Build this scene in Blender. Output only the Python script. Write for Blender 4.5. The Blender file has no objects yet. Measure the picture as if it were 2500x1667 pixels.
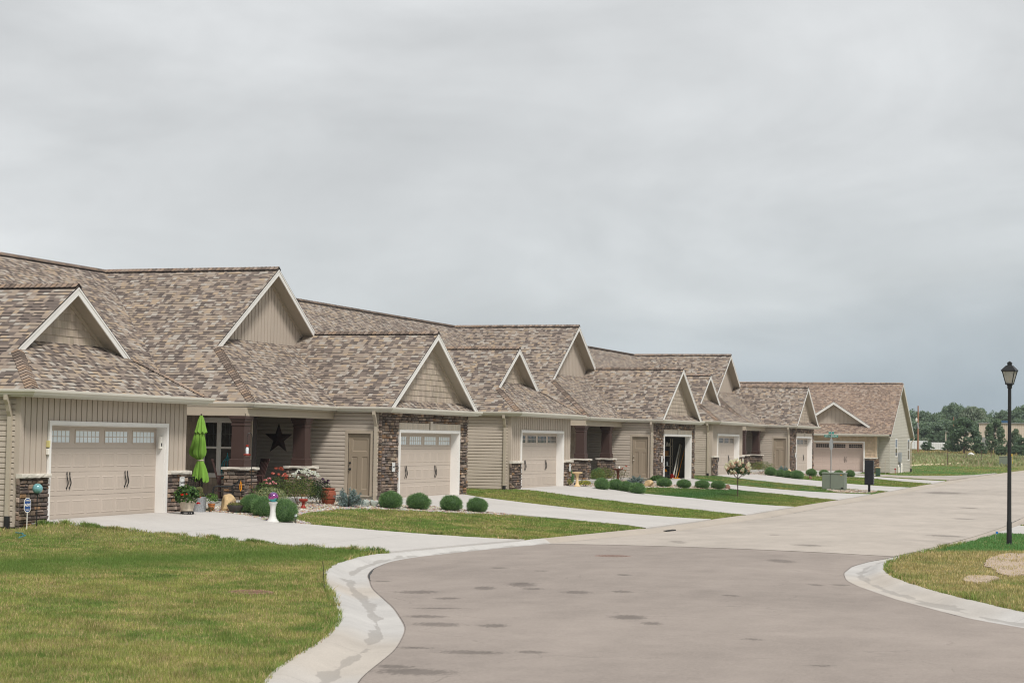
import bpy, math, random
import numpy as np
from mathutils import Vector, Matrix
random.seed(11)
rng = np.random.default_rng(11)
sc = bpy.context.scene
COL = sc.collection
R = math.radians

# ------------------------------------------------------------------ camera, sky, sun, exposure
def set_camera():
    yaw, pitch, roll = 0.340410, 0.051500, 0.017000
    cy, sy, cp, sp = math.cos(yaw), math.sin(yaw), math.cos(pitch), math.sin(pitch)
    f = Vector((cy * cp, sy * cp, sp)); r0 = Vector((sy, -cy, 0)); u0 = r0.cross(f)
    c, s = math.cos(roll), math.sin(roll)
    r = c * r0 + s * u0; u = -s * r0 + c * u0
    cam = bpy.data.cameras.new('camera'); o = bpy.data.objects.new('camera', cam); COL.objects.link(o)
    o.matrix_world = Matrix(((r.x, u.x, -f.x, -34.547), (r.y, u.y, -f.y, -23.462), (r.z, u.z, -f.z, 2.0074), (0, 0, 0, 1)))
    cam.sensor_width = 36; cam.sensor_fit = 'HORIZONTAL'; cam.lens = 4573.4 / 2500 * 36
    cam.clip_start = 0.5; cam.clip_end = 3000
    cam.dof.use_dof = True; cam.dof.focus_distance = 52; cam.dof.aperture_fstop = 4.5
    sc.camera = o
set_camera()
SUN = Vector((-0.50, -0.55, 1.0)).normalized()

def set_light():
    w = bpy.data.worlds.new('World'); sc.world = w; w.use_nodes = True
    nt = w.node_tree; N = nt.nodes; Lk = nt.links; N.clear()
    out = N.new('ShaderNodeOutputWorld'); bg = N.new('ShaderNodeBackground')
    sky = N.new('ShaderNodeTexSky'); sky.sky_type = 'NISHITA'; sky.sun_disc = False
    sky.sun_elevation = math.asin(SUN.z); sky.sun_rotation = math.atan2(SUN.x, SUN.y)
    sky.dust_density = 2.0
    tc = N.new('ShaderNodeTexCoord'); sep = N.new('ShaderNodeSeparateXYZ'); Lk.new(tc.outputs['Generated'], sep.inputs[0])
    def math_(op, a, b=None, clamp=False):
        m = N.new('ShaderNodeMath'); m.operation = op; m.use_clamp = clamp
        for i, v in enumerate((a, b)):
            if v is None: continue
            if isinstance(v, (int, float)): m.inputs[i].default_value = v
            else: Lk.new(v, m.inputs[i])
        return m.outputs[0]
    zc = math_('MAXIMUM', sep.outputs['Z'], 0.0)
    # broad soft cloud masses, a little wider than tall
    mpn = N.new('ShaderNodeMapping'); mpn.inputs['Scale'].default_value = (1, 1, 2.3); mpn.inputs['Location'].default_value = (3.1, 1.7, .4); Lk.new(tc.outputs['Generated'], mpn.inputs[0])
    def cloud(scale, detail, rough, dist):
        n = N.new('ShaderNodeTexNoise'); n.inputs['Scale'].default_value = scale; n.inputs['Detail'].default_value = detail; n.inputs['Roughness'].default_value = rough; n.inputs['Distortion'].default_value = dist
        Lk.new(mpn.outputs[0], n.inputs['Vector']); return n
    n1 = cloud(4.6, 5, .5, .6); n2 = cloud(13.0, 5, .55, .4)
    # elevation of the cloud deck: darker and bluer towards the horizon, where the far rain is
    wob = math_('MULTIPLY', math_('SUBTRACT', n1.outputs[0], 0.5), 0.06)
    side = math_('MULTIPLY', math_('SUBTRACT', sep.outputs['Y'], 0.30), 0.10)   # clearer towards the houses
    el = math_('ADD', math_('ADD', zc, wob), side)
    ramp = N.new('ShaderNodeValToRGB'); Lk.new(el, ramp.inputs[0]); e = ramp.color_ramp.elements
    e[0].position = 0.0; e[0].color = (0.43, 0.505, 0.56, 1)
    e[1].position = 1.0; e[1].color = (0.56, 0.57, 0.58, 1)
    for p, c in ((0.03, (0.49, 0.55, 0.592)), (0.07, (0.62, 0.655, 0.672)), (0.13, (0.69, 0.711, 0.722)), (0.20, (0.715, 0.731, 0.738)), (0.30, (0.69, 0.702, 0.71)), (0.5, (0.60, 0.61, 0.62))):
        k = e.new(p); k.color = (*c, 1)
    va = math_('ADD', math_('MULTIPLY', math_('SUBTRACT', n1.outputs[0], 0.47), 0.66), 1.0)
    vb = math_('ADD', math_('MULTIPLY', math_('SUBTRACT', n2.outputs[0], 0.5), 0.20), 0.0)
    fac = math_('ADD', va, vb)
    mul = N.new('ShaderNodeVectorMath'); mul.operation = 'SCALE'; Lk.new(ramp.outputs[0], mul.inputs[0]); Lk.new(fac, mul.inputs['Scale'])
    sk = N.new('ShaderNodeVectorMath'); sk.operation = 'SCALE'; Lk.new(sky.outputs[0], sk.inputs[0]); sk.inputs['Scale'].default_value = 0.10
    mix = N.new('ShaderNodeMix'); mix.data_type = 'RGBA'; mix.inputs[0].default_value = 0.94
    Lk.new(sk.outputs[0], mix.inputs[6]); Lk.new(mul.outputs[0], mix.inputs[7])
    Lk.new(mix.outputs[2], bg.inputs[0]); bg.inputs[1].default_value = 1.0
    Lk.new(bg.outputs[0], out.inputs[0])
    ld = bpy.data.lights.new('sun', 'SUN'); ld.energy = 3.2; ld.angle = R(10); ld.color = (1.0, 0.968, 0.925)
    lo = bpy.data.objects.new('sun', ld); COL.objects.link(lo); lo.rotation_euler = SUN.to_track_quat('Z', 'Y').to_euler(); lo.location = (0, 0, 60)
    vs = sc.view_settings; vs.view_transform = 'Standard'; vs.look = 'None'; vs.exposure = 0.0; vs.gamma = 1.0; vs.use_curve_mapping = False
set_light()
sc.cycles.filter_width = 1.1; sc.cycles.max_bounces = 6; sc.cycles.diffuse_bounces = 3; sc.cycles.glossy_bounces = 3; sc.cycles.transmission_bounces = 4; sc.cycles.transparent_max_bounces = 6

# ------------------------------------------------------------------ terrain
ZX = [-60, 0, 30, 48, 85, 300]; ZZ = [-.5, -.5, -.62, -.58, -.28, -.28]
KX = [-60, -40, -17.1, -14.47, -12.3, -9.77, -6.67, -4.14, -2.36, -.27, 1.4, 5, 9, 16.4, 29, 38, 48, 60, 68, 76, 170, 700]
KY = [-31, -23.5, -14.76, -14.06, -13.28, -12.06, -10.38, -9.23, -8.64, -8.2, -8.1, -8.45, -8.9, -9.46, -9.46, -9.42, -9.45, -9.8, -9.9, -10.1, -10.3, -10.3]
RX = [-60, -24, -16, -10, -6.3, -3.55, -1.1, .14, 2, 4.2, 6, 10.2, 15.5, 19.7, 26.7, 170, 700]
RY = [-160, -60, -33, -24.5, -21.4, -20, -19, -18.6, -18.2, -17.95, -17.9, -18.25, -18.5, -18.7, -18.85, -19, -19]
def smooth_tab(X, Y, w):          # softens the corners of a polyline given as y(x)
    xs = np.linspace(-60, 700, 7601); ys = np.interp(xs, X, Y)
    k = np.hanning(w); k /= k.sum(); pad = np.pad(ys, w // 2, mode='edge')
    return xs, np.convolve(pad, k, 'valid')[:len(xs)]
LXs, LYs = smooth_tab(KX, KY, 25); RXs, RYs = smooth_tab(RX, RY, 15)
A = np.asarray
def zs(x): return np.interp(x, ZX, ZZ)
def yk(x): return np.interp(x, LXs, LYs)
def ykr(x): return np.interp(x, RXs, RYs)
def zf(x):
    b = .1 * np.clip(A(x) / 30.95, 0, 2.6); t = np.clip((A(x) + .8) / 1.6, 0, 1)
    z = -.2 + (b + .2) * (t * t * (3 - 2 * t))
    return z - .3 * np.clip((A(x) - 84) / 12, 0, 1)
def zt(x, y):
    x = A(x, dtype=float); y = A(y, dtype=float)
    k = yk(x); top = zs(x) + .12
    t = np.clip((y - k) / (-.9 - k), 0, 1)
    z = top + (zf(x) - top) * t ** 1.5
    far = np.clip((x - 122) / 130, 0, 1)
    z = np.where(y > k, z + far * 1.15, z)
    kr = ykr(x); zr = zs(x) + .12 + np.clip((kr - y) / 30, 0, 1) * .12 + np.clip((x - 130) / 150, 0, 1) * .9
    z = np.where(y < kr, zr, z)
    return z
def zt1(x, y): return float(zt(x, y))

# ------------------------------------------------------------------ object helpers
def tag(o, label=None, cat=None, group=None, kind=None):
    if label: o['label'] = label
    if cat: o['category'] = cat
    if group: o['group'] = group
    if kind: o['kind'] = kind
    return o
def thing(name, label, cat, loc=(0, 0, 0), rz=0, group=None):
    o = bpy.data.objects.new(name, None); COL.objects.link(o); o.empty_display_size = .3
    o.location = loc; o.rotation_euler = (0, 0, rz)
    return tag(o, label, cat, group)
def link(name, me, parent=None, loc=None, rot=None, scale=None):
    o = bpy.data.objects.new(name, me); COL.objects.link(o)
    if parent: o.parent = parent
    if loc: o.location = loc
    if rot: o.rotation_euler = rot
    if scale: o.scale = scale if hasattr(scale, '__len__') else (scale,) * 3
    return o
def dup(root, loc, rz=0, scale=None, label=None, group=None):
    r = root.copy(); COL.objects.link(r); r.location = loc; r.rotation_euler = (0, 0, rz)
    if scale: r.scale = scale if hasattr(scale, '__len__') else (scale,) * 3
    if label: r['label'] = label
    if group: r['group'] = group
    for ch in list(root.children):
        c = ch.copy(); COL.objects.link(c); c.parent = r
        for g in ch.children:
            d = g.copy(); COL.objects.link(d); d.parent = c
    return r

def frame(o, u, n):
    return lambda s, d, z: (o[0] + u[0] * s + n[0] * d, o[1] + u[1] * s + n[1] * d, z)
class MB:
    def __init__(s, T=None): s.v = []; s.f = []; s.m = []; s.c = []; s.uv = []; s.T = T
    def face(s, pts, m=0, c=(1, 1, 1), uv=None):
        i = len(s.v)
        if s.T: pts = [s.T(*p) for p in pts]
        s.v += [tuple(p) for p in pts]; s.f.append(tuple(range(i, i + len(pts)))); s.m.append(m); s.c.append(c); s.uv.append(uv)
    def box(s, x0, x1, y0, y1, z0, z1, m=0, c=(1, 1, 1)):
        p = [(x0, y0, z0), (x1, y0, z0), (x1, y1, z0), (x0, y1, z0), (x0, y0, z1), (x1, y0, z1), (x1, y1, z1), (x0, y1, z1)]
        for q in ((0, 3, 2, 1), (4, 5, 6, 7), (0, 1, 5, 4), (1, 2, 6, 5), (2, 3, 7, 6), (3, 0, 4, 7)): s.face([p[k] for k in q], m, c)
    def block(s, x0, x1, y0, y1, z0, z1, b, m=0, c=(1, 1, 1)):   # box with its edges chamfered by b (closed, 6 faces + bevels)
        X = (x0, x1); Y = (y0, y1); Z = (z0, z1); I = (b, -b)
        def P(i, j, k, ax):
            q = [X[i], Y[j], Z[k]]; ins = [I[i], I[j], I[k]]
            return tuple(q[t] + (0 if t == ax else ins[t]) for t in range(3))
        for ax in range(3):
            for side in (0, 1):
                o = [t for t in range(3) if t != ax]; pts = []
                for a, b2 in ((0, 0), (1, 0), (1, 1), (0, 1)):
                    id_ = [0, 0, 0]; id_[ax] = side; id_[o[0]] = a; id_[o[1]] = b2; pts.append(P(*id_, ax))
                s.face(pts, m, c)
        for ax in range(3):                       # 12 edge bevels
            o = [t for t in range(3) if t != ax]
            for a in (0, 1):
                for b2 in (0, 1):
                    pts = []
                    for e, axn in ((0, o[0]), (1, o[0]), (1, o[1]), (0, o[1])):
                        id_ = [0, 0, 0]; id_[ax] = e; id_[o[0]] = a; id_[o[1]] = b2; pts.append(P(*id_, axn))
                    s.face(pts, m, c)
        for i in (0, 1):
            for j in (0, 1):
                for k in (0, 1): s.face([P(i, j, k, 0), P(i, j, k, 1), P(i, j, k, 2)], m, c)
    def prism(s, poly, a, b, m=0, c=(1, 1, 1)):    # poly: list of point-makers f(t) -> point at end t
        P = [p(a) for p in poly]; Q = [p(b) for p in poly]; n = len(poly)
        s.face(P, m, c); s.face(Q[::-1], m, c)
        for i in range(n): s.face([P[i], P[(i + 1) % n], Q[(i + 1) % n], Q[i]], m, c)
    def tube(s, path, r, n=8, m=0, c=(1, 1, 1), cap=True):
        path = [Vector(p) for p in path]; rs = r if hasattr(r, '__len__') else [r] * len(path); rings = []
        for i, p in enumerate(path):
            d = (path[min(i + 1, len(path) - 1)] - path[max(i - 1, 0)]).normalized()
            a = d.orthogonal().normalized() if i == 0 else (rings_a - d * rings_a.dot(d)).normalized()
            rings_a = a; b = d.cross(a)
            rings.append([p + (a * math.cos(t) + b * math.sin(t)) * rs[i] for t in [2 * math.pi * k / n for k in range(n)]])
        for i in range(len(rings) - 1):
            for k in range(n): s.face([rings[i][k], rings[i][(k + 1) % n], rings[i + 1][(k + 1) % n], rings[i + 1][k]], m, c)
        if cap: s.face(rings[0][::-1], m, c); s.face(rings[-1], m, c)
    def lathe(s, prof, n=20, o=(0, 0, 0), m=0, c=(1, 1, 1), sx=1, sy=1, rf=None):
        g = rf or (lambda t, z: 1)
        rings = [[(o[0] + r * g(2 * math.pi * k / n, z) * math.cos(2 * math.pi * k / n) * sx, o[1] + r * g(2 * math.pi * k / n, z) * math.sin(2 * math.pi * k / n) * sy, o[2] + z) for k in range(n)] for r, z in prof]
        for i in range(len(rings) - 1):
            for k in range(n): s.face([rings[i][k], rings[i][(k + 1) % n], rings[i + 1][(k + 1) % n], rings[i + 1][k]], m, c)
        s.face(rings[0][::-1], m, c); s.face(rings[-1], m, c)
    def sphere(s, o, r, n=16, h=10, m=0, c=(1, 1, 1), sc=(1, 1, 1)):
        prof = [(max(.001, r * math.sin(math.pi * i / h)), -r * math.cos(math.pi * i / h) * sc[2]) for i in range(h + 1)]
        s.lathe(prof, n, o, m, c, sc[0], sc[1])
    def mesh(s, name, mats, smooth=False, weld=False):
        me = bpy.data.meshes.new(name); me.from_pydata(s.v, [], s.f)
        for mt in mats: me.materials.append(mt)
        me.polygons.foreach_set('material_index', s.m)
        a = me.attributes.new('col', 'FLOAT_COLOR', 'FACE')
        a.data.foreach_set('color', np.array([(*c, 1) for c in s.c], dtype=np.float32).ravel())
        if any(u for u in s.uv):
            ul = me.uv_layers.new(name='UVMap'); fl = []
            for f, u in zip(s.f, s.uv): fl += [q for p in (u or [(0, 0)] * len(f)) for q in p]
            ul.data.foreach_set('uv', fl)
        if smooth: weld = True
        if weld:
            import bmesh
            bm = bmesh.new(); bm.from_mesh(me); bmesh.ops.remove_doubles(bm, verts=bm.verts, dist=1e-4); bm.to_mesh(me); bm.free()
        if smooth:
            me.polygons.foreach_set('use_smooth', [True] * len(me.polygons))
            me.set_sharp_from_angle(angle=R(smooth if smooth is not True else 50))
        me.update(); return me
    def build(s, name, mats, parent=None, smooth=False, **k):
        return link(name, s.mesh(name, mats if isinstance(mats, (list, tuple)) else [mats], smooth), parent, **k)

def npmesh(name, V, F, mats, col=None, uv=None, smooth=False):
    me = bpy.data.meshes.new(name); V = A(V, dtype=np.float32); F = A(F, dtype=np.int32); n, k = F.shape
    me.vertices.add(len(V)); me.vertices.foreach_set('co', V.ravel())
    me.loops.add(n * k); me.loops.foreach_set('vertex_index', F.ravel())
    me.polygons.add(n); me.polygons.foreach_set('loop_start', np.arange(0, n * k, k, dtype=np.int32)); 
    me.update(calc_edges=True); me.validate()
    for mt in (mats if isinstance(mats, (list, tuple)) else [mats]): me.materials.append(mt)
    if col is not None:
        a = me.attributes.new('col', 'FLOAT_COLOR', 'FACE'); c = np.ones((n, 4), np.float32); c[:, :3] = col
        a.data.foreach_set('color', c.ravel())
    if uv is not None:
        ul = me.uv_layers.new(name='UVMap'); ul.data.foreach_set('uv', A(uv, dtype=np.float32)[F.ravel()].ravel())
    if smooth: me.polygons.foreach_set('use_smooth', np.ones(n, dtype=bool))
    return me

# ------------------------------------------------------------------ materials
def lin(r, g, b, k=1.0):
    f = lambda v: (v / 12.92 if v <= .04045 else ((v + .055) / 1.055) ** 2.4)
    return tuple(min(1.0, f(v / 255) * k) for v in (r, g, b))
class Nodes:
    def __init__(s, name):
        s.mat = bpy.data.materials.new(name); s.mat.use_nodes = True; s.nt = s.mat.node_tree; s.N = s.nt.nodes; s.L = s.nt.links
        s.p = s.N['Principled BSDF']; s.out = s.N['Material Output']
    def n(s, t, **k):
        x = s.N.new(t)
        for a, v in k.items(): setattr(x, a, v)
        return x
    def set(s, sock, v):
        if isinstance(v, (int, float)): sock.default_value = v
        elif isinstance(v, (tuple, list)): sock.default_value = (*v, 1) if len(v) == 3 and sock.type == 'RGBA' else v
        else: s.L.new(v, sock)
    def math(s, op, a, b=None, clamp=False):
        m = s.n('ShaderNodeMath', operation=op, use_clamp=clamp); s.set(m.inputs[0], a)
        if b is not None: s.set(m.inputs[1], b)
        return m.outputs[0]
    def noise(s, vec, scale, detail=3, rough=.55, dist=0):
        t = s.n('ShaderNodeTexNoise'); t.inputs['Scale'].default_value = scale; t.inputs['Detail'].default_value = detail
        t.inputs['Roughness'].default_value = rough; t.inputs['Distortion'].default_value = dist
        if vec is not None: s.L.new(vec, t.inputs['Vector'])
        return t.outputs[0]
    def ramp(s, fac, stops, interp='LINEAR'):
        r = s.n('ShaderNodeValToRGB'); r.color_ramp.interpolation = interp; s.set(r.inputs[0], fac); e = r.color_ramp.elements
        e[0].position = stops[0][0]; e[0].color = (*stops[0][1], 1); e[1].position = stops[-1][0]; e[1].color = (*stops[-1][1], 1)
        for p, c in stops[1:-1]: k = e.new(p); k.color = (*c, 1)
        return r.outputs[0]
    def mix(s, fac, a, b, mode='MIX'):
        m = s.n('ShaderNodeMix', data_type='RGBA', blend_type=mode); s.set(m.inputs[0], fac); s.set(m.inputs[6], a); s.set(m.inputs[7], b)
        return m.outputs[2]
    def obj(s): return s.n('ShaderNodeTexCoord').outputs['Object']
    def uv(s): return s.n('ShaderNodeTexCoord').outputs['UV']
    def world(s): return s.n('ShaderNodeNewGeometry').outputs['Position']
    def attr(s, name='col'): return s.n('ShaderNodeAttribute', attribute_name=name).outputs['Color']
    def bump(s, h, strength=.4, dist=.01):
        b = s.n('ShaderNodeBump'); b.inputs['Strength'].default_value = strength; b.inputs['Distance'].default_value = dist
        s.L.new(h, b.inputs['Height']); s.L.new(b.outputs[0], s.p.inputs['Normal'])
    def finish(s, col, rough=.7, spec=.3, metal=0):
        s.set(s.p.inputs['Base Color'], col); s.set(s.p.inputs['Roughness'], rough); s.p.inputs['Specular IOR Level'].default_value = spec
        s.p.inputs['Metallic'].default_value = metal; return s.mat
def scale3(c, k): return tuple(min(1, x * k) for x in c)
def paint(name, c, rough=.6, var=.10, vs=1.5, fine=40, bump=.0, spec=.3, metal=0, use_col=False, streak=False):
    m = Nodes(name); v = m.obj()
    if streak:
        mp = m.n('ShaderNodeMapping'); mp.inputs['Scale'].default_value = (1, 1, .08); m.L.new(v, mp.inputs[0]); sv = mp.outputs[0]
    else: sv = v
    a = m.noise(sv, vs, 4); b = m.noise(v, fine, 2)
    f = m.math('ADD', m.math('MULTIPLY', a, .75), m.math('MULTIPLY', b, .25))
    col = m.ramp(f, ((.3, scale3(c, 1 - var)), (.7, scale3(c, 1 + var))))
    if use_col: col = m.mix(1.0, col, m.attr(), 'MULTIPLY')
    if bump: m.bump(b, bump, .004)
    return m.finish(col, rough, spec, metal)
def leafmat(name, trans=.35, rough=.55, gloss=.25):
    m = Nodes(name); c = m.attr(); m.finish(c, rough, gloss)
    t = m.n('ShaderNodeBsdfTranslucent'); m.L.new(m.mix(1.0, c, (1.0, 1.1, .55), 'MULTIPLY'), t.inputs[0])
    ms = m.n('ShaderNodeMixShader'); ms.inputs[0].default_value = trans
    m.L.new(m.p.outputs[0], ms.inputs[1]); m.L.new(t.outputs[0], ms.inputs[2]); m.L.new(ms.outputs[0], m.out.inputs[0])
    return m.mat
def shingle_mat(name='shingle', mul=(1, 1, 1), soft=0.):
    m = Nodes(name); sp = m.n('ShaderNodeSeparateXYZ'); m.L.new(m.uv(), sp.inputs[0]); u, v = sp.outputs[0], sp.outputs[1]
    rv = m.math('DIVIDE', v, .145); row = m.math('FLOOR', rv); fr = m.math('SUBTRACT', rv, row)
    def wn(a, b):
        c = m.n('ShaderNodeCombineXYZ'); m.set(c.inputs[0], a); m.set(c.inputs[1], b)
        w = m.n('ShaderNodeTexWhiteNoise', noise_dimensions='2D'); m.L.new(c.outputs[0], w.inputs['Vector']); return w.outputs['Value'], w.outputs['Color']
    sh = wn(row, 3.7)[0]
    uu = m.math('ADD', m.math('DIVIDE', u, .29), m.math('MULTIPLY', sh, 7.3)); cu = m.math('FLOOR', uu); fu = m.math('SUBTRACT', uu, cu)
    # each cell is split at a random place so that tabs differ in width
    cut = m.math('ADD', m.math('MULTIPLY', wn(cu, m.math('ADD', row, 31.3))[0], .5), .25)
    half = m.math('GREATER_THAN', fu, cut)
    r1 = wn(m.math('ADD', m.math('MULTIPLY', cu, 2.0), half), m.math('ADD', row, .5))[0]
    lo = m.noise(m.world(), .35, 2)
    r2 = m.math('ADD', r1, m.math('MULTIPLY', m.math('SUBTRACT', lo, .5), .28))
    c = m.ramp(r2, ((0, lin(88, 77, 72)), (.17, lin(106, 93, 85)), (.33, lin(137, 122, 109)), (.50, lin(149, 134, 118)), (.67, lin(163, 143, 119)), (.76, lin(152, 141, 129)), (.88, lin(166, 159, 149)), (1, lin(130, 115, 103))), 'CONSTANT')
    gr = m.noise(m.obj(), 140, 2); c = m.mix(.22, c, m.ramp(gr, ((.3, (.15, .12, .1)), (.7, (.48, .43, .38)))))
    if soft: c = m.mix(soft, c, lin(150, 132, 118))
    c = m.mix(1.0, c, mul, 'MULTIPLY')
    # dark granule band printed along the butt of the thick tabs
    thick = m.math('LESS_THAN', wn(m.math('ADD', m.math('MULTIPLY', cu, 2.0), half), m.math('ADD', row, 9.1))[0], .52)
    band = m.math('MULTIPLY', m.math('LESS_THAN', fr, .29), thick)
    c = m.mix(m.math('MULTIPLY', band, .90), c, (.022, .018, .017))
    line = m.math('LESS_THAN', fr, .09); c = m.mix(m.math('MULTIPLY', line, .45), c, (.05, .04, .035))
    m.bump(m.math('SUBTRACT', m.math('MULTIPLY', thick, .6), fr), .5, .008)
    return m.finish(c, .92, .12)
M = {}
def mats():
    M['shingle'] = shingle_mat(); M['shingle_far'] = shingle_mat('shingle_rosy', (1.01, .95, .92), .35)
    M['shingle_edge'] = paint('shingle_edge', (.035, .03, .028), .9)
    M['cap'] = paint('ridge_shingle', lin(142, 127, 115), .92, .25, 6, 120, use_col=True)
    M['lap'] = paint('lap_siding', lin(192, 180, 166), .62, .06, .8, 30, streak=True)
    M['board'] = paint('board_siding', lin(184, 171, 157), .62, .06, 1.2, 30, streak=True)
    M['shake'] = paint('shake_siding', lin(176, 162, 147), .7, .22, 5, 60, .25, use_col=True, streak=True)
    M['soffit'] = paint('soffit', lin(176, 167, 153), .6, .06)
    M['trim'] = paint('white_trim', lin(230, 227, 222), .5, .04, 2)
    M['tan_trim'] = paint('tan_trim', lin(176, 163, 146), .55, .05, 2)
    M['gutter'] = paint('gutter_metal', lin(210, 205, 193), .42, .05, 3, spec=.5)
    M['spout'] = paint('downspout_metal', lin(182, 171, 154), .45, .05, 3, spec=.5)
    M['garage'] = paint('garage_door_paint', lin(188, 175, 162), .5, .04, .7, 30)
    M['garage_pink'] = paint('garage_door_rose_paint', lin(188, 169, 157), .5, .04, .7, 30)
    M['door'] = paint('tan_door_paint', lin(152, 138, 120), .5, .05, .8)
    M['stone'] = paint('ledgestone', (1, 1, 1), .85, .34, 11, 55, .9, use_col=True)
    M['mortar'] = paint('mortar', (.07, .058, .048), .95, .2, 20)
    M['ledge'] = paint('ledge_stone', lin(206, 199, 187), .85, .12, 9, 50, .9)
    M['lintel'] = paint('lintel_stone', lin(202, 191, 177), .85, .07, 12, 60, .4, use_col=True)
    M['column'] = paint('brown_column_paint', lin(72, 55, 50), .55, .07, 1.5)
    M['beam'] = paint('beam_trim', lin(184, 172, 154), .55, .05)
    M['found'] = paint('foundation_concrete', lin(176, 167, 150), .9, .14, 5, 60, .4)
    M['dark_floor'] = paint('dark_shade_mat', (.06, .055, .05), .9); M['dark_ceiling'] = paint('ceiling_shade_tone', (.045, .035, .03), .8); M['dark_wall'] = paint('entry_shade_tone', (.04, .03, .026), .7)  # near black: shade of the porch recess is put into these colours
    M['iron'] = paint('black_iron', (.02, .02, .02), .45, .2, 8)
    M['frost'] = paint('frosted_pane', lin(226, 234, 237), .25, .05, 3, spec=.5)
    g = Nodes('dark_glass'); M['glass'] = g.finish((.012, .014, .016), .06, .6)
    g = Nodes('dim_glass'); M['glass_dim'] = g.finish((.10, .105, .10), .12, .5)
    M['plaque'] = paint('plaque', lin(226, 226, 222), .4, .03); M['ink'] = paint('plaque_ink', (.02, .02, .025), .5)
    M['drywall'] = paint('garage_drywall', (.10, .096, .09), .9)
    M['white_plastic'] = paint('white_plastic', lin(232, 228, 218), .35, .02); M['yellow_plastic'] = paint('yellow_plastic', lin(200, 190, 130), .4)
    # ground
    def conc(name, c, jx=None):
        m = Nodes(name); w = m.world()
        a = m.noise(w, .5, 4); b = m.noise(w, 7, 4); d = m.noise(w, 120, 2)
        f = m.math('ADD', m.math('ADD', m.math('MULTIPLY', a, .5), m.math('MULTIPLY', b, .3)), m.math('MULTIPLY', d, .2))
        col = m.ramp(f, ((.3, scale3(c, .86)), (.7, scale3(c, 1.08))))
        sp = m.n('ShaderNodeSeparateXYZ'); m.L.new(w, sp.inputs[0])
        if jx:
            q = m.math('DIVIDE', sp.outputs[1], jx); fr = m.math('SUBTRACT', q, m.math('FLOOR', q)); j = m.math('LESS_THAN', fr, .012 / jx * 1.2)
            col = m.mix(m.math('MULTIPLY', j, .55), col, scale3(c, .35))
        m.bump(d, .25, .003); return m.finish(col, .88, .2)
    M['drive'] = conc('driveway_concrete', lin(190, 186, 181), 3.1)
    M['walk'] = conc('porch_concrete', lin(184, 181, 175))
    # kerb with wet gutter: uv u = metres along, v = 0 back .. 1 asphalt
    m = Nodes('kerb_concrete'); sp = m.n('ShaderNodeSeparateXYZ'); m.L.new(m.uv(), sp.inputs[0]); u, v = sp.outputs[0], sp.outputs[1]; w = m.world()
    c = m.ramp(m.math('ADD', m.math('MULTIPLY', m.noise(w, 1.2, 4), .6), m.math('MULTIPLY', m.noise(w, 40, 3), .4)), ((.3, lin(172, 169, 165)), (.7, lin(196, 193, 188))))
    warm = m.noise(w, .18, 2); c = m.mix(m.ramp(warm, ((.45, (0, 0, 0)), (.62, (1, 1, 1)))), c, m.mix(1.0, c, (.96, .90, .83), 'MULTIPLY'))
    q = m.math('DIVIDE', u, 3.0); fr = m.math('SUBTRACT', q, m.math('FLOOR', q)); c = m.mix(m.math('MULTIPLY', m.math('LESS_THAN', fr, .004), .4), c, (.12, .11, .1))
    dv = m.math('SUBTRACT', 1.0, m.math('MULTIPLY', m.math('ABSOLUTE', m.math('SUBTRACT', v, .60)), 4.6))
    cb = m.n('ShaderNodeCombineXYZ'); m.L.new(m.math('MULTIPLY', u, .55), cb.inputs[0]); m.L.new(m.math('MULTIPLY', v, 1.4), cb.inputs[1])
    st = m.math('ADD', dv, m.math('MULTIPLY', m.math('SUBTRACT', m.noise(cb.outputs[0], 1.3, 3), .5), 3.6))
    wet = m.ramp(st, ((.62, (0, 0, 0)), (.70, (1, 1, 1)))); wet2 = m.ramp(st, ((1.05, (0, 0, 0)), (1.15, (1, 1, 1))))
    c = m.mix(m.math('MULTIPLY', wet, .42), c, lin(128, 120, 110)); c = m.mix(m.math('MULTIPLY', wet2, .85), c, lin(96, 88, 66))
    m.bump(m.noise(w, 90, 2), .2, .003)
    M['kerb'] = m.finish(c, m.math('SUBTRACT', .85, m.math('MULTIPLY', wet, .35)), .3)
    M['kerb_old'] = conc('kerb_old_concrete', lin(174, 164, 152))
    def asphalt(name, c, stain=True):
        m = Nodes(name); w = m.world()
        a = m.noise(w, .12, 4); b = m.noise(w, 1.1, 6, .7); d = m.noise(w, 24, 5, .8); e = m.noise(w, 150, 2)
        f = m.math('ADD', m.math('ADD', m.math('MULTIPLY', a, .34), m.math('MULTIPLY', b, .28)), m.math('MULTIPLY', d, .38))
        col = m.ramp(f, ((.34, scale3(c, .70)), (.66, scale3(c, 1.26))))
        wv = m.n('ShaderNodeTexVoronoi', feature='DISTANCE_TO_EDGE'); wv.inputs['Scale'].default_value = .23; wa = m.n('ShaderNodeVectorMath', operation='ADD'); wn_ = m.n('ShaderNodeTexNoise'); wn_.inputs['Scale'].default_value = .9; wn_.inputs['Detail'].default_value = 5; m.L.new(w, wn_.inputs['Vector']); m.L.new(w, wa.inputs[0]); m.L.new(wn_.outputs['Color'], wa.inputs[1]); m.L.new(wa.outputs[0], wv.inputs['Vector'])
        ck = m.math('MULTIPLY', m.math('LESS_THAN', wv.outputs['Distance'], .0035), m.math('GREATER_THAN', b, .52)); col = m.mix(m.math('MULTIPLY', ck, .22), col, scale3(c, .3))
        col = m.mix(m.ramp(e, ((.60, (0, 0, 0)), (.72, (.35, .35, .35)))), col, scale3(c, .45))
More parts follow.
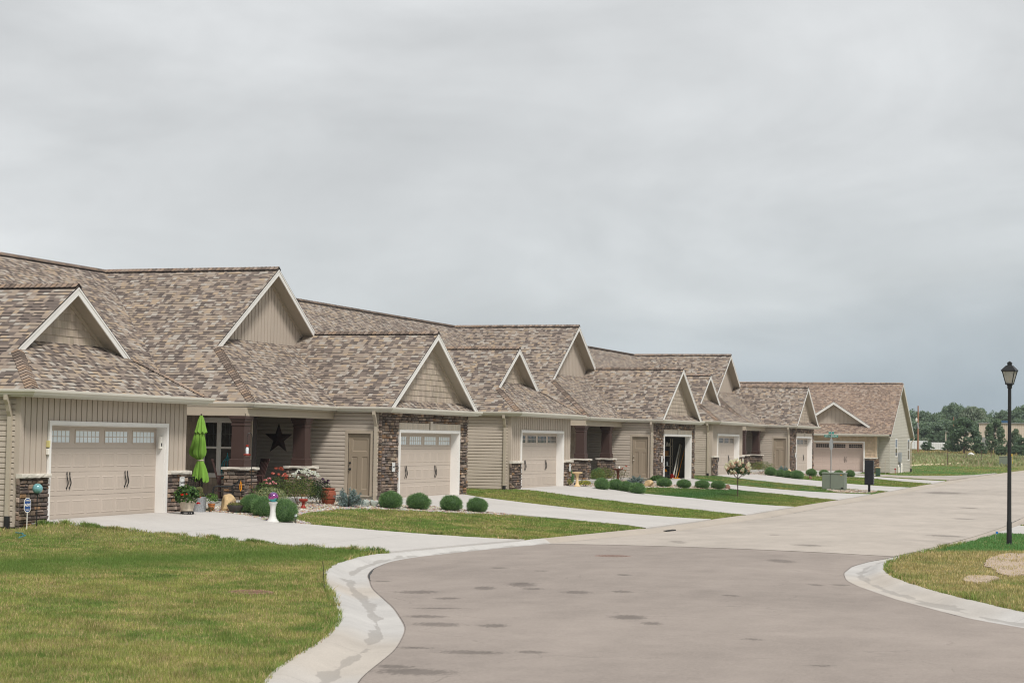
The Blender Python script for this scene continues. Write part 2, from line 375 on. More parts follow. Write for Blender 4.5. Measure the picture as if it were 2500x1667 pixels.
        if stain:
            s_ = m.attr('stain'); sp = m.n('ShaderNodeSeparateXYZ'); m.L.new(s_, sp.inputs[0])
            mp = m.n('ShaderNodeMapping'); mp.inputs['Rotation'].default_value = (0, 0, -.34); mp.inputs['Scale'].default_value = (1, 3.2, 1); m.L.new(w, mp.inputs[0])
            n3 = m.noise(mp.outputs[0], 6.5, 6, .8)
            t = m.math('ADD', sp.outputs[0], m.math('MULTIPLY', m.math('SUBTRACT', n3, .5), 1.9))
            k = m.ramp(t, ((.36, (0, 0, 0)), (.70, (1, 1, 1)))); k = m.math('MULTIPLY', k, m.math('GREATER_THAN', sp.outputs[0], .02))
            col = m.mix(m.math('MULTIPLY', k, .6), col, scale3(c, .27))
            # faint curved tyre tracks and cold joints
            tr = m.noise(mp.outputs[0], .5, 3, .5); col = m.mix(m.math('MULTIPLY', m.ramp(tr, ((.40, (0, 0, 0)), (.70, (1, 1, 1)))), .20), col, scale3(c, 1.35))
        m.bump(d, .5, .006); return m.finish(col, .9, .2)
    M['asphalt_new'] = asphalt('asphalt_near', lin(150, 140, 132)); M['asphalt_old'] = asphalt('asphalt_old', lin(175, 166, 156))
    M['asphalt_seam'] = paint('asphalt_seam', lin(96, 88, 82), .9); M['asphalt_side'] = asphalt('asphalt_side', lin(172, 163, 153), False)
    m = Nodes('turf_soil'); w = m.world()
    f = m.math('ADD', m.math('MULTIPLY', m.noise(w, .6, 4), .5), m.math('MULTIPLY', m.noise(w, 30, 3), .5))
    M['turf'] = m.finish(m.ramp(f, ((.35, (.13, .15, .045)), (.55, (.20, .195, .075)), (.7, (.28, .235, .125)))), .95, .1)
    m = Nodes('gravel'); w = m.world(); vo = m.n('ShaderNodeTexVoronoi'); vo.inputs['Scale'].default_value = 22; m.L.new(w, vo.inputs['Vector'])
    M['gravel'] = m.finish(m.mix(.6, vo.outputs['Color'], lin(168, 154, 136), 'MIX'), .9, .2)
    M['pebble'] = paint('pebble', (1, 1, 1), .8, .15, 20, use_col=True)
    M['bark'] = paint('bark', lin(92, 76, 66), .9, .25, 6, 60, .5)
    M['leaf'] = leafmat('leaf'); M['blade'] = leafmat('grass_blade', .3, .6, .15); M['needle'] = leafmat('needle', .35, .6, .15); M['petal'] = leafmat('petal', .3, .6, .15)
mats()

# ------------------------------------------------------------------ ground, street, kerbs, driveways
def resample(P, step):
    P = A(P, dtype=float); d = np.r_[0, np.cumsum(np.hypot(*np.diff(P, axis=0).T))]; n = max(2, int(d[-1] / step) + 1)
    t = np.linspace(0, d[-1], n); return np.c_[np.interp(t, d, P[:, 0]), np.interp(t, d, P[:, 1])], t
def kerb_lines(side):
    if side > 0: xs = np.r_[np.arange(-40, 90, .25), np.arange(90, 171, 1)]; P = np.c_[xs, yk(xs)]
    else: xs = np.r_[np.arange(-16, 60, .25), np.arange(60, 171, 1)]; P = np.c_[xs, ykr(xs)]
    P, t = resample(P, .3)
    d = np.gradient(P, axis=0); d /= np.linalg.norm(d, axis=1)[:, None]; n = np.c_[d[:, 1], -d[:, 0]] * side
    if side > 0: w = np.interp(P[:, 0], [-40, -12, -5, 0, 4, 10, 14, 18, 30, 90], [.86, .86, .78, .58, .42, .42, .62, .72, .74, .74])
    else: w = np.interp(P[:, 0], [-16, 0, 4, 7, 12, 90], [.86, .82, .72, .55, .6, .7])
    return P, t, n, w
KL = kerb_lines(1); KR = kerb_lines(-1)
def asph_edge(K):
    P, t, n, w = K; Q = P + n * w[:, None]; i = np.argsort(Q[:, 0]); return Q[i]
AEL = asph_edge(KL); AER = asph_edge(KR)
def ya(x): return np.interp(x, AEL[:, 0], AEL[:, 1])
def yar(x): return np.interp(x, AER[:, 0], AER[:, 1])
def drive_dip(x):      # kerb is dropped where driveways cross
    z = np.zeros_like(x)
    for a, b in ((1.0, 8.0), (16.3, 24.3), (29.3, 38.4), (48.1, 56), (61.4, 68), (76.5, 96)):
        z = np.maximum(z, np.clip(np.minimum((x - a) / .7 + .5, (b - x) / .7 + .5), 0, 1))
    return z
def build_ground():
    xs = np.unique(np.r_[np.arange(-60, -22, 1.0), np.arange(-22, 30, .25), np.arange(30, 100, .5), np.arange(100, 200, 2), np.arange(200, 700, 12)])
    ln = lambda a, b, n: np.linspace(a, b, n)
    rows = []
    k = yk(xs); kr = ykr(xs)
    for f in (220, 120, 70, 40, 25, 14, 8, 4, 2, 1, .4, 0): rows.append((kr - f - .02, None))
    rows.append((kr + .05, 'road'))
    for f in (.25, .5, .75): rows.append((kr + .05 + (k - kr - .1) * f, 'road'))
    rows.append((k - .05, 'road'))
    for t in np.linspace(0, 1, 15): rows.append((k + .02 + (-.9 - k) * t, None))
    for y in (-.5, 0, 1, 3, 8, 16, 20, 30, 45, 70, 120, 220): rows.append((np.full_like(xs, y), None))
    V = []
    for y, kd in rows: V.append(np.c_[xs, y, (zs(xs) - .16) if kd else zt(xs, y) - .015])
    n, m = len(xs), len(rows); V = np.concatenate(V)
    i = np.arange(m - 1)[:, None] * n + np.arange(n - 1)[None]; i = i.ravel()
    tag(link('ground', npmesh('ground', V, np.c_[i, i + 1, i + n + 1, i + n], M['turf'], smooth=False)), kind='structure')
build_ground()
def sheet(name, mat, x0, x1, step, ylo, yhi, ny, zfun, stain=None):
    xs = np.arange(x0, x1 + 1e-6, step); t = np.linspace(0, 1, ny); a, b = ylo(xs), yhi(xs)
    X = np.repeat(xs[:, None], ny, 1); Y = a[:, None] + (b - a)[:, None] * t; V = np.c_[X.ravel(), Y.ravel(), zfun(X, Y).ravel()]
    i = (np.arange(len(xs) - 1)[:, None] * ny + np.arange(ny - 1)[None]).ravel()
    me = npmesh(name, V, np.c_[i, i + ny, i + ny + 1, i + 1], mat, smooth=True)
    if stain is not None:
        s = np.zeros(len(V))
        for px, py, ra, rb in stain:      # ra across the view, rb along it
            dx, dy = V[:, 0] - px, V[:, 1] - py; u = dx * .94 + dy * .34; v = -dx * .34 + dy * .94
            s = np.maximum(s, np.exp(-((u / (rb * .95 + .04)) ** 2 + (v / (ra * 1.9 + .04)) ** 2) * .9))
        at = me.attributes.new('stain', 'FLOAT', 'POINT'); at.data.foreach_set('value', s.astype(np.float32))
    return tag(link(name, me), kind='structure')
STAIN = [(-6.64, -12.04, .19, .3), (-5.64, -12.82, .08, .4), (-4.71, -13.15, .12, .5), (-5.46, -13.6, .08, .19), (-5.78, -14.45, .12, .33), (-5.34, -15.07, .08, .23), (-7.55, -12.91, .1, .17), (-10.29, -13.7, .15, .2), (-11.23, -14.22, .17, .26), (-11.05, -14.95, .09, .21), (-9.43, -16.34, .13, .34), (-10.11, -16.86, .06, .21), (-9.08, -13.36, .23, .07), (-13.92, -15.01, .13, .07), (-14.07, -15.74, .2, .17), (-13.7, -16.37, .09, .12), (-16.02, -15.88, .23, .3), (-15.69, -15.49, .1, .14), (-1.5, -12.4, .06, .1), (-1.71, -14.04, .06, .19), (-4.81, -10.65, .07, .1), (-1.08, -11.45, .08, .13), (4.53, -15.69, .14, .65), (-1.63, -17.53, .06, .2), (-1.3, -17.89, .07, .2), (-5.05, -16.79, .07, .16), (-11.48, -18.52, .05, .1), (-13.77, -19.79, .07, .04)]
STAIN2 = [(11.19, -15.01, .21, .47), (19.55, -17.41, .3, .64), (33.14, -16.46, .23, .61), (62.7, -12.5, .6, 2.2), (10.6, -11.9, .08, .9), (16, -13.2, .07, .4), (44, -15.5, .2, .9)]
zr = lambda x, y: zs(x) + .022 + .05 * np.clip(1 - ((y - (ya(x) + yar(x)) / 2) / 4.2) ** 2, 0, 1)
SEAM = 8.4
sheet('road', M['asphalt_new'], -40, SEAM - .03, .10, lambda x: np.maximum(yar(x), -32), ya, 120, zr, STAIN)
sheet('road', M['asphalt_old'], SEAM, 165, .35, yar, ya, 26, zr, STAIN2)
tag(sheet('road_seam', M['asphalt_seam'], SEAM - .045, SEAM + .015, .03, yar, ya, 26, lambda x, y: zr(x, y) - .012), kind='structure')
def build_kerb(name, K, side, x0=-99, x1=999, mat='kerb'):
    P, t, n, w = K; ok = (P[:, 0] >= x0) & (P[:, 0] <= x1); P, t, n, w = P[ok], t[ok], n[ok], w[ok]; prof = [(0, .115), (.10, .118), (.20, .112), (.32, .075), (.44, .035), (.56, .010), (.70, .004), (.86, .012), (1.0, .020)]
    dip = drive_dip(P[:, 0]) if side > 0 else np.zeros(len(P)); V = []; UV = []
    for f, h in prof:
        q = P + n * (w * f)[:, None]; hh = h - dip * max(0, h - .02) * .25
        V.append(np.c_[q, zs(P[:, 0]) + hh]); UV.append(np.c_[t, np.full(len(t), f)])
    # buried skirts on both sides close the section
    V.insert(0, np.c_[P, zs(P[:, 0]) - .15]); UV.insert(0, np.c_[t, np.zeros(len(t))]); V.append(np.c_[P + n * w[:, None], zs(P[:, 0]) - .15]); UV.append(np.c_[t, np.ones(len(t))])
    m = len(P); i = (np.arange(len(V) - 1)[:, None] * m + np.arange(m - 1)[None]).ravel()
    me = npmesh(name, np.concatenate(V), np.c_[i, i + 1, i + m + 1, i + m], M[mat], uv=np.concatenate(UV), smooth=True)
    me.set_sharp_from_angle(angle=R(45)); tag(link(name, me), kind='structure')
build_kerb('kerb', KL, 1, -99, 9.2); build_kerb('kerb', KL, 1, 8.9, 999, 'kerb_old'); build_kerb('kerb', KR, -1, -99, 9.2); build_kerb('kerb', KR, -1, 8.9, 999, 'kerb_old')
# dark crack where the asphalt meets the gutter
def crack(K, x0, x1, side):
    P, t, n, w = K; Q = P + n * w[:, None]; k = (Q[:, 0] > x0) & (Q[:, 0] < x1); Q = Q[k]; nn = n[k]
    r = np.random.default_rng(5); wd = .004 + .016 * np.clip(np.convolve(r.normal(0, 1, len(Q)), np.ones(9) / 3.2, 'same'), 0, 2) ** 1.5
    if side > 0: wd = np.where(Q[:, 0] > 18, wd * 4.5, wd)
    V = np.r_[np.c_[Q + nn * .012, zs(Q[:, 0]) + .0265], np.c_[Q + nn * (.012 + wd[:, None]), zs(Q[:, 0]) + .0275]]; m = len(Q); i = np.arange(m - 1)
    tag(link('road_edge_crack', npmesh('crack', V, np.c_[i, i + 1, i + m + 1, i + m], M['iron'])), kind='structure')
crack(KL, -20, 66, 1); crack(KR, -8, 60, -1)

def poly_slab(name, pts, dz, mat, thick=.12, step=.7, kind='structure', zfun=zt):
    """plan polygon draped over the terrain, dz above it"""
    import bmesh
    bm = bmesh.new(); P = []
    for a, b in zip(pts, pts[1:] + pts[:1]):
        L = math.hypot(b[0] - a[0], b[1] - a[1]); k = max(1, int(L / step))
        P += [(a[0] + (b[0] - a[0]) * j / k, a[1] + (b[1] - a[1]) * j / k) for j in range(k)]
    f = bm.faces.new([bm.verts.new((x, y, 0)) for x, y in P])
    xs = [p[0] for p in P]; ys = [p[1] for p in P]
    for ax, lo, hi in ((0, min(xs), max(xs)), (1, min(ys), max(ys))):
        c = lo + step
        while c < hi:
            no = (1, 0, 0) if ax == 0 else (0, 1, 0); co = (c, 0, 0) if ax == 0 else (0, c, 0)
            bmesh.ops.bisect_plane(bm, geom=bm.verts[:] + bm.edges[:] + bm.faces[:], plane_co=co, plane_no=no); c += step
    top = bm.faces[:]
    for v in bm.verts: v.co.z = float(zfun(v.co.x, v.co.y)) + dz
    r = bmesh.ops.extrude_face_region(bm, geom=top); 
    for v in [g for g in r['geom'] if isinstance(g, bmesh.types.BMVert)]: v.co.z -= thick
    bmesh.ops.recalc_face_normals(bm, faces=bm.faces); me = bpy.data.meshes.new(name); bm.to_mesh(me); bm.free(); me.materials.append(mat)
    return tag(link(name, me), kind=kind)
PX, PY, PZ = 30.947, -.278, .100
def on_kerb(x, e=-.03): return (x, float(yk(x)) + e)
def kerb_run(a, b, n=8): return [on_kerb(x) for x in np.linspace(a, b, n)]
DR = {}
DR['a1'] = [(.55, .2), (.45, -.1), (1.0, -4)] + kerb_run(1.4, 7.95) + [(7.05, -3.62), (6.72, -2.95), (6.70, -2.6), (6.95, -2.28), (7.28, -1.9), (7.5, -1.5), (7.4, -.75), (7.25, -.1), (6.3, .2)]
DR['b1'] = [(18.9, -.5), (17.95, -.80), (16.8, -.55), (16.2, -1.5), (17.1, -2.0), (18.0, -2.6), (18.2, -4.5), (18.3, -6.5), (17.6, -8.6)] + kerb_run(16.45, 24.25) + [(24.3, -5), (24.35, -1.5), (24.7, -.8), (24.4, -.5)]
DR['a2'] = [(31.6, .1), (31.45, -.4), (31.2, -3), (31.0, -7)] + kerb_run(29.4, 38.35) + [(38.5, -7), (38.9, -5.2), (38.2, -3.45), (38.6, -1.9), (38.3, -.9), (38.3, -.3), (37.2, -.1)]
DR['b2'] = [(49.9, -.8), (48.95, -1.08), (47.8, -.9), (47.3, -1.7), (48.5, -2.4), (49.6, -3.1), (50.2, -4.0), (49.8, -6.8)] + kerb_run(48.2, 56.2) + [(54.6, -6.0), (54.2, -3.3), (55.4, -1.3), (55.3, -.8)]
DR['a3'] = [(62.6, -.3), (62.4, -.7), (62.0, -4)] + kerb_run(61.4, 68.4) + [(68.6, -7), (69.2, -5), (69.5, -3.7), (69.9, -2.0), (69.3, -1.1), (69.2, -.5), (68.2, -.3)]
DR['b3'] = [(80.8, -1.1), (79.9, -1.36), (78.8, -1.2), (78.2, -2), (79.6, -3.0), (80.6, -4.0), (80.2, -6.5)] + kerb_run(76.9, 83.2) + [(84.0, -6.5), (85.4, -3.5), (86.4, -1.6), (86.3, -1.1)]
for k in DR: poly_slab('driveway', DR[k], .012, M['drive'])
# side street round the last pair of garages, its far kerb and the driveway of the house beyond it
ss = [(84.8, float(yk(84.8)) - .1), (85.3, -8), (85.6, -5), (85.8, 2), (85.8, 30), (91.2, 30), (91.2, 2), (91.6, -3), (93.6, -6.2), (98, -8.6), (106, -9.9), (118, float(yk(118)) - .1)]
poly_slab('road', ss, .035, M['asphalt_side'], .15, 1.5)
kk = [(91.2, 30), (91.2, 2), (91.6, -3), (93.6, -6.2), (98, -8.6), (106, -9.9), (118, -10.25)]
poly_slab('kerb', kk + [(x + .35, y + .3) for x, y in kk[::-1]], .05, M['walk'], .15, 1.5)
poly_slab('driveway', [(91.3, 3.2), (91.3, -3.2), (102.9, -2.0), (103.1, -2.0), (103.1, 2.9), (102.9, 2.9)], .06, M['drive'], .12, 1.5)
# driveway and lawn edge across the street, right of the lamp
poly_slab('driveway', [(20.5, float(ykr(20.5)) + .02), (26.5, float(ykr(26.5)) + .02), (26.8, -27), (20.8, -27)], .02, M['drive'], .12, 1)
# beds
BEDS = {}
BEDS[1] = [(7.27, -.1), (7.42, -.75), (7.5, -1.5), (7.28, -1.9), (6.95, -2.28), (6.70, -2.6), (6.72, -2.95), (7.05, -3.62), (7.4, -3.5), (8.4, -2.4), (10.5, -1.85), (12.8, -1.75), (14.4, -2.25), (15.6, -3.1), (16.7, -4.1), (17.5, -4.9), (18.15, -4.9), (18.0, -2.6), (17.1, -2.0), (16.2, -1.5), (16.8, -.55), (17.95, -.75), (17.95, .9), (11.3, .9), (11.2, 3.7), (7.27, 3.7)]
BEDS[2] = [(38.3, -.3), (38.3, -.9), (38.6, -1.9), (38.2, -3.45), (39.2, -3.0), (41.2, -2.2), (43.2, -2.25), (45.2, -2.7), (47.2, -3.5), (49.3, -4.4), (50.15, -4.0), (49.6, -3.1), (48.5, -2.4), (47.3, -1.7), (47.8, -.9), (48.9, -1.05), (48.9, .6), (38.2, .6)]
BEDS[3] = [(69.2, -.5), (69.3, -1.1), (69.9, -2.0), (69.5, -3.7), (71, -3.4), (74, -2.6), (77, -3.6), (80, -5.1), (80.6, -4), (79.6, -3), (78.2, -2), (78.8, -1.2), (79.8, -1.33), (79.8, .3), (69.2, .3)]
for k in BEDS: poly_slab('gravel_bed', BEDS[k], .004, M['gravel'], .1)
BEDS[4] = [(56.6, -8.0), (58.2, -7.2), (60.4, -7.2), (61.2, -8.9), (60.6, -9.4), (58.4, -9.5), (57.6, -9.2)]
poly_slab('gravel_bed', BEDS[4], .006, M['gravel'], .1)
M['sand_gravel'] = paint('sandy_gravel', lin(176, 158, 140), .95, .2, 6, 60, .5)
def patch(cx, cy, ra, rb, n=40):
    r = np.random.default_rng(int(abs(cx) * 10)); f = 1 + .28 * np.convolve(np.tile(r.normal(0, 1, n), 3), np.ones(5) / 5, 'same')[n:2 * n]
    poly_slab('bare_gravel', [(cx + math.cos(2 * math.pi * i / n) * ra * f[i], cy + math.sin(2 * math.pi * i / n) * rb * f[i]) for i in range(n)], .012, M['sand_gravel'], .05, .5)
patch(5.6, -20.35, 3.6, .62); patch(.2, -20.15, 1.0, .28)
def inside(poly, x, y):
    r = np.zeros(len(x), bool); n = len(poly)
    for i in range(n):
        (x1, y1), (x2, y2) = poly[i], poly[(i + 1) % n]
        c = ((y1 > y) != (y2 > y)); 
        with np.errstate(divide='ignore', invalid='ignore'): r ^= c & (x < (x2 - x1) * (y - y1) / (y2 - y1) + x1)
    return r
# loose stones on the beds: uncountable, one object
def pebbles():
    V = []; F = []; C = []
    ico = A([(0, 0, 1), (.9, 0, .3), (.28, .85, .3), (-.72, .53, .3), (-.72, -.53, .3), (.28, -.85, .3), (.8, .5, -.2), (-.3, .9, -.2), (-.9, 0, -.2), (-.3, -.9, -.2), (.8, -.5, -.2)])
    fc = [(0, 1, 2), (0, 2, 3), (0, 3, 4), (0, 4, 5), (0, 5, 1), (1, 6, 2), (2, 6, 7), (2, 7, 3), (3, 7, 8), (3, 8, 4), (4, 8, 9), (4, 9, 5), (5, 9, 10), (5, 10, 1), (1, 10, 6)]
    pal = A([lin(196, 186, 170), lin(180, 162, 142), lin(156, 140, 122), lin(130, 114, 102), lin(186, 170, 148), lin(206, 200, 190), lin(164, 130, 104)])
    base = 0
    for k, n in ((1, 4200), (2, 1800), (3, 900), (4, 1100)):
        P = A(BEDS[k]); lo, hi = P.min(0), P.max(0); x = rng.uniform(lo[0], hi[0], n * 2); y = rng.uniform(lo[1], hi[1], n * 2)
        ok = inside(BEDS[k], x, y); x, y = x[ok], y[ok]; z = zt(x, y)
        for a, b, c in zip(x, y, z):
            s = rng.uniform(.018, .042) * (1.3 if k > 1 else 1); q = rng.uniform(0, 6.28); co, si = math.cos(q), math.sin(q); e = ico * (s * rng.uniform(.8, 1.3), s * .8, s * .62)
            V.append(np.c_[e[:, 0] * co - e[:, 1] * si + a, e[:, 0] * si + e[:, 1] * co + b, e[:, 2] + c + s * .2]); F.append(A(fc) + base); base += 11; C.append(np.repeat(pal[rng.integers(len(pal))][None] * rng.uniform(.75, 1.1), 15, 0))
    tag(link('gravel', npmesh('gravel', np.concatenate(V), np.concatenate(F), M['pebble'], col=np.concatenate(C), smooth=True)), 'loose tan and cream river stones covering the planting beds', 'gravel', kind='stuff')
pebbles()

# ------------------------------------------------------------------ house kit
def rects(s0, s1, z0, z1, ops):
    zz = sorted({z0, z1, *[min(max(z, z0), z1) for o in ops for z in o[2:]]}); out = []
    for a, b in zip(zz, zz[1:]):
        if b - a < 1e-5: continue
        cuts = sorted((max(o[0], s0), min(o[1], s1)) for o in ops if o[2] < b - 1e-6 and o[3] > a + 1e-6 and o[1] > s0 and o[0] < s1); c = s0
        for l, r in cuts:
            if l > c + 1e-6: out.append((c, l, a, b))
            c = max(c, r)
        if c < s1 - 1e-6: out.append((c, s1, a, b))
    return out
def lap(mb, s0, s1, z0, z1, ops=(), step=.115, out=.026):
    """dutch-lap courses: flat face, then a cove that runs in under the next butt"""
    z = z0
    while z < z1 - 1e-6:
        t = min(z + step, z1); k = [(z, out), (z + (t - z) * .70, out * .85), (z + (t - z) * .80, out * .35), (t, -.004)]
        for a, b, c, d in rects(s0, s1, z, t, ops):
            q = [p for p in k if c - 1e-6 <= p[0] <= d + 1e-6] or k
            if q[0][0] > c + 1e-5: q = [(c, out * .6)] + q
            if q[-1][0] < d - 1e-5: q = q + [(d, out * .6)]
            for (za, da), (zb, db) in zip(q, q[1:]): mb.face([(a, da, za), (b, da, za), (b, db, zb), (a, db, zb)])
            if abs(c - z) < 1e-6: mb.face([(a, -.006, c), (b, -.006, c), (b, out, c), (a, out, c)])
            mb.face([(a, -.007, c), (a, out, c), (a, out * .3, d), (a, -.007, d)]); mb.face([(b, -.007, c), (b, out, c), (b, out * .3, d), (b, -.007, d)])
        z += step
def lap_tri(mb, sc_, peak, sl, z0, step=.115, out=.017, zmax=99):
    z = z0
    while z < min(peak, zmax) - .01:
        t = min(z + step, peak - .005, zmax); h0 = (peak - z) / sl; h1 = max(.002, (peak - t) / sl)
        mb.face([(sc_ - h0, out, z), (sc_ + h0, out, z), (sc_ + h1, .002, t), (sc_ - h1, .002, t)]); mb.face([(sc_ - h0, 0, z), (sc_ + h0, 0, z), (sc_ + h0, out, z), (sc_ - h0, out, z)]); z += step
def board(mb, s0, s1, z0, z1, ops=(), step=.222):
    for r in rects(s0, s1, z0, z1, ops): mb.face([(r[0], -.02, r[2]), (r[1], -.02, r[2]), (r[1], -.02, r[3]), (r[0], -.02, r[3])])
    s = s0
    while s < s1:                 # wide board, open reveal, narrow batten
        for a, b, d in ((s, s + step - .062, .002), (s + step - .045, s + step - .004, .014)):
            for r in rects(a, min(b, s1), z0, z1, ops):
                if r[1] - r[0] > .015: mb.box(r[0], r[1], -.02, d, r[2], r[3])
        s += step
def board_tri(mb, sc_, peak, sl, z0, step=.222):
    h = (peak - z0) / sl; mb.face([(sc_ - h, -.02, z0), (sc_ + h, -.02, z0), (sc_, -.02, peak)])
    s = sc_ - h
    while s < sc_ + h - .02:
        for a, b, d in ((s, s + step - .062, .002), (s + step - .045, s + step - .004, .014)):
            b = min(b, sc_ + h); pts = [(a, z0), (b, z0), (b, peak - sl * abs(b - sc_))] + ([(sc_, peak)] if a < sc_ < b else []) + [(a, peak - sl * abs(a - sc_))]
            if b - a < .01: continue
            mb.face([(x, d, max(z, z0)) for x, z in pts])
            for x in (a, b): mb.face([(x, -.02, z0), (x, d, z0), (x, d, max(z0, peak - sl * abs(x - sc_))), (x, -.02, max(z0, peak - sl * abs(x - sc_)))])
        s += step
def shake(mb, s0, s1, z0, z1, ops=(), step=.18, peak=None, sc_=0, sl=1, out=.02):
    z = z0; r = random.Random(int(s0 * 100 + z0 * 1000))
    lim = lambda q: (max(s0, sc_ - (peak - q) / sl), min(s1, sc_ + (peak - q) / sl)) if peak else (s0, s1)
    while z < z1 - .01:
        t = min(z + step, z1); a = s0; L0, H0 = lim(z); L1, H1 = lim(t)
        while a < s1 - 1e-6:
            b = min(s1, a + r.uniform(.09, .26)); k = r.uniform(.84, 1.1); c = (k, k * r.uniform(.98, 1.01), k * r.uniform(.95, 1.0)); o = out * r.uniform(.8, 1.1)
            for p, q, e, f in rects(a, b, z, t, ops):
                x0, x1 = max(p, L0), min(q, H0); y0, y1 = max(p, L1), min(q, H1)
                if x1 - x0 < .004: continue
                if y1 < y0: y0 = y1 = min(max((y0 + y1) / 2, L1), H1) if L1 < H1 else sc_
                mb.face([(x0, o, e), (x1 - .004, o, e), (y1 - (.004 if y1 > y0 else 0), .003, f), (y0, .003, f)], 0, c)
                mb.face([(x0, 0, e), (x1, 0, e), (x1, o, e), (x0, o, e)], 0, c)
            a = b
        mb.face([(L0, .0, z), (H0, .0, z), (H1, .0, t), (L1, .0, t)], 0, (.6, .58, .55)) if not ops else None
        z += step
SP = [tuple(q * f for q, f in zip(c, (1.34, 1.22, 1.15))) for c in [(.145, .115, .098), (.175, .145, .125), (.21, .175, .15), (.12, .105, .098), (.165, .15, .14), (.26, .205, .16), (.235, .155, .095), (.30, .26, .22), (.10, .085, .075), (.19, .165, .15)]]
def stones(mb, s0, s1, z0, z1, ops=(), d=.03, seed=0):
    r = random.Random(seed * 77 + int((s1 - s0) * 1000)); z = z0
    while z < z1 - .02:
        h = min(r.choice((.075, .085, .10, .11, .125)), z1 - z)
        if z1 - z - h < .04: h = z1 - z
        a = s0 - r.uniform(0, .15)
        while a < s1:
            b = a + r.uniform(.12, .33) * (1.1 if h < .1 else 1)
            if s1 - b < .07: b = s1 + .01
            # tall piece split in two courses now and then
            parts = [(z, z + h)] if h < .12 or r.random() < .55 else [(z, z + h * .5), (z + h * .5, z + h)]
            for za, zb in parts:
                for p, q, e, f in rects(max(a, s0), min(b, s1), za, zb, ops):
                    if q - p < .03 or f - e < .02: continue
                    c = r.choice(SP); k = r.uniform(.62, 1.3); c = (c[0] * k, c[1] * k * r.uniform(.97, 1.02), c[2] * k * r.uniform(.94, 1.03)); o = d + r.uniform(0, .045); g = .005
                    j = lambda: r.uniform(-.010, .010)
                    B = [(p + g, 0, e + g), (q - g, 0, e + g), (q - g, 0, f - g), (p + g, 0, f - g)]; D = [(p + g + .006, o * .6 + abs(j()), e + g + .005), (q - g - .006, o * .6 + abs(j()), e + g + .005), (q - g - .006, o * .6 + abs(j()), f - g - .005), (p + g + .006, o * .6 + abs(j()), f - g - .005)]
                    T = [(p + .025 + j(), o + j(), e + .02 + j() * .6), (q - .025 + j(), o + j(), e + .02 + j() * .6), (q - .025 + j(), o + j(), f - .02 + j() * .6), (p + .025 + j(), o + j(), f - .02 + j() * .6)]
                    for i in range(4):
                        n_ = (i + 1) % 4; mb.face([B[i], B[n_], D[n_], D[i]], 0, c); mb.face([D[i], D[n_], T[n_], T[i]], 0, c)
                    mb.face(T, 0, c)
            a = b
        z += h
    for p, q, e, f in rects(s0, s1, z0, z1, ops): mb.face([(p, .004, e), (q, .004, e), (q, .004, f), (p, .004, f)], 1)
def rough_ledge(mb, s0, s1, d0, d1, z0, z1, seed=0, m=0):
    r = random.Random(seed + int(s0 * 31)); n = max(3, int((s1 - s0) / .09)); X = [s0 + (s1 - s0) * i / n for i in range(n + 1)]
    ring = lambda x: [(x, d0, z0), (x, d1 - .012 + r.uniform(-.012, .008), z0 + r.uniform(.002, .012)), (x, d1 + r.uniform(-.014, .006), (z0 + z1) / 2 + r.uniform(-.01, .01)), (x, d1 - .012 + r.uniform(-.012, .006), z1 - r.uniform(.002, .010)), (x, d0, z1)]
    Rg = [ring(x) for x in X]
    for a, b in zip(Rg, Rg[1:]):
        for i in range(5): mb.face([a[i], a[(i + 1) % 5], b[(i + 1) % 5], b[i]], m)
    mb.face(Rg[0][::-1], m); mb.face(Rg[-1], m)
def roof_face(mb, pts, th=.032, uoff=None):
    P = [Vector(p) for p in pts]; n = Vector((0, 0, 0))
    for i in range(1, len(P) - 1): n += (P[i] - P[0]).cross(P[i + 1] - P[0])
    n.normalize(); 
    if n.z < 0: n = -n
    u = Vector((0, 0, 1)).cross(n).normalized(); v = n.cross(u); o = uoff if uoff is not None else random.uniform(0, 50)
    uv = [(p.dot(u) + o, p.dot(v)) for p in P]; D = [p - Vector((0, 0, th)) for p in P]
    mb.face(P, 0, uv=uv); mb.face(D[::-1], 1)
    for i in range(len(P)): j = (i + 1) % len(P); mb.face([P[i], P[j], D[j], D[i]], 1)
CAPC = [(.52, .5, .49), (.66, .64, .63), (.9, .88, .87), (1.08, 1.0, .92), (1.12, 1.12, 1.12), (.8, .78, .76), (1.02, .92, .80)]
def caps(mb, a, b, na, nb, w=.15, step=.145, lift=.022, vent=0):
    """cap shingles bent over the ridge or hip a->b (b uphill); na, nb: unit vectors down each roof side"""
    a, b, na, nb = map(Vector, (a, b, na, nb)); L = (b - a).length; d = (b - a) / L; n = max(1, round(L / step)); z = Vector((0, 0, 1))
    r = random.Random(int(L * 1000))
    for i in range(n):
        p = a + d * (L * i / n); q = a + d * min(L, L * (i + 1.25) / n); c = r.choice(CAPC); up0 = z * (lift + vent + .012); up1 = z * (lift * .5 + vent)
        A0, A1, A2 = p + na * w + up0, p + up0 + z * .012, p + nb * w + up0; B0, B1, B2 = q + na * w + up1, q + up1 + z * .012, q + nb * w + up1
        mb.face([A0, A1, B1, B0], 0, c); mb.face([A1, A2, B2, B1], 0, c)
        e = z * (.016 + vent * 1.1); k = (.05, .045, .045)
        mb.face([A0, A1, A1 - e, A0 - e], 0, k); mb.face([A1, A2, A2 - e, A1 - e], 0, k); mb.face([A0, B0, B0 - e, A0 - e], 0, k); mb.face([A2, B2, B2 - e, A2 - e], 0, k)
GP = [(0, -.012), (0, -.125), (.072, -.125), (.082, -.088), (.118, -.050), (.122, -.006), (.106, 0), (.104, -.030), (.008, -.030)]
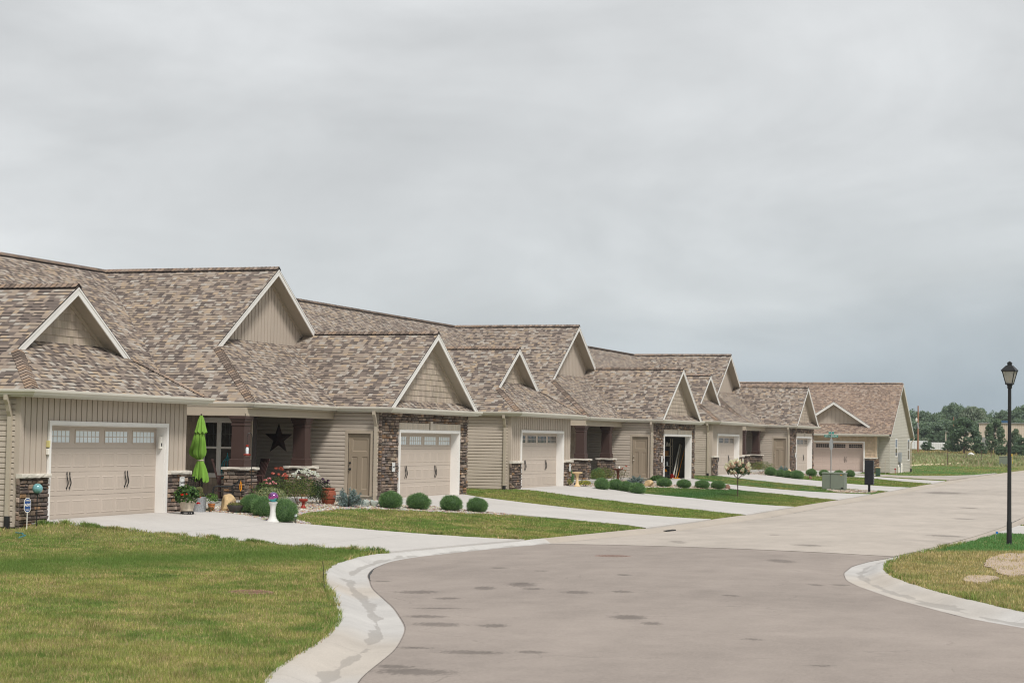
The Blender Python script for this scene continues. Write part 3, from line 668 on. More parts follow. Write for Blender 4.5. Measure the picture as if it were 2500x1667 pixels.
def gutter(mb, p, q, n, z, m0=0, m1=0):
    """K-style trough from p to q (plan), n outward; m0/m1 = mitre (+1 outside corner, -1 inside, 0 square end)"""
    L = math.hypot(q[0] - p[0], q[1] - p[1]); d = ((q[0] - p[0]) / L, (q[1] - p[1]) / L)
    def mk(g): return lambda t: ((p[0] + d[0] * (-g[0] * m0) if t == 0 else q[0] + d[0] * g[0] * m1) + n[0] * g[0], (p[1] + d[1] * (-g[0] * m0) if t == 0 else q[1] + d[1] * g[0] * m1) + n[1] * g[0], z + g[1])
    mb.prism([mk(g) for g in GP], 0, 1)
    F = [(-.001, -.02), (-.001, -.165), (-.022, -.165), (-.022, -.02)]; mb.prism([mk(g) for g in F], 0, 1)
def gable_trim(mb_f, mb_s, mb_z, sc_, y0, y1, peak, sl, hL, hR, depth=.19, zf=.05):
    """rake boards (at plan y0), soffit back to the wall y1 and frieze on the wall"""
    for sg, h in ((-1, hL), (1, hR)):
        P = lambda s, z, y: (sc_ + sg * s, y, z)
        pk = peak - .034; e = pk - sl * h
        a = [(0, pk), (h, e), (h, e - depth * .62), (h - depth * .55, e - depth * .62) if h > .5 else (h, e - depth), (0, pk - depth)]
        a = [(0, pk), (h, e), (h, e - .07), (h - .05, e - depth + .05 * sl), (0, pk - depth)]
        for y in (y0, y0 + .032): mb_f.face([P(s, z, y) for s, z in a])
        for i in range(5): j = (i + 1) % 5; mb_f.face([P(*a[i], y0), P(*a[j], y0), P(*a[j], y0 + .032), P(*a[i], y0 + .032)])
        # drip edge, proud of the board
        dp = [(-.0, pk + .002), (h + .015, e - .012 * sl), (h + .015, e - .055), (0, pk - .048)]
        for y in (y0 - .012, y0 - .002): mb_f.face([P(s, z, y) for s, z in dp])
        mb_f.face([P(dp[3][0], dp[3][1], y0 - .012), P(dp[2][0], dp[2][1], y0 - .012), P(dp[2][0], dp[2][1], y0), P(dp[3][0], dp[3][1], y0)])
        so = depth - .035; n = 9
        for k in range(n):                              # vented soffit panels across the rake
            ya_, yb_ = y0 + .032 + (y1 - y0 - .032) * k / n, y0 + .032 + (y1 - y0 - .032) * (k + 1) / n
        m = max(4, int(h / .12))
        for k in range(m):
            s0, s1 = h * k / m, h * (k + 1) / m; z0, z1 = pk - so - sl * s0, pk - so - sl * s1
            mb_s.face([P(s0 + .008, z0 + .006, y0 + .032), P(s1, z1, y0 + .032), P(s1, z1, y1), P(s0 + .008, z0 + .006, y1)]); mb_s.face([P(s0, z0, y0 + .032), P(s0 + .008, z0 + .006, y0 + .032), P(s0 + .008, z0 + .006, y1), P(s0, z0, y1)])
        fz = [(0, pk - so), (h, e - so), (h, e - so - .1), (0, pk - so - .12)]
        mb_z.face([P(s, z, y1 - .028) for s, z in fz]); mb_z.face([P(0, pk - so - .12, y1 - .028), P(h, e - so - .1, y1 - .028), P(h, e - so - .1, y1), P(0, pk - so - .12, y1)])
def text_mesh(name, txt, size, mat, ext=.004, bold=0):
    cu = bpy.data.curves.new(name, 'FONT'); cu.body = txt; cu.size = size; cu.extrude = ext; cu.align_x = 'CENTER'; cu.align_y = 'CENTER'; cu.offset = bold
    o = bpy.data.objects.new(name, cu); COL.objects.link(o); dg = bpy.context.evaluated_depsgraph_get()
    me = bpy.data.meshes.new_from_object(o.evaluated_get(dg)); bpy.data.objects.remove(o); me.materials.clear(); me.materials.append(mat); return me
MC = {}
def cached(key, fn):
    if key not in MC: MC[key] = fn()
    return MC[key]
def handle_mesh():
    mb = MB(); z = lambda t: .31 * (t - .5)
    P = [(.022 * math.sin(t * 2 * math.pi) + .01 * t, -.03 * math.sin(math.pi * t) - .012, z(t)) for t in np.linspace(0, 1, 13)]
    mb.tube(P, [.010 + .004 * math.sin(math.pi * t) for t in np.linspace(0, 1, 13)], 6)
    for zz, k in ((P[-1], 1), (P[0], -1)):
        x = zz[0]; mb.face([(x - .024, -.012, zz[2]), (x, -.016, zz[2] + k * .055), (x + .024, -.012, zz[2])]); mb.face([(x - .024, -.012, zz[2]), (x + .024, -.012, zz[2]), (x, -.012, zz[2] - k * .02)])
        mb.face([(x - .024, -.002, zz[2]), (x, -.002, zz[2] + k * .055), (x, -.016, zz[2] + k * .055), (x - .024, -.012, zz[2])]); mb.face([(x + .024, -.002, zz[2]), (x, -.002, zz[2] + k * .055), (x, -.016, zz[2] + k * .055), (x + .024, -.012, zz[2])])
    return mb.mesh('handle', [M['iron']])
def door_mesh(w, mat, h=2.13):
    """sectional door in (s,d,z): face at d=0; returns panel mesh and window places"""
    mb = MB(lambda s, d, z: (s, -d, z)); hs = h / 4
    for k in range(4):
        z0, z1 = k * hs, (k + 1) * hs - .006
        mb.box(0, w, -.04, 0, z0, z1)
        if k == 3: continue
        pw = w / 8
        for i in range(8):
            a, b, c, d = i * pw + .045, (i + 1) * pw - .045, z0 + .10, z1 - .10
            o = [(a, c), (b, c), (b, d), (a, d)]; q = [(a + .022, c + .022), (b - .022, c + .022), (b - .022, d - .022), (a + .022, d - .022)]; rr = [(a + .04, c + .04), (b - .04, c + .04), (b - .04, d - .04), (a + .04, d - .04)]
            for j in range(4):
                e = (j + 1) % 4; mb.face([(o[j][0], .001, o[j][1]), (o[e][0], .001, o[e][1]), (q[e][0], .009, q[e][1]), (q[j][0], .009, q[j][1])]); mb.face([(q[j][0], .009, q[j][1]), (q[e][0], .009, q[e][1]), (rr[e][0], .004, rr[e][1]), (rr[j][0], .004, rr[j][1])])
            n = 7; g = (b - a - .08) / n
            for j in range(n):
                x = a + .04 + j * g; mb.face([(x, .004, c + .04), (x + g * .8, .0048, c + .04), (x + g * .8, .0048, d - .04), (x, .004, d - .04)]); mb.face([(x + g * .8, .0048, c + .04), (x + g, .003, c + .04), (x + g, .003, d - .04), (x + g * .8, .0048, d - .04)])
    return mb.mesh('door_panel', [mat])
def win_mesh(w, h, mat, nx=6, nz=2):
    mb = MB(lambda s, d, z: (s, -d, z))
    mb.box(-.03, w + .03, 0, .012, -.03, 0); mb.box(-.03, w + .03, 0, .012, h, h + .03); mb.box(-.03, 0, 0, .012, 0, h); mb.box(w, w + .03, 0, .012, 0, h)
    for i in range(1, nx): mb.box(w * i / nx - .008, w * i / nx + .008, .002, .009, 0, h)
    for i in range(1, nz): mb.box(0, w, .0025, .0085, h * i / nz - .008, h * i / nz + .008)
    return mb.mesh('window_grille', [mat])
def pane_mesh(w, h, mat):
    mb = MB(lambda s, d, z: (s, -d, z)); mb.box(0, w, .0005, .003, 0, h); return mb.mesh('pane', [mat])
def garage_door(parent, loc, rz, w, mat, glass, open_=False, hz=.86):
    """parent is the house; door faces local -y; loc = lower left corner of the opening, on the door's face"""
    d = link('garage_door', cached(('gd', w, mat.name), lambda: door_mesh(w, mat)), parent, loc, (0, 0, rz))
    if open_: d.location = (loc[0], loc[1] + .35, 2.42); d.rotation_euler = (R(-90), 0, 0)
    ww, wh = w / 4 - .26, .26
    for i in range(4):
        x = w / 8 + i * w / 4 - ww / 2
        g = link('window_grille', cached(('wg', ww, mat.name), lambda: win_mesh(ww, wh, mat)), d, (x, 0, 1.735)); link('pane', cached(('wp', ww, glass.name), lambda: pane_mesh(ww, wh, glass)), d, (x, 0, 1.735))
    for i in (w * .22, w * .72):
        for k in (0, .115): link('handle', cached('hd', handle_mesh), d, (i + k - .05, 0, hz))
    return d
def elbow_spout(parent, x, y, ztop, zbot, n, boot=False, reach=.22, name='downspout'):
    """rectangular downspout: outlet at the gutter, elbow back to the wall (n = outward), straight drop, kick-out"""
    mb = MB(); w = .046
    def seg(p, q):
        d = Vector(q) - Vector(p); sx = Vector((n[1], -n[0], 0)) * w; ny = Vector((0, 0, 1)) if abs(d.normalized().z) < .3 else Vector((n[0], n[1], 0)); ny = ny * .036
        A_ = [Vector(p) + sx * i + ny * j for i, j in ((-1, -1), (1, -1), (1, 1), (-1, 1))]; B_ = [Vector(q) + sx * i + ny * j for i, j in ((-1, -1), (1, -1), (1, 1), (-1, 1))]
        return A_, B_
    P = [(x + n[0] * reach, y + n[1] * reach, ztop), (x + n[0] * reach, y + n[1] * reach, ztop - .10), (x + n[0] * (reach - .06), y + n[1] * (reach - .06), ztop - .19), (x + n[0] * .11, y + n[1] * .11, ztop - .34), (x + n[0] * .055, y + n[1] * .055, ztop - .46), (x + n[0] * .055, y + n[1] * .055, zbot)]
    rings = []
    sx = Vector((n[1], -n[0], 0)) * w
    for i, p in enumerate(P):
        d = (Vector(P[min(i + 1, len(P) - 1)]) - Vector(P[max(0, i - 1)])).normalized(); ny = sx.normalized().cross(d).normalized() * .036
        rings.append([Vector(p) + sx * a + ny * b for a, b in ((-1, -1), (1, -1), (1, 1), (-1, 1))])
    for a, b in zip(rings, rings[1:]):
        for i in range(4): mb.face([a[i], a[(i + 1) % 4], b[(i + 1) % 4], b[i]])
    mb.face(rings[0]); mb.face(rings[-1])
    o = mb.build(name, M['spout'], parent)
    if boot:
        b = MB(); b.tube([(x + n[0] * .06, y + n[1] * .06, zbot + .03), (x + n[0] * .06, y + n[1] * .06, zbot - .28)], [.062, .068], 10); b.build('drain_boot', M['iron'], o)
    return o
def plaque(parent, x, y, z, txt, n=(0, -1)):
    mb = MB(); mb.box(x - .105, x + .105, y - .02, y, z - .14, z + .14)
    p = mb.build('address_plaque', M['plaque'], parent)
    b = MB()
    for k in (-.112, .104): b.box(x - .08, x + .08, y - .023, y - .0205, z + k, z + k + .008)
    for k in (-.082, .074): b.box(x + k, x + k + .008, y - .023, y - .0205, z - .103, z + .103)
    b.build('border', M['ink'], p)
    if txt: link('numerals', cached(('num', txt), lambda: text_mesh('numerals', txt, .085, M['ink'], .001, .0012)), p, (x, y - .0225, z), (R(90), 0, 0))
    return p
ZE = 2.88
def build_house(k, label, o_):
    H = thing('duplex_house', label, 'house', (PX * k, PY * k, PZ * k), 0, 'matching duplex houses along the street')
    B = lambda mb, name, mt, **kw: mb.build(name, mt, H, **kw)
    C = lambda key, name, fn, **kw: link(name, cached(('house', key), fn), H, **kw)
    sh = [M['shingle'], M['shingle_edge']]
    # ---------------- roofs
    def main_roof():
        mb = MB(); x0, x1 = -2.86, 28.08
        roof_face(mb, [(x0, 3.17, ZE), (x1, 3.17, ZE), (x1, 9.667, 7.245), (x0, 9.667, 7.245)]); roof_face(mb, [(x0, 16.16, ZE), (x1, 16.16, ZE), (x1, 9.667, 7.245), (x0, 9.667, 7.245)]); return mb.mesh('main_roof', sh)
    C('mr', 'main_roof', main_roof)
    def ridge_main():
        mb = MB(); caps(mb, (-2.8, 9.667, 7.245), (28.0, 9.667, 7.245), (0, -.83, -.557), (0, .83, -.557), vent=.024); return mb.mesh('ridge_cap', [M['cap']])
    C('rm', 'ridge_cap', ridge_main)
    sA = .659; sB = .65; sC = .6715
    def roofA():
        mb = MB()
        roof_face(mb, [(-.14, -.42, ZE), (1.30, 1.0, ZE + sA * 1.44), (3.73, 1.0, 5.43), (3.73, 7.0, 5.43), (-.14, 3.3, ZE)]); roof_face(mb, [(7.6, -.42, ZE), (6.16, 1.0, ZE + sA * 1.44), (3.73, 1.0, 5.43), (3.73, 7.0, 5.43), (7.6, 3.3, ZE)])
        roof_face(mb, [(-.14, -.42, ZE), (7.6, -.42, ZE), (5.73, 1.45, ZE + sA * 1.87), (1.73, 1.45, ZE + sA * 1.87)]); return mb.mesh('garage_roof', sh)
    C('ra', 'garage_roof', roofA)
    def roofB():
        mb = MB()
        roof_face(mb, [(17.78, -1.07, ZE), (21.58, -1.07, 5.35), (21.58, 7.2, 5.35), (17.78, 4.5, ZE)]); roof_face(mb, [(25.38, -1.07, ZE), (21.58, -1.07, 5.35), (21.58, 7.2, 5.35), (25.38, 3.4, ZE)])
        roof_face(mb, [(17.80, -1.085, ZE - .002), (25.36, -1.085, ZE - .002), (25.0, -.69, ZE + .262), (18.16, -.69, ZE + .262)]); return mb.mesh('garage_roof', sh)
    C('rb', 'garage_roof', roofB)
    def roofC():
        mb = MB()
        roof_face(mb, [(12.28, .74, ZE), (14.84, 3.3, 4.599), (18.78, 3.3, 7.245), (18.78, 9.667, 7.245), (12.28, 3.5, ZE)]); roof_face(mb, [(18.78, 3.3, 7.245), (21.8, 3.3, 5.217), (21.8, 7.1, 5.217), (18.78, 9.667, 7.245)])
        roof_face(mb, [(12.28, .74, ZE), (17.80, .74, ZE), (20.93, 3.78, ZE + sC * 3.04), (15.32, 3.78, ZE + sC * 3.04)]); return mb.mesh('cross_gable_roof', sh)
    C('rc', 'cross_gable_roof', roofC)
    def ridges(a, b, sl):
        n = math.hypot(1, sl); mb = MB(); caps(mb, a, b, (-1 / n, 0, -sl / n), (1 / n, 0, -sl / n), vent=.026); return mb.mesh('ridge_cap', [M['cap']])
    C('r1', 'ridge_cap', lambda: ridges((3.73, 1.0, 5.43), (3.73, 6.9, 5.43), sA)); C('r2', 'ridge_cap', lambda: ridges((21.58, -1.07, 5.35), (21.58, 6.7, 5.35), sB)); C('r3', 'ridge_cap', lambda: ridges((18.78, 3.3, 7.245), (18.78, 9.6, 7.245), sC))
    def hip(a, b, side, sl):
        n = math.hypot(1, sl); na = (-side * 0 + 0, 0, 0); d = Vector(b) - Vector(a); d.normalize()
        f = Vector((0, -1, -sl)).normalized(); s_ = Vector((-side, 0, -sl)).normalized()
        # down-slope directions made square to the hip line
        f = (f - d * f.dot(d)).normalized(); s_ = (s_ - d * s_.dot(d)).normalized(); mb = MB(); caps(mb, a, b, s_, f, .16, .145, .012); return mb.mesh('hip_cap', [M['cap']])
    C('h1', 'hip_cap', lambda: hip((-.14, -.42, ZE), (1.26, .96, ZE + sA * 1.40), 1, sA)); C('h2', 'hip_cap', lambda: hip((7.6, -.42, ZE), (6.2, .96, ZE + sA * 1.40), -1, sA)); C('h3', 'hip_cap', lambda: hip((12.28, .74, ZE), (14.8, 3.26, ZE + sC * 2.52), 1, sC))
    # ---------------- gables
    for key, sc_, y0, y1, pk, sl, hl, hr in (('A', 3.73, 1.0, 1.40, 5.43, sA, 2.43, 2.43), ('B', 21.58, -1.07, -.70, 5.35, sB, 3.72, 3.72), ('C', 18.78, 3.3, 3.74, 7.245, sC, 3.94, 2.94)):
        def mk(which, key=key, sc_=sc_, y0=y0, y1=y1, pk=pk, sl=sl, hl=hl, hr=hr):
            f, s_, z = MB(), MB(), MB(); gable_trim(f, s_, z, sc_, y0, y1, pk, sl, hl, hr)
            return (f.mesh('rake_board', [M['trim']]), s_.mesh('rake_soffit', [M['soffit']]), z.mesh('frieze_board', [M['tan_trim']]))[which]
        C('gf' + key, 'rake_board', lambda: mk(0)); C('gs' + key, 'rake_soffit', lambda: mk(1)); C('gz' + key, 'frieze_board', lambda: mk(2))
        def wall(key=key, sc_=sc_, y1=y1, pk=pk, sl=sl):
            mb = MB(frame((0, y1, 0), (1, 0), (0, -1))); p = pk - .16
            if key == 'C': board_tri(mb, sc_, p, sl, 4.84); return mb.mesh('gable_wall', [M['board']])
            z0 = ZE + (sA * 1.80 if key == 'A' else .25); h = (p - z0) / sl; shake(mb, sc_ - h, sc_ + h, z0, p - .01, (), .18, p, sc_, sl); return mb.mesh('gable_wall', [M['shake']])
        C('gw' + key, 'gable_wall', wall)
    # ---------------- gutters, soffits
    G = lambda *a, **kw: a
    def gut(lst):
        mb = MB()
        for a in lst: gutter(mb, *a)
        return mb.mesh('gutter', [M['gutter']])
    C('g1', 'gutter', lambda: gut([((-.14, 3.17), (-.14, -.42), (-1, 0), ZE, 0, 1), ((-.14, -.42), (7.6, -.42), (0, -1), ZE, 1, 1), ((7.6, -.42), (7.6, 3.17), (1, 0), ZE, 1, 0)]))
    C('g2', 'gutter', lambda: gut([((12.28, 3.6), (12.28, .74), (-1, 0), ZE, 0, 1), ((12.28, .74), (17.78, .74), (0, -1), ZE, 1, -1), ((17.78, .74), (17.78, -1.07), (-1, 0), ZE, -1, 1), ((17.78, -1.07), (25.38, -1.07), (0, -1), ZE, 1, 1), ((25.38, -1.07), (25.38, 3.17), (1, 0), ZE, 1, 0)]))
    for gi, (ga, gb) in enumerate(((-2.85, -.28), (25.55, 28.07), (7.75, 12.14))): C('g3%d' % gi, 'gutter', lambda: gut([((ga, 3.17), (gb, 3.17), (0, -1), ZE, 0, 0)]))
    for si, (x0, x1, y0, y1) in enumerate(((-.12, .03, -.40, 3.4), (.03, 7.22, -.40, .0), (7.22, 7.58, -.40, 3.17), (17.80, 17.95, -1.05, .72), (17.95, 25.2, -1.05, -.73), (25.2, 25.36, -1.05, 3.17), (-2.85, -.12, 3.19, 3.5), (7.58, 12.3, 3.19, 3.8), (25.36, 28.07, 3.19, 3.5))):
        def soff():
            mb = MB(); mb.box(x0, x1, y0, y1, ZE - .163, ZE - .151); return mb.mesh('eave_soffit', [M['soffit']])
        C('so%d' % si, 'eave_soffit', soff)
    # ---------------- left garage (board and batten over a stone wainscot)
    zw = 2.73
    def wA_side():
        mb = MB(frame((.03, 0, 0), (0, -1), (-1, 0))); lap(mb, -3.5, -.10, -.08, zw); return mb.mesh('side_wall', [M['lap']])
    C('was', 'side_wall', wA_side)
    def corner():
        mb = MB(); mb.box(.005, .03, .0, .11, -.08, zw); mb.box(.005, .13, -.018, 0.0, 1.06, zw); return mb.mesh('corner_board', [M['board']])
    C('cb', 'corner_board', corner)
    def corner2():
        mb = MB(); mb.box(7.12, 7.22, -.018, 0, 1.06, zw); return mb.mesh('corner_board', [M['board']])
    C('cb2', 'corner_board', corner2)
    opA = [(1.09, 6.30, -1, 2.22)]
    def wA_front():
        mb = MB(frame((0, 0, 0), (1, 0), (0, -1))); board(mb, .03, 7.22, 1.06, zw, opA); return mb.mesh('front_wall', [M['board']])
    C('waf', 'front_wall', wA_front)
    def wainA():
        mb = MB(frame((0, -.02, 0), (1, 0), (0, -1))); stones(mb, .0, 1.09, -.35, .97, (), .045, 1)
        mb.T = frame((.0, 0, 0), (0, -1), (-1, 0)); stones(mb, -.02, .07, -.35, .97, (), .02, 3); return mb.mesh('stone_wainscot', [M['stone'], M['mortar']])
    C('sw', 'stone_wainscot', wainA)
    def wainA2():
        mb = MB(frame((0, -.02, 0), (1, 0), (0, -1))); stones(mb, 6.30, 7.24, -.35, .97, (), .045, 2); mb.T = frame((7.24, 0, 0), (0, 1), (1, 0)); stones(mb, -.07, 3.1, -.35, .97, (), .03, 4); return mb.mesh('stone_wainscot', [M['stone'], M['mortar']])
    C('sw2', 'stone_wainscot', wainA2)
    def ledA():
        mb = MB(frame((0, 0, 0), (1, 0), (0, -1))); rough_ledge(mb, -.04, 1.09, -.02, .15, .965, 1.062, 1); return mb.mesh('stone_ledge', [M['ledge']])
    C('le', 'stone_ledge', ledA)
    def ledA2():
        mb = MB(frame((0, 0, 0), (1, 0), (0, -1))); rough_ledge(mb, 6.30, 7.34, -.02, .15, .965, 1.062, 5); return mb.mesh('stone_ledge', [M['ledge']])
    C('le2', 'stone_ledge', ledA2)
    def trims(a, b, y, dep):
        mb = MB(); f = y - .03
        mb.box(a, b, f, y + .02, 2.13, 2.22); mb.box(a, a + .09, f, y + .02, -.03, 2.13); mb.box(b - .09, b, f, y + .02, -.03, 2.13)
        mb.box(b - .11, b - .09, y + .022, y + dep, -.03, 2.128); mb.box(a + .09, a + .11, y + .022, y + dep, -.03, 2.128); mb.box(a + .112, b - .112, y + .022, y + dep, 2.11, 2.128); return mb.mesh('door_trim', [M['trim']])
    C('ta', 'door_trim', lambda: trims(1.09, 6.30, -.02, .26))
    garage_door(H, (1.20, .235, .008), 0, 4.99, M['garage'], o_['glassA'])
    if k == 0:
        mb = MB(); mb.block(6.105, 6.19, .06, .13, 1.60, 1.90, .008); mb.face([(6.12, .058, 1.74), (6.175, .058, 1.74), (6.175, .058, 1.66), (6.12, .058, 1.66)], 1); B(mb, 'keypad', [M['white_plastic'], M['iron']])
        mb = MB(); mb.block(1.03, 1.085, -.085, -.005, 1.63, 1.78, .008); B(mb, 'door_bell', M['yellow_plastic']); mb = MB(); mb.block(1.03, 1.085, -.075, -.005, 1.47, 1.60, .008); B(mb, 'door_sensor', M['white_plastic'])
    plaque(H, 6.86, -.125, .76, o_['num'][0])
    elbow_spout(H, .03, .22, ZE - .125, .12, (-1, 0), True); elbow_spout(H, 7.26, .35, ZE - .125, .1, (1, 0), False, .30)
    def foundA():
        mb = MB(); mb.box(.045, .24, .12, 3.6, -.7, -.07); mb.box(-2.8, .05, 3.47, 3.6, -.7, -.0); return mb.mesh('foundation', [M['found']])
    C('fo', 'foundation', foundA)
    def wA_right():
        mb = MB(frame((7.22, 0, 0), (0, 1), (1, 0))); lap(mb, .0, 3.8, 1.06, zw); return mb.mesh('side_wall', [M['lap']])
    C('war', 'side_wall', wA_right)
    # ---------------- right garage (stone front)
    y = -.767
    opB = [(19.12, 24.35, -1, 2.43), ]
    def stB():
        mb = MB(frame((0, y + .04, 0), (1, 0), (0, -1))); stones(mb, 17.95, 25.2, -.25, zw, opB, .035, 7)
        mb.T = frame((17.95, 0, 0), (0, -1), (-1, 0)); stones(mb, .62, .73, -.25, zw, (), .02, 8); mb.T = frame((25.2, 0, 0), (0, 1), (1, 0)); stones(mb, -.72, -.1, -.25, zw, (), .02, 9); return mb.mesh('stone_surround', [M['stone'], M['mortar']])
    C('sb', 'stone_surround', stB)
    def lint():
        mb = MB(frame((0, y + .04, 0), (1, 0), (0, -1))); r = random.Random(4); s = 19.10; ks = 21.735
        while s < 24.37:
            e = min(24.37, s + r.uniform(.085, .125)); c = r.choice(((1, 1, 1), (.93, .93, .93), (1.04, 1.02, 1.0), (.97, .94, .9)))
            if not (s < ks + .09 and e > ks - .09): mb.block(s, e - .007, 0, .085, 2.225, 2.43, .007, 0, c)
            s = e
        mb.block(ks - .10, ks + .10, 0, .11, 2.222, 2.50, .012); mb.box(19.11, 24.36, .0, .02, 2.222, 2.428, 0, (.45, .43, .4)); return mb.mesh('stone_lintel', [M['lintel']])
    C('li', 'stone_lintel', lint)
    C('tb', 'door_trim', lambda: trims(19.12, 24.35, y - .02, .28))
    garage_door(H, (19.23, y + .25, .008), 0, 5.01, M['garage'], o_['glassB'], o_['open'])
    plaque(H, 18.63, y - .06, 1.06, o_['num'][1])
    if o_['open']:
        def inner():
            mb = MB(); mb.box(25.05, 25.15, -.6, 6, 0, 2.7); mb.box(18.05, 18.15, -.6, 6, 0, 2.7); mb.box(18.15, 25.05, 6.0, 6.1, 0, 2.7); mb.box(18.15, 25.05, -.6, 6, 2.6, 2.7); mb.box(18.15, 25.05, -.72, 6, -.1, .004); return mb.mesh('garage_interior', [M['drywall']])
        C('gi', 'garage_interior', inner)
        for tx in (24.80, 19.30): mb = MB(); mb.box(tx, tx + .04, -.40, -.36, 0, 2.2); B(mb, 'door_track', M['spout'])
    opS = [(-.49, .45, -1, 2.16)]
    def wB_side():
        mb = MB(frame((17.95, 0, 0), (0, -1), (-1, 0))); lap(mb, -4.6, .62, .19, zw, opS); return mb.mesh('side_wall', [M['lap']])
    C('wbs', 'side_wall', wB_side)
    def fB():
        mb = MB(); mb.box(17.965, 18.1, -.61, 4.6, -.5, .19); return mb.mesh('foundation', [M['walk']])
    C('fb', 'foundation', fB)
    def dframe():
        mb = MB(frame((17.95, 0, 0), (0, -1), (-1, 0))); mb.box(-.49, .45, -.02, .03, 2.07, 2.16); mb.box(-.49, -.40, -.02, .03, .17, 2.07); mb.box(.36, .45, -.02, .03, .17, 2.07); mb.box(-.40, .36, -.05, .035, .15, .18); return mb.mesh('door_frame', [M['tan_trim']])
    C('df', 'door_frame', dframe)
    def sdoor():
        mb = MB(frame((17.99, 0, 0), (0, -1), (-1, 0))); a, b, z0, z1 = -.395, .355, .185, 2.065
        P = [(a + .13, b - .13, 1.52, 1.90), (a + .11, a + .30, .36, 1.36), (b - .30, b - .11, .36, 1.36)]
        for r in rects(a, b, z0, z1, P): mb.face([(r[0], 0, r[2]), (r[1], 0, r[2]), (r[1], 0, r[3]), (r[0], 0, r[3])])
        for p, q, e, f in P:
            o = [(p, e), (q, e), (q, f), (p, f)]; i_ = [(p + .022, e + .022), (q - .022, e + .022), (q - .022, f - .022), (p + .022, f - .022)]
            for j in range(4): n_ = (j + 1) % 4; mb.face([(*[o[j][0]], 0, o[j][1]), (o[n_][0], 0, o[n_][1]), (i_[n_][0], -.014, i_[n_][1]), (i_[j][0], -.014, i_[j][1])])
            mb.face([(s, -.014, z) for s, z in i_])
        mb.box(a, b, -.045, -.016, z0, z1); return mb.mesh('service_door', [M['door']])
    sd = C('sd', 'service_door', sdoor)
    def knob(z, r):
        mb = MB(); mb.T = lambda x, y_, z_: (17.985 - z_, .335 + x, z + y_); mb.lathe([(r * 1.1, 0), (r * 1.1, .008), (r * .5, .012), (r * .5, .03), (r * .95, .038), (r, .052), (r * .6, .066)], 12); return mb.mesh('door_knob', [M['iron'] if k == 0 else M['spout']], True)
    link('door_knob', knob(.98, .033), sd); link('deadbolt', knob(1.17, .028), sd)
    elbow_spout(H, 17.95, -.545, ZE - .125, .0, (-1, 0), False, .24)
    def wB_right():
        mb = MB(frame((25.2, 0, 0), (0, 1), (1, 0))); lap(mb, -.1, 3.5, 0, zw); return mb.mesh('side_wall', [M['lap']])
    C('wbr', 'side_wall', wB_right)
    # ---------------- porch
    def wallW():
        mb = MB(frame((13.9, 0, 0), (0, -1), (-1, 0))); shake(mb, -3.82, -1.68, .17, zw, [(-3.21, -2.10, .73, 2.45)]); mb.box(-1.68, -1.58, -.02, .03, .17, zw, 0, (1.1, 1.1, 1.1)); return mb.mesh('porch_wall', [M['shake']])
    C('ww', 'porch_wall', wallW)
    def fwall():
        mb = MB(frame((0, 3.8, 0), (1, 0), (0, -1))); shake(mb, 7.22, 13.9, 0, zw); mb.T = frame((0, 3.5, 0), (1, 0), (0, -1)); 
        return mb.mesh('porch_wall', [M['shake']])
    C('fw', 'porch_wall', fwall)
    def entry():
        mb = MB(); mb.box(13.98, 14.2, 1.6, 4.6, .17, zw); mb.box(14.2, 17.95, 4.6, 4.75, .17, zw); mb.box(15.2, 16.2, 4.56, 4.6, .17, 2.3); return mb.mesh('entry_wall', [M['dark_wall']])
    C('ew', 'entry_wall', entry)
    def mwall():
        mb = MB(frame((0, 3.5, 0), (1, 0), (0, -1))); lap(mb, -2.8, .03, 0, zw); lap(mb, 25.2, 28.05, 0, zw)
        for x, n in ((-2.8, -1), (28.05, 1)):
            mb.T = frame((x, 0, 0), (0, -n), (n, 0)); lap(mb, min(-n * 3.5, -n * 16), max(-n * 3.5, -n * 16), 0, zw); lap_tri(mb, -n * 9.667, 7.1, .672, zw)
        mb.T = frame((0, 16, 0), (-1, 0), (0, 1)); lap(mb, -28.05, 2.8, 0, zw); return mb.mesh('main_wall', [M['lap']])
    C('mw', 'main_wall', mwall)
    def window():
        mb = MB(frame((13.9, 0, 0), (0, -1), (-1, 0))); a, b, z0, z1 = -3.21, -2.10, .73, 2.45
        mb.box(a, b, -.02, .035, z1 - .10, z1); mb.box(a, b, -.02, .045, z0, z0 + .08); mb.box(a, a + .07, -.02, .035, z0 + .08, z1 - .10); mb.box(b - .07, b, -.02, .035, z0 + .08, z1 - .10); mb.box(-2.695, -2.615, -.02, .034, z0 + .08, z1 - .10)
        for p, q in ((a + .07, -2.695), (-2.615, b - .07)):
            mb.box(p, q, -.02, .022, 1.56, 1.62)
            for s in (p, q - .03): mb.box(s, s + .03, -.02, .016, z0 + .08, z1 - .1)
            mb.box(p + .03, q - .03, -.02, .014, z1 - .14, z1 - .1); mb.box(p + .03, q - .03, -.02, .014, z0 + .08, z0 + .12)
        return mb.mesh('window', [M['trim']])
    wn = C('wi', 'window', window)
    def panes():
        mb = MB(frame((13.9, 0, 0), (0, -1), (-1, 0)))
        for p, q in ((-3.14, -2.695), (-2.615, -2.17)):
            mb.box(p, q, -.018, -.01, .81, 1.56, 0); mb.box(p, q, -.018, -.01, 1.62, 2.35, 0)
            for i in (1, 2): mb.box(p + (q - p) * i / 3 - .005, p + (q - p) * i / 3 + .005, -.009, -.005, 1.62, 2.35, 1)
            mb.box(p, q, -.0085, -.0055, 1.98, 1.99, 1)
        return mb.mesh('pane', [M['glass'], M['glass_dim']])
    link('pane', cached('porchpane', panes), wn)
    def slab():
        mb = MB(); mb.block(10.75, 17.95, .45, 4.6, -.3, .17, .012); mb.box(7.24, 10.75, .9, 3.8, -.3, .10); return mb.mesh('porch_floor', [M['walk']])
    C('pf', 'porch_floor', slab)
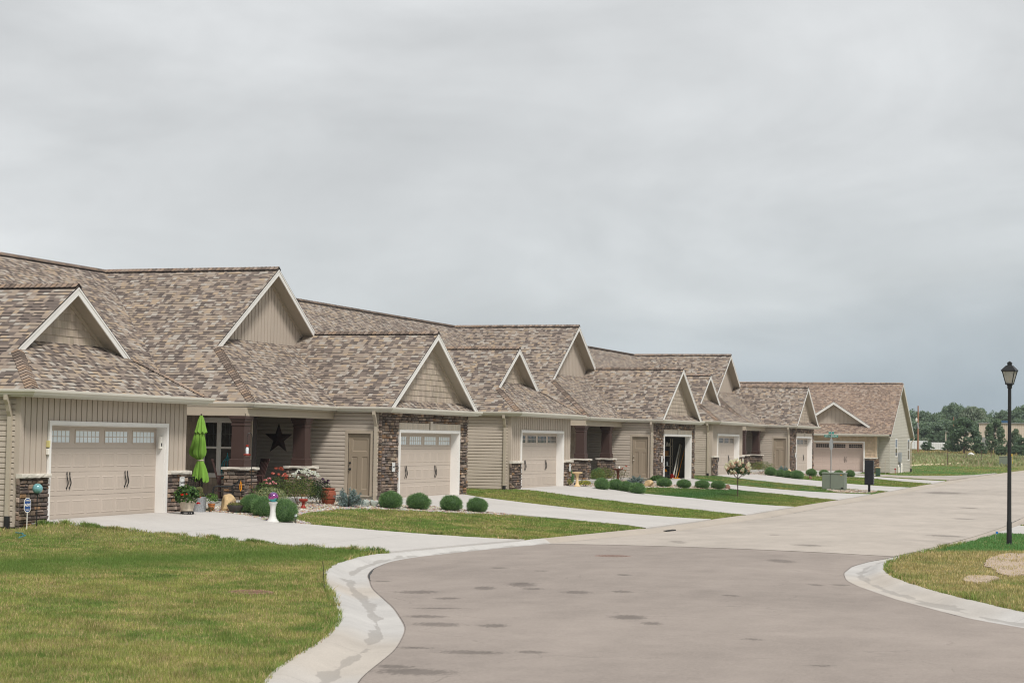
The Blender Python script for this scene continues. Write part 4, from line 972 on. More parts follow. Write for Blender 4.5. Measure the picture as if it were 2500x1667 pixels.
    def mat_():
        mb = MB(); mb.box(12.55, 17.9, 1.32, 4.55, .1705, .182); return mb.mesh('shade_mat', [M['dark_floor']])
    C('pm', 'shade_mat', mat_)  # unseen mat, added so the recess floor throws back less light
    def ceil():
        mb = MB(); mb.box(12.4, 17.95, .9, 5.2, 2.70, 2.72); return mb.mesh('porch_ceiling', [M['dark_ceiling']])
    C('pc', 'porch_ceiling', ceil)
    def beam():
        mb = MB(); mb.box(12.08, 17.9, .88, 1.30, 2.50, 2.735); mb.box(12.08, 12.50, 1.30, 3.8, 2.50, 2.735); mb.box(12.06, 17.9, .86, .88, 2.50, 2.56); mb.box(12.06, 12.08, .86, 3.8, 2.50, 2.56)
        mb.box(12.20, 12.30, .72, 3.7, 2.72, 2.735); mb.box(12.30, 17.9, .72, .88, 2.72, 2.735); return mb.mesh('porch_beam', [M['beam']])
    C('pb', 'porch_beam', beam)
    for i, x in enumerate((12.10, 15.97)):
        y0 = .90
        def shaft():
            mb = MB(); c = .21
            lev = [(.235, 1.07), (.235, 1.28), (.215, 1.30), (.20, 1.30), (.19, 2.22), (.21, 2.235), (.21, 2.27), (.195, 2.28), (.195, 2.31), (.225, 2.35), (.225, 2.39), (.25, 2.42), (.25, 2.50)]
            for (a, z0), (b, z1) in zip(lev, lev[1:]):
                P = [(-a, -a, z0), (a, -a, z0), (a, a, z0), (-a, a, z0)]; Q = [(-b, -b, z1), (b, -b, z1), (b, b, z1), (-b, b, z1)]
                for j in range(4): n_ = (j + 1) % 4; mb.face([P[j], P[n_], Q[n_], Q[j]])
            return mb.mesh('porch_column', [M['column']])
        col = link('porch_column', cached('shaft', shaft), H, (x + .21, y0 + .21, 0))
        def pier():
            mb = MB()
            for f in (((0, -.31), (1, 0), (0, -1)), ((0, .31), (-1, 0), (0, 1)), ((-.31, 0), (0, -1), (-1, 0)), ((.31, 0), (0, 1), (1, 0))): mb.T = frame((*f[0], 0), f[1], f[2]); stones(mb, -.325, .325, .17, 1.0, (), .03, 11 + int(f[2][0] * 2 + f[2][1]))
            return mb.mesh('stone_pier', [M['stone'], M['mortar']])
        link('stone_pier', cached('pier', pier), col)
        def cap():
            mb = MB()
            for f in (((0, 0), (1, 0), (0, -1)), ((0, 0), (-1, 0), (0, 1)), ((0, 0), (0, -1), (-1, 0)), ((0, 0), (0, 1), (1, 0))): mb.T = frame((*f[0], 0), f[1], f[2]); rough_ledge(mb, -.40, .40, .2, .405, 1.0, 1.075, 3)
            mb.T = None; mb.box(-.36, .36, -.36, .36, 1.002, 1.071); return mb.mesh('cap_stone', [M['ledge']])
        link('cap_stone', cached('capst', cap), col)
    return H
HS = []
HS.append(build_house(0, 'nearest duplex with pale garage windows and a green umbrella by its porch', dict(glassA=M['frost'], glassB=M['frost'], open=False, num=('56430', '56424'))))
HS.append(build_house(1, 'middle duplex of the row with its stone-framed garage standing open', dict(glassA=M['glass'], glassB=M['glass'], open=True, num=('', ''))))
HS.append(build_house(2, 'farthest duplex of the matching row, beside the side street', dict(glassA=M['glass'], glassB=M['glass'], open=False, num=('', ''))))

# ------------------------------------------------------------------ grass
def vnoise(x, y, sc_, seed=0):
    r = np.random.default_rng(seed); T = r.random((64, 64)); X = A(x) / sc_; Y = A(y) / sc_; xi = np.floor(X).astype(int); yi = np.floor(Y).astype(int); fx = X - xi; fy = Y - yi
    fx = fx * fx * (3 - 2 * fx); fy = fy * fy * (3 - 2 * fy); g = lambda a, b: T[a % 64, b % 64]
    return (g(xi, yi) * (1 - fx) + g(xi + 1, yi) * fx) * (1 - fy) + (g(xi, yi + 1) * (1 - fx) + g(xi + 1, yi + 1) * fx) * fy
CAMP = (-34.5, -23.5)
def blades(name, label, poly, n, h, w, pal, zone=None, lean=.5, holes=(), dens=None, zfun=zt):
    """grass blades as one mesh: pal(x,y,t) gives colours"""
    P = A(poly); lo, hi = P.min(0), P.max(0); X = []; Y = []; c = 0
    while c < n:
        x = rng.uniform(lo[0], hi[0], n); y = rng.uniform(lo[1], hi[1], n); ok = inside(poly, x, y)
        for q in holes: ok &= ~inside(q, x, y)
        d = np.hypot(x - CAMP[0], y - CAMP[1]); pr = np.clip((16 / d) ** 1.2, .12, 1) * 1.3
        pr *= .35 + 1.05 * vnoise(x, y, .22, 3)
        if dens is not None: pr = pr * dens(x, y)
        ok &= rng.random(n) < pr; X.append(x[ok]); Y.append(y[ok]); c += ok.sum()
        if len(X) > 40: break
    x = np.concatenate(X)[:n]; y = np.concatenate(Y)[:n]; n = len(x); z = zfun(x, y) - .012
    d = np.hypot(x - CAMP[0], y - CAMP[1]); az = rng.uniform(0, 6.283, n); H = h * rng.uniform(.45, 1.15, n) * (.7 + .6 * vnoise(x, y, 1.3, 5)) * (.55 + .95 * vnoise(x, y, .17, 11)); W = w * np.clip(d / 22, .9, 4) * rng.uniform(.7, 1.3, n)
    la = rng.uniform(0, 6.283, n); ln_ = lean * rng.uniform(.2, 1.2, n) * H
    dx, dy = np.cos(az) * W, np.sin(az) * W; tx, ty = np.cos(la) * ln_, np.sin(la) * ln_
    V = np.empty((n, 5, 3), np.float32)
    V[:, 0] = np.c_[x - dx, y - dy, z]; V[:, 1] = np.c_[x + dx, y + dy, z]; V[:, 2] = np.c_[x + dx * .7 + tx * .35, y + dy * .7 + ty * .35, z + H * .6]; V[:, 3] = np.c_[x - dx * .7 + tx * .35, y - dy * .7 + ty * .35, z + H * .6]; V[:, 4] = np.c_[x + tx, y + ty, z + H]
    b = np.arange(n)[:, None] * 5; F = np.concatenate([np.c_[b, b + 1, b + 2], np.c_[b, b + 2, b + 3], np.c_[b + 3, b + 2, b + 4]])
    c_ = pal(x, y, rng.random(n)); me = npmesh(name, V.reshape(-1, 3), F, M['blade'], col=np.tile(c_, (3, 1)))
    return tag(link(name, me), label, 'grass', kind='stuff')
G1, G2, G3, G4 = A((.170, .262, .066)), A((.320, .335, .105)), A((.45, .37, .17)), A((.56, .42, .24))
def palette(green, yellow, straw, seed, sc_=2.2, bias=0.):
    def f(x, y, t):
        k = vnoise(x, y, sc_, seed) * .6 + vnoise(x, y, sc_ * .3, seed + 1) * .4 + bias; k = np.clip((k - .25) / .5, 0, 1)[:, None]; c = A(green) * (1 - k) + A(yellow) * k
        s_ = (t[:, None] > 1 - (.05 + .30 * k * vnoise(x, y, .5, seed + 7)[:, None] * 1.6)); c = np.where(s_, A(straw)[None], c); return c * rng.uniform(.58, 1.36, (len(x), 1)) * (.78 + .44 * vnoise(x, y, .28, seed + 3))[:, None]
    return f
def green_zone(f, green, yz):      # greener strip (watered) near the house or drive
    def g(x, y, t):
        c = f(x, y, t); k = np.clip(yz(x, y), 0, 1)[:, None]; return c * (1 - k) + A(green) * rng.uniform(.7, 1.2, (len(x), 1)) * k
    return g
kp = lambda a, b, n, e=.04: [(x, float(yk(x)) + e) for x in np.linspace(a, b, n)]
L0 = [(-.05, 1.2), (-.05, .05), (.5, -.15), (1.0, -4)] + kp(1.45, -20.5, 60, .0) + [(-22.5, -15.5), (-22.5, -13.6), (-12, -5.6), (-2.2, 1.6)]
p0 = green_zone(palette(G1, G2 * 1.02, G4, 21, .8, .07), G1 * .95, lambda x, y: 1.1 - np.abs((y + 6.4 + .35 * (x + 2)) / 2.2) * .9 - (x < -9) * .7)
blades('lawn_grass', 'patchy yellow-green lawn in the left foreground', L0, 430000, .046, .0024, p0)
L1 = BEDS[1][8:16] + [(17.6, -5.2), (18.25, -6.5), (17.55, -8.6)] + kp(16.4, 8.0, 14)
blades('lawn_grass', 'green lawn between the two driveways of the nearest house', L1, 72800, .045, .0028, palette(G1 * 1.05, G2 * 1.0, G4, 8, 1.2, .02))
L2 = [(24.75, -.7), (24.4, -1.5), (24.35, -5)] + kp(24.3, 29.35, 8) + [(31.0, -7), (31.2, -3), (31.4, -.4), (30.9, .2), (30.9, 3.3), (25.3, 3.3), (25.3, -.7)]
blades('lawn_grass', 'green lawn between the nearest house and the middle house', L2, 58799, .045, .0028, palette(G1 * 1.1, G2 * .95, G3, 12, 1.6, -.02))
L3 = [(38.25, -3.5), (39.0, -5.2), (38.55, -7)] + kp(38.4, 48.15, 10) + [(49.75, -6.8), (50.15, -4.2), (49.3, -4.45), (47.2, -3.55), (45.2, -2.75), (43.2, -2.3), (41.2, -2.25), (39.2, -3.05)]
DG = A((.10, .21, .07))
blades('lawn_grass', 'darker green lawn with the small flowering tree', L3, 58799, .045, .0028, green_zone(palette(G1, G2 * .9, G3, 14, 1.5, -.1), DG, lambda x, y: 1.15 - np.abs((y + 4.6) / 2.2)))
L4 = [(55.6, -.9), (55.4, -1.3), (54.25, -3.3), (54.65, -6)] + kp(56.2, 61.35, 6) + [(61.95, -4), (62.35, -.7), (61.9, 0), (61.9, 3), (56.3, 3), (56.3, -1)]
blades('lawn_grass', 'green strip of lawn with the utility cabinet and mailbox', L4, 30799, .045, .0028, palette(DG * 1.25, G2 * .9, G3, 15, 1.4, -.1), holes=(BEDS[4],))
L5 = [(69.55, -3.75), (69.25, -5), (68.65, -7)] + kp(68.4, 76.85, 6) + [(80.15, -6.5), (80.6, -4.1), (80, -5.15), (77, -3.65), (74, -2.65), (71, -3.45)]
blades('lawn_grass', 'green lawn before the farthest duplex', L5, 22400, .045, .0028, palette(G1 * 1.1, G2 * .85, G3, 16, 1.5, -.1))
L6 = [(86.4, -1.5), (85.5, -3.5), (84.1, -6.5)] + kp(83.3, 84.7, 3) + [(85.2, -8), (85.5, -5), (85.7, -1.5)]
blades('lawn_grass', 'thin grass strip beside the side street', L6, 4000, .055, .0034, palette(G1 * 1.1, G2 * .9, G3, 17))
L7 = [(91.7, -3.3), (94, -5.9), (98, -8.2), (106, -9.5), (118, -10.1), (135, -10.2), (146, -10), (146, 6), (119, 6), (117, 4), (117, -4.1), (103, -4.1), (103, -2.1)]
blades('lawn_grass', 'green lawn round the far house across the side street', L7, 30000, .07, .004, palette(DG * 1.5, G2 * .95, G3, 18, 4, -.1))
RL = [(x, float(ykr(x)) - .03) for x in np.linspace(-6.9, 20.4, 60)] + [(20.4, -26), (-6.0, -30), (-7.5, -23)]
rp = green_zone(palette(G1 * 1.1, G3 * 1.02, A((.60, .46, .27)), 31, .9, .26), DG * 1.35, lambda x, y: (x - 9.2 + .9 * (y + 19)) / 1.2)
bare = lambda x, y: np.where((np.hypot((x - 5.6) / 3.7, (y + 20.35) / .66) < 1) | (np.hypot((x - .2) / 1.0, (y + 20.15) / .30) < 1), .5, 1)
blades('lawn_grass', 'dry straw-coloured grass on the right corner with a bare gravelly patch', RL, 150000, .06, .0028, rp, dens=bare)
blades('lawn_grass', 'small green patch of lawn beyond the driveway at the right edge', [(26.6, float(ykr(26.6))), (60, -19.1), (60, -25), (27, -25)], 20000, .06, .0036, palette(DG * 1.3, G2 * .9, G3, 33))
field = [(130, 9), (146, -9.6), (250, -16), (250, -60), (130, -60), (130, -19.5), (172, -19.5), (172, -9.9), (146, -9.6)]
field = [(134, 4), (147, -9.0), (173, -9.6), (173, -19.6), (140, -19.6), (140, -40), (330, -70), (330, 60), (136, 30)]
fp = lambda x, y, t: np.where((t > .72)[:, None], A((.40, .33, .21)), A((.32, .35, .18))) * (.75 + .5 * vnoise(x * .3, y, 3, 9))[:, None] * np.where((x > 214)[:, None], A((1.05, .85, .75)), A((1, 1, 1)))
blades('field_grass', 'tall unmown grass of the open field behind the houses', field, 200000, .28, .02, fp, dens=lambda x, y: np.clip((x - 128) / 30, .3, 3) * 2)

def fringe(label, line, n, w=.07, h=.085):      # longer blades that lean over the edge of the concrete
    P = resample(line, .1)[0]; d = np.gradient(P, axis=0); d /= np.linalg.norm(d, axis=1)[:, None]; q = np.c_[-d[:, 1], d[:, 0]] * w
    blades('lawn_grass', label, [tuple(p) for p in P + q] + [tuple(p) for p in (P - q)[::-1]], n, h, .003, palette(G1 * 1.1, G2 * .95, G4, 41, .5), lean=.8, dens=lambda x, y: vnoise(x, y, .22, 19) ** 2 * 3)
fringe('ragged grass fringe of the left lawn along the nearest driveway', [(.5, -.2), (1.0, -4), (1.42, -8.0)], 5000); fringe('ragged grass fringe of the left lawn along the kerb', kp(1.4, -19.5, 50, .02), 9000)
fringe('ragged grass fringe along the right edge of the nearest driveway', [(7.1, -3.6), (7.9, -8.7)], 2500); fringe('ragged grass fringe of the right corner along the kerb', [(x, float(ykr(x)) - .03) for x in np.linspace(-6.5, 14, 40)], 6000)

# ------------------------------------------------------------------ plant kit
def leaves(name, P, Nn, size, asp, col, mat, jitter=.6, parent=None, droop=0., two=True):
    """leaf quads at points P facing Nn"""
    n = len(P); Nn = Nn + rng.normal(0, jitter, (n, 3)); Nn /= np.linalg.norm(Nn, axis=1)[:, None]
    t = rng.normal(0, 1, (n, 3)); t[:, 2] -= droop; t -= Nn * (t * Nn).sum(1)[:, None]; t /= np.linalg.norm(t, axis=1)[:, None]; b = np.cross(Nn, t)
    s = (size * rng.uniform(.65, 1.25, n))[:, None]; L = t * s; Wd = b * s * asp * .5
    V = np.stack([P - L * .5, P + Wd - L * .08, P + L * .5, P - Wd - L * .08], 1).reshape(-1, 3); F = np.arange(n * 4).reshape(n, 4)
    return link(name, npmesh(name, V, F, mat, col=col), parent)
def tint(n, cols, lo=.75, hi=1.25):
    c = A(cols)[rng.integers(len(cols), size=n)]; return c * rng.uniform(lo, hi, (n, 1))
def ball_pts(n, r, flat=1., shell=.55, low=-.6):
    d = rng.normal(0, 1, (n * 3, 3)); d /= np.linalg.norm(d, axis=1)[:, None]; d = d[d[:, 2] > low][:n]; n = len(d)
    k = rng.uniform(shell ** 3, 1, n) ** (1 / 3); return d * k[:, None] * r * A((1, 1, flat)), d
def place(x, y, dz=0.): return (x, y, zt1(x, y) + dz)
# clipped globe shrubs: dense outward needles over a leafy heart
def globe_shrub(sd_=4, amp=.20):
    t = thing('globe_shrub', '', 'shrub'); n = 6500
    P, d = ball_pts(n, 1, 1, .82, -.75); lump = 1 + amp * (vnoise(d[:, 0] * 4 + 9, d[:, 1] * 4 + d[:, 2] * 3 + 9, 1, sd_) - .5)[:, None]
    P = P * lump; up = d * .8 + A((0, 0, .5)) + rng.normal(0, .28, (len(P), 3)); up /= np.linalg.norm(up, axis=1)[:, None]; L = rng.uniform(.09, .24, len(P))[:, None]
    sd = np.cross(up, rng.normal(0, 1, (len(P), 3))); sd /= np.linalg.norm(sd, axis=1)[:, None]; w = .013
    V = np.stack([P - sd * w, P + sd * w, P + up * L + sd * w * .3, P + up * L - sd * w * .3], 1).reshape(-1, 3)
    c = tint(len(P), [(.15, .26, .115), (.21, .34, .145), (.28, .42, .19), (.10, .19, .09)])
    link('foliage', npmesh('foliage', V, np.arange(len(P) * 4).reshape(-1, 4), M['needle'], col=c), t)
    mb = MB(); mb.sphere((0, 0, 0), .86, 20, 12, 0, (.10, .17, .08)); mb.build('inner_foliage', M['needle'], t, True); return t
GSS = [globe_shrub(4, .20), globe_shrub(14, .32), globe_shrub(24, .26)]; used = [0]
def shrub(x, y, w, h, label, group):
    loc = place(x, y, h * .43); s = (w / 2.06, w / 2.06 * rng.uniform(.94, 1.06), h / 1.86); base = GSS[used[0] % 3]
    if used[0] < 3: o = base; o.location = loc; o.scale = s; o['label'] = label; tag(o, group=group)
    else: o = dup(base, loc, rng.uniform(0, 6.28), s, label, group)
    used[0] += 1
    return o
for (x, y, h, w), l in zip(((8.4, -1.30, .47, .62), (7.88, -1.86, .48, .56), (6.95, -2.9, .56, .70)), ('globe shrub farthest from the drive edge, behind the white pedestal bed', 'middle globe shrub, half hidden behind the white pedestal', 'large globe shrub behind the small solar light at the drive edge')):
    shrub(x, y, w, h, l, 'globe shrubs by the nearest porch')
for i, (x, y, h, w) in enumerate(((15.25, -2.2, .48, .68), (16.1, -2.72, .46, .66), (17.02, -3.38, .45, .66), (17.64, -3.97, .42, .62))):
    shrub(x, y, w, h, ('globe shrub beside the grey-green rocks, first of the row by the nearest stone garage', 'second globe shrub of the row, below the left edge of the pale garage door', 'third globe shrub of the row, below the right edge of the pale garage door', 'last and smallest globe shrub of the row, at the end of the nearest lawn')[i], 'globe shrubs in a row along the nearest lawn')
for i, (x, y, h, w) in enumerate(((37.48, -1.87, .45, .58), (38.31, -2.19, .44, .60), (38.15, -2.67, .42, .58), (37.68, -3.28, .43, .64))):
    shrub(x, y, w, h, ('globe shrub nearest the yellow shrub, first of the middle house cluster', 'second globe shrub of the middle house cluster', 'third globe shrub of the middle house cluster, just behind the front one', 'frontmost globe shrub of the middle house cluster, at the drive edge')[i], 'globe shrubs by the middle porch')
for i, (x, y, h, w) in enumerate(((45.24, -2.39, .40, .64), (46.38, -2.98, .38, .64), (47.83, -3.46, .38, .65), (48.95, -3.92, .38, .66))):
    shrub(x, y, w, h, ('globe shrub below the house number by the open garage', 'globe shrub in front of the open garage doorway', 'globe shrub to the right of the open garage', 'globe shrub beside the red-brown stone')[i], 'globe shrubs in a row before the open garage')
for i, (x, y, h, w) in enumerate(((70.3, -1.95, .48, .66), (69.93, -2.59, .40, .55), (69.47, -3.09, .42, .55), (69.27, -3.66, .48, .72))):
    shrub(x, y, w, h, ('globe shrub nearest the feathery shrub of the farthest duplex', 'second globe shrub of the farthest duplex cluster', 'third globe shrub of the farthest duplex cluster', 'broad front globe shrub of the farthest duplex cluster')[i], 'globe shrubs by the farthest porch')
for i, (x, y, h, w) in enumerate(((76.14, -3.19, .42, .62), (77.73, -3.66, .38, .60), (79.1, -4.3, .38, .62), (80.16, -4.83, .42, .58))):
    shrub(x, y, w, h, ('globe shrub before the farthest stone garage', 'globe shrub just left of the sign post', 'globe shrub just right of the sign post, behind the utility cabinet', 'globe shrub to the right of the utility cabinet')[i], 'globe shrubs along the farthest lawn')
shrub(39.9, .35, .5, .62, 'tall globe shrub right of the stone pier on the middle porch', 'globe shrubs by the middle porch'); shrub(44.6, .45, .62, .6, 'globe shrub behind the feathery shrub of the middle house', 'globe shrubs by the middle porch')

def bushy(name, label, cat, x, y, r, h, cols, n=900, size=.05, asp=.5, mat='leaf', shell=.35, dz=0, jitter=.8, up=0.3, low=-.5, flowers=None, group=None, stems=6):
    t = thing(name, label, cat, place(x, y, dz), 0, group); P, d = ball_pts(n, 1, 1, shell, low); P = P * A((r, r, h / 2)) * (1 + .22 * (vnoise(d[:, 0] * 2.5 + 7, d[:, 1] * 2.5 + d[:, 2] * 2 + 7, 1, int(x * 10) % 50) - .5))[:, None] + A((0, 0, h / 2))
    P[:, 2] = np.maximum(P[:, 2], .01); leaves('foliage', P, d + A((0, 0, up)), size, asp, tint(len(P), cols), M[mat], jitter, t)
    mb = MB()
    for i in range(stems):
        a = rng.uniform(0, 6.28); mb.tube([(0, 0, -.03), (math.cos(a) * r * .3, math.sin(a) * r * .3, h * .4), (math.cos(a) * r * .6, math.sin(a) * r * .6, h * .75)], [.008, .005, .002], 5)
    mb.build('stem', M['bark'], t)
    if flowers:
        for fl in flowers: blossom(t, *fl)
    return t
def blossom(t, pts, size, cols, n=14, name='flower'):
    """each flower head a small cluster of petals"""
    me = []
    for v in range(2):
        P, d = ball_pts(n, size * .55, .6, .3, -.2); q = leaves('tmp', P, d, size * .62, .8, tint(len(P), cols, .85, 1.15), M['petal'], .35); me.append(q.data); bpy.data.objects.remove(q)
    for i, p in enumerate(pts): link(name, me[i % 2], t, tuple(p), (0, 0, rng.uniform(0, 6)), rng.uniform(.8, 1.2))
def on_dome(n, r, h, z0, lo=.1):
    out = []
    for i in range(n):
        a = rng.uniform(0, 6.28); k = math.sqrt(rng.uniform(0, 1)); out.append((math.cos(a) * r * k, math.sin(a) * r * k, z0 + h * math.sqrt(max(0, 1 - k * k)) + rng.uniform(-.03, .03)))
    return out
def rock(name, label, cat, x, y, sx, sy, sz, mat, seed, rz=0, dz=0, lean=0., group=None):
    import bmesh
    bm = bmesh.new(); bmesh.ops.create_icosphere(bm, subdivisions=4, radius=1); r = np.random.default_rng(seed); dirs = r.normal(0, 1, (13, 3)); dirs /= np.linalg.norm(dirs, axis=1)[:, None]; off = r.uniform(.48, .88, 13)
    from mathutils import noise as NZ
    for v in bm.verts:
        c = v.co.copy()
        for dn, o in zip(dirs, off):
            k = c.dot(Vector(dn)); 
            if k > o: c -= Vector(dn) * (k - o) * .9
        c *= 1 + .07 * NZ.noise(c * 2.3 + Vector((seed, 0, 0))) + .03 * NZ.noise(c * 7)
        v.co = Vector((c.x * sx + c.z * lean * sx, c.y * sy, max(c.z, -.55) * sz))
    me = bpy.data.meshes.new(name); bm.to_mesh(me); bm.free(); me.materials.append(mat); me.polygons.foreach_set('use_smooth', [True] * len(me.polygons)); me.set_sharp_from_angle(angle=R(38))
    return tag(link(name, me, None, place(x, y, sz * .45 + dz), (0, 0, rz)), label, cat, group)
M['tan_rock'] = paint('tan_rock', lin(196, 168, 126), .9, .2, 5, 40, .8); M['dark_rock'] = paint('dark_rock', (.03, .029, .028), .7, .4, 30, 80, .8); M['grey_rock'] = paint('grey_green_rock', lin(160, 166, 158), .85, .3, 6, 40, .8); M['red_rock'] = paint('red_brown_rock', lin(126, 92, 78), .9, .25, 8, 50, .8)
M['terra'] = paint('terracotta', lin(142, 76, 54), .7, .12, 6); M['terra_light'] = paint('terracotta_light', lin(190, 122, 74), .8, .12, 6); M['cream_pot'] = paint('cream_planter', lin(190, 178, 160), .75, .12, 8, 60, .3); M['galv'] = paint('galvanised_tin', (.42, .44, .46), .38, .3, 30, 90, .2, metal=.6)
M['white_stone'] = paint('white_cast_stone', lin(214, 212, 208), .7, .06, 20, 60, .3); M['sand_stone'] = paint('sand_cast_stone', lin(220, 192, 150), .8, .1, 10, 60, .4); M['brown_glaze'] = paint('brown_glaze', lin(92, 54, 40), .35, .25, 12); M['red_glaze'] = paint('red_glaze', lin(150, 52, 40), .3, .1, 8); M['wicker'] = paint('black_wicker', (.018, .017, .016), .55, .3, 60); M['darkwood'] = paint('dark_brown_wood', lin(72, 50, 46), .55, .15, 4); M['teal'] = paint('teal_metal', lin(24, 118, 126), .4, .1, 6); M['bowl'] = paint('charcoal_pot', lin(78, 74, 72), .6, .15, 10)
m_ = Nodes('lime_canvas'); M['lime'] = m_.finish(m_.ramp(m_.noise(m_.obj(), 2.5, 3), ((.3, lin(116, 160, 60, .9)), (.7, lin(134, 176, 76, .9)))), .75, .2)

# ------------------------------------------------------------------ nearest porch
def umbrella(x, y):
    t = thing('patio_umbrella', 'closed lime green patio umbrella standing at the nearest porch', 'umbrella', place(x, y)); H = 2.44
    mb = MB(); mb.tube([(0, 0, 0), (0, 0, H + .03)], .019, 8); mb.lathe([(.02, H - .01), (.022, H + .005), (.010, H + .02)], 10); mb.build('pole', M['darkwood'], t)
    b = MB(); b.lathe([(.24, 0), (.24, .03), (.10, .06), (.04, .09), (.035, .28)], 20); b.build('base', M['iron'], t, 40)
    c = MB(); n = 72; prof = [(.76, .250), (.84, .245), (.95, .215), (1.06, .18), (1.17, .14), (1.24, .112), (1.28, .10), (1.32, .115), (1.36, .18), (1.42, .235), (1.50, .245), (1.60, .225), (1.75, .188), (1.88, .158), (2.0, .13), (2.08, .115)]
    off = [rng.uniform(-.05, .05) for _ in range(8)]; ph = rng.uniform(0, 6)
    def ring(z, r):
        out = []
        for k in range(n):
            a = 2 * math.pi * k / n; f = 1 + .24 * math.cos(8 * a + ph + z * .8) * min(1, abs(z - 1.28) * 4 + .2) + .10 * math.cos(19 * a + z * 2); hem = off[int(k * 8 / n)] * max(0, (1.2 - z)) * 1.6
            if z < 1.2: f *= 1.0 + .12 * math.cos(3 * a + 1)
            else: f *= 1 + .18 * math.cos(a - 2.6) * max(0, 1.9 - z)
            f *= .72 * (1 + (.22 * math.cos(a - 1.9) if z > 1.28 else .16 * math.cos(a + 1.4))); out.append((math.cos(a) * r * f, math.sin(a) * r * f, z + hem + (.05 * math.cos(8 * a + ph) if z < .8 else 0)))
        return out
    Rg = [ring(*p) for p in prof]
    for a, b2 in zip(Rg, Rg[1:]):
        for k in range(n): c.face([a[k], a[(k + 1) % n], b2[(k + 1) % n], b2[k]])
    c.build('canopy', M['lime'], t, 60)
    v = MB(); prof = [(1.98, .145), (2.02, .138), (2.10, .118), (2.14, .108), (2.30, .075), (2.43, .028)]; Rg = []
    for z, r in prof: Rg.append([(math.cos(2 * math.pi * k / n) * r * (1 + .2 * math.cos(8 * 2 * math.pi * k / n)), math.sin(2 * math.pi * k / n) * r * (1 + .2 * math.cos(8 * 2 * math.pi * k / n)), z + (.03 * math.cos(16 * math.pi * k / n * 1.0) if z < 2 else 0)) for k in range(n)])
    for a, b2 in zip(Rg, Rg[1:]):
        for k in range(n): v.face([a[k], a[(k + 1) % n], b2[(k + 1) % n], b2[k]])
    v.build('top_vent', M['lime'], t, 60)
    s = MB(); s.lathe([(.085, 1.255), (.095, 1.262), (.095, 1.285), (.085, 1.292)], 24); s.build('tie_strap', M['cream_pot'], t)
umbrella(8.40, .22)
def planter(name, label, x, y, prof, mat, fol, flowers=None, dolly=False, rf=None, cat='planter', extra=None):
    t = thing(name, label, cat, place(x, y)); z0 = .07 if dolly else 0
    mb = MB(); mb.lathe([(r, z + z0) for r, z in prof], 28, rf=rf); mb.build('pot', mat, t, 40)
    if dolly:
        b = MB(); b.lathe([(.15, .05), (.17, .055), (.17, .068), (.15, .07)], 20); dl = b.build('dolly', M['iron'], t)
        for a in (.3, 1.6, 2.9, 4.2, 5.5):
            w = MB(); w.T = lambda u, v, z, a=a: (math.cos(a) * .15 + u * math.cos(a) - z * math.sin(a), math.sin(a) * .15 + u * math.sin(a) + z * math.cos(a), .027 + v); w.lathe([(.02, -.012), (.027, -.008), (.027, .008), (.02, .012)], 12); w.build('wheel', M['iron'], dl)
    if fol:
        P, d = ball_pts(fol['n'], 1, 1, fol.get('shell', .4), fol.get('low', -.35)); P = P * A((fol['r'], fol['r'], fol['h'])) + A((fol.get('ox', 0), fol.get('oy', 0), fol['z'] + z0)); leaves('foliage', P, d + A((0, 0, .4)), fol['s'], fol.get('asp', .8), tint(len(P), fol['c']), M['leaf'], .7, t, fol.get('droop', 0))
    for fl in flowers or (): blossom(t, *fl)
    return t
GREEN = [(.05, .105, .03), (.075, .15, .04), (.11, .19, .05), (.035, .075, .025)]
planter('flower_planter', 'ribbed cream planter of red geraniums on a black wheeled stand', 6.05, -.75, [(.13, 0), (.15, .02), (.145, .05), (.22, .30), (.235, .33), (.24, .36), (.20, .36), (.19, .30)], M['cream_pot'], dict(n=900, r=.32, h=.24, z=.40, s=.08, c=GREEN, shell=.2, low=-.75, ox=-.04), [([(.18, -.22, .42), (-.30, -.15, .50), (-.36, -.05, .48), (.26, -.16, .26)], .075, [(.55, .015, .012), (.70, .03, .02)])], True, lambda t, z: 1 + .018 * math.cos(24 * t))
planter('flower_planter', 'galvanised tin bucket planted with cacti and succulents', 7.25, -.42, [(.165, 0), (.168, .01), (.168, .37), (.172, .375), (.172, .39), (.155, .39), (.15, .33)], M['galv'], dict(n=380, r=.14, h=.09, z=.42, s=.055, c=[(.11, .14, .05), (.16, .17, .07), (.2, .16, .09)], asp=.4), None, False, lambda t, z: 1 + .012 * math.cos(20 * t + 60 * z))
mb = MB(); mb.sphere((0, 0, .09), .085, 20, 12, 0, (.17, .17, .09)); 
t_ = thing('cactus', 'round golden cactus standing in the galvanised bucket', 'cactus', place(7.26, -.40, .42)); mb2 = MB(); mb2.lathe([(.05, 0), (.075, .04), (.09, .11), (.085, .17), (.05, .21), (.01, .215)], 26, (0, 0, 0), 0, (.14, .15, .06), rf=lambda t, z: 1 + .09 * math.cos(13 * t)); mb2.build('body', M['needle'], t_, 30)
P_, d_ = ball_pts(500, .1, 1.1, .95, -.8); leaves('spines', P_ + A((0, 0, .11)), d_, .035, .12, tint(500, [(.34, .30, .16)]), M['needle'], 1.2, t_)
planter('flower_planter', 'small terracotta pot with a bright green ferny plant', 7.92, -.40, [(.065, 0), (.085, .16), (.095, .165), (.095, .2), (.08, .2), (.075, .16)], M['terra_light'], dict(n=420, r=.17, h=.17, z=.30, s=.05, c=[(.12, .24, .05), (.16, .30, .07), (.09, .18, .04)], asp=.35, shell=.1))
bushy('low_shrub', 'small dark spreading plant in front of the galvanised bucket', 'plant', 7.36, -.66, .13, .15, [(.06, .075, .035), (.09, .095, .05)], 300, .035, .3)
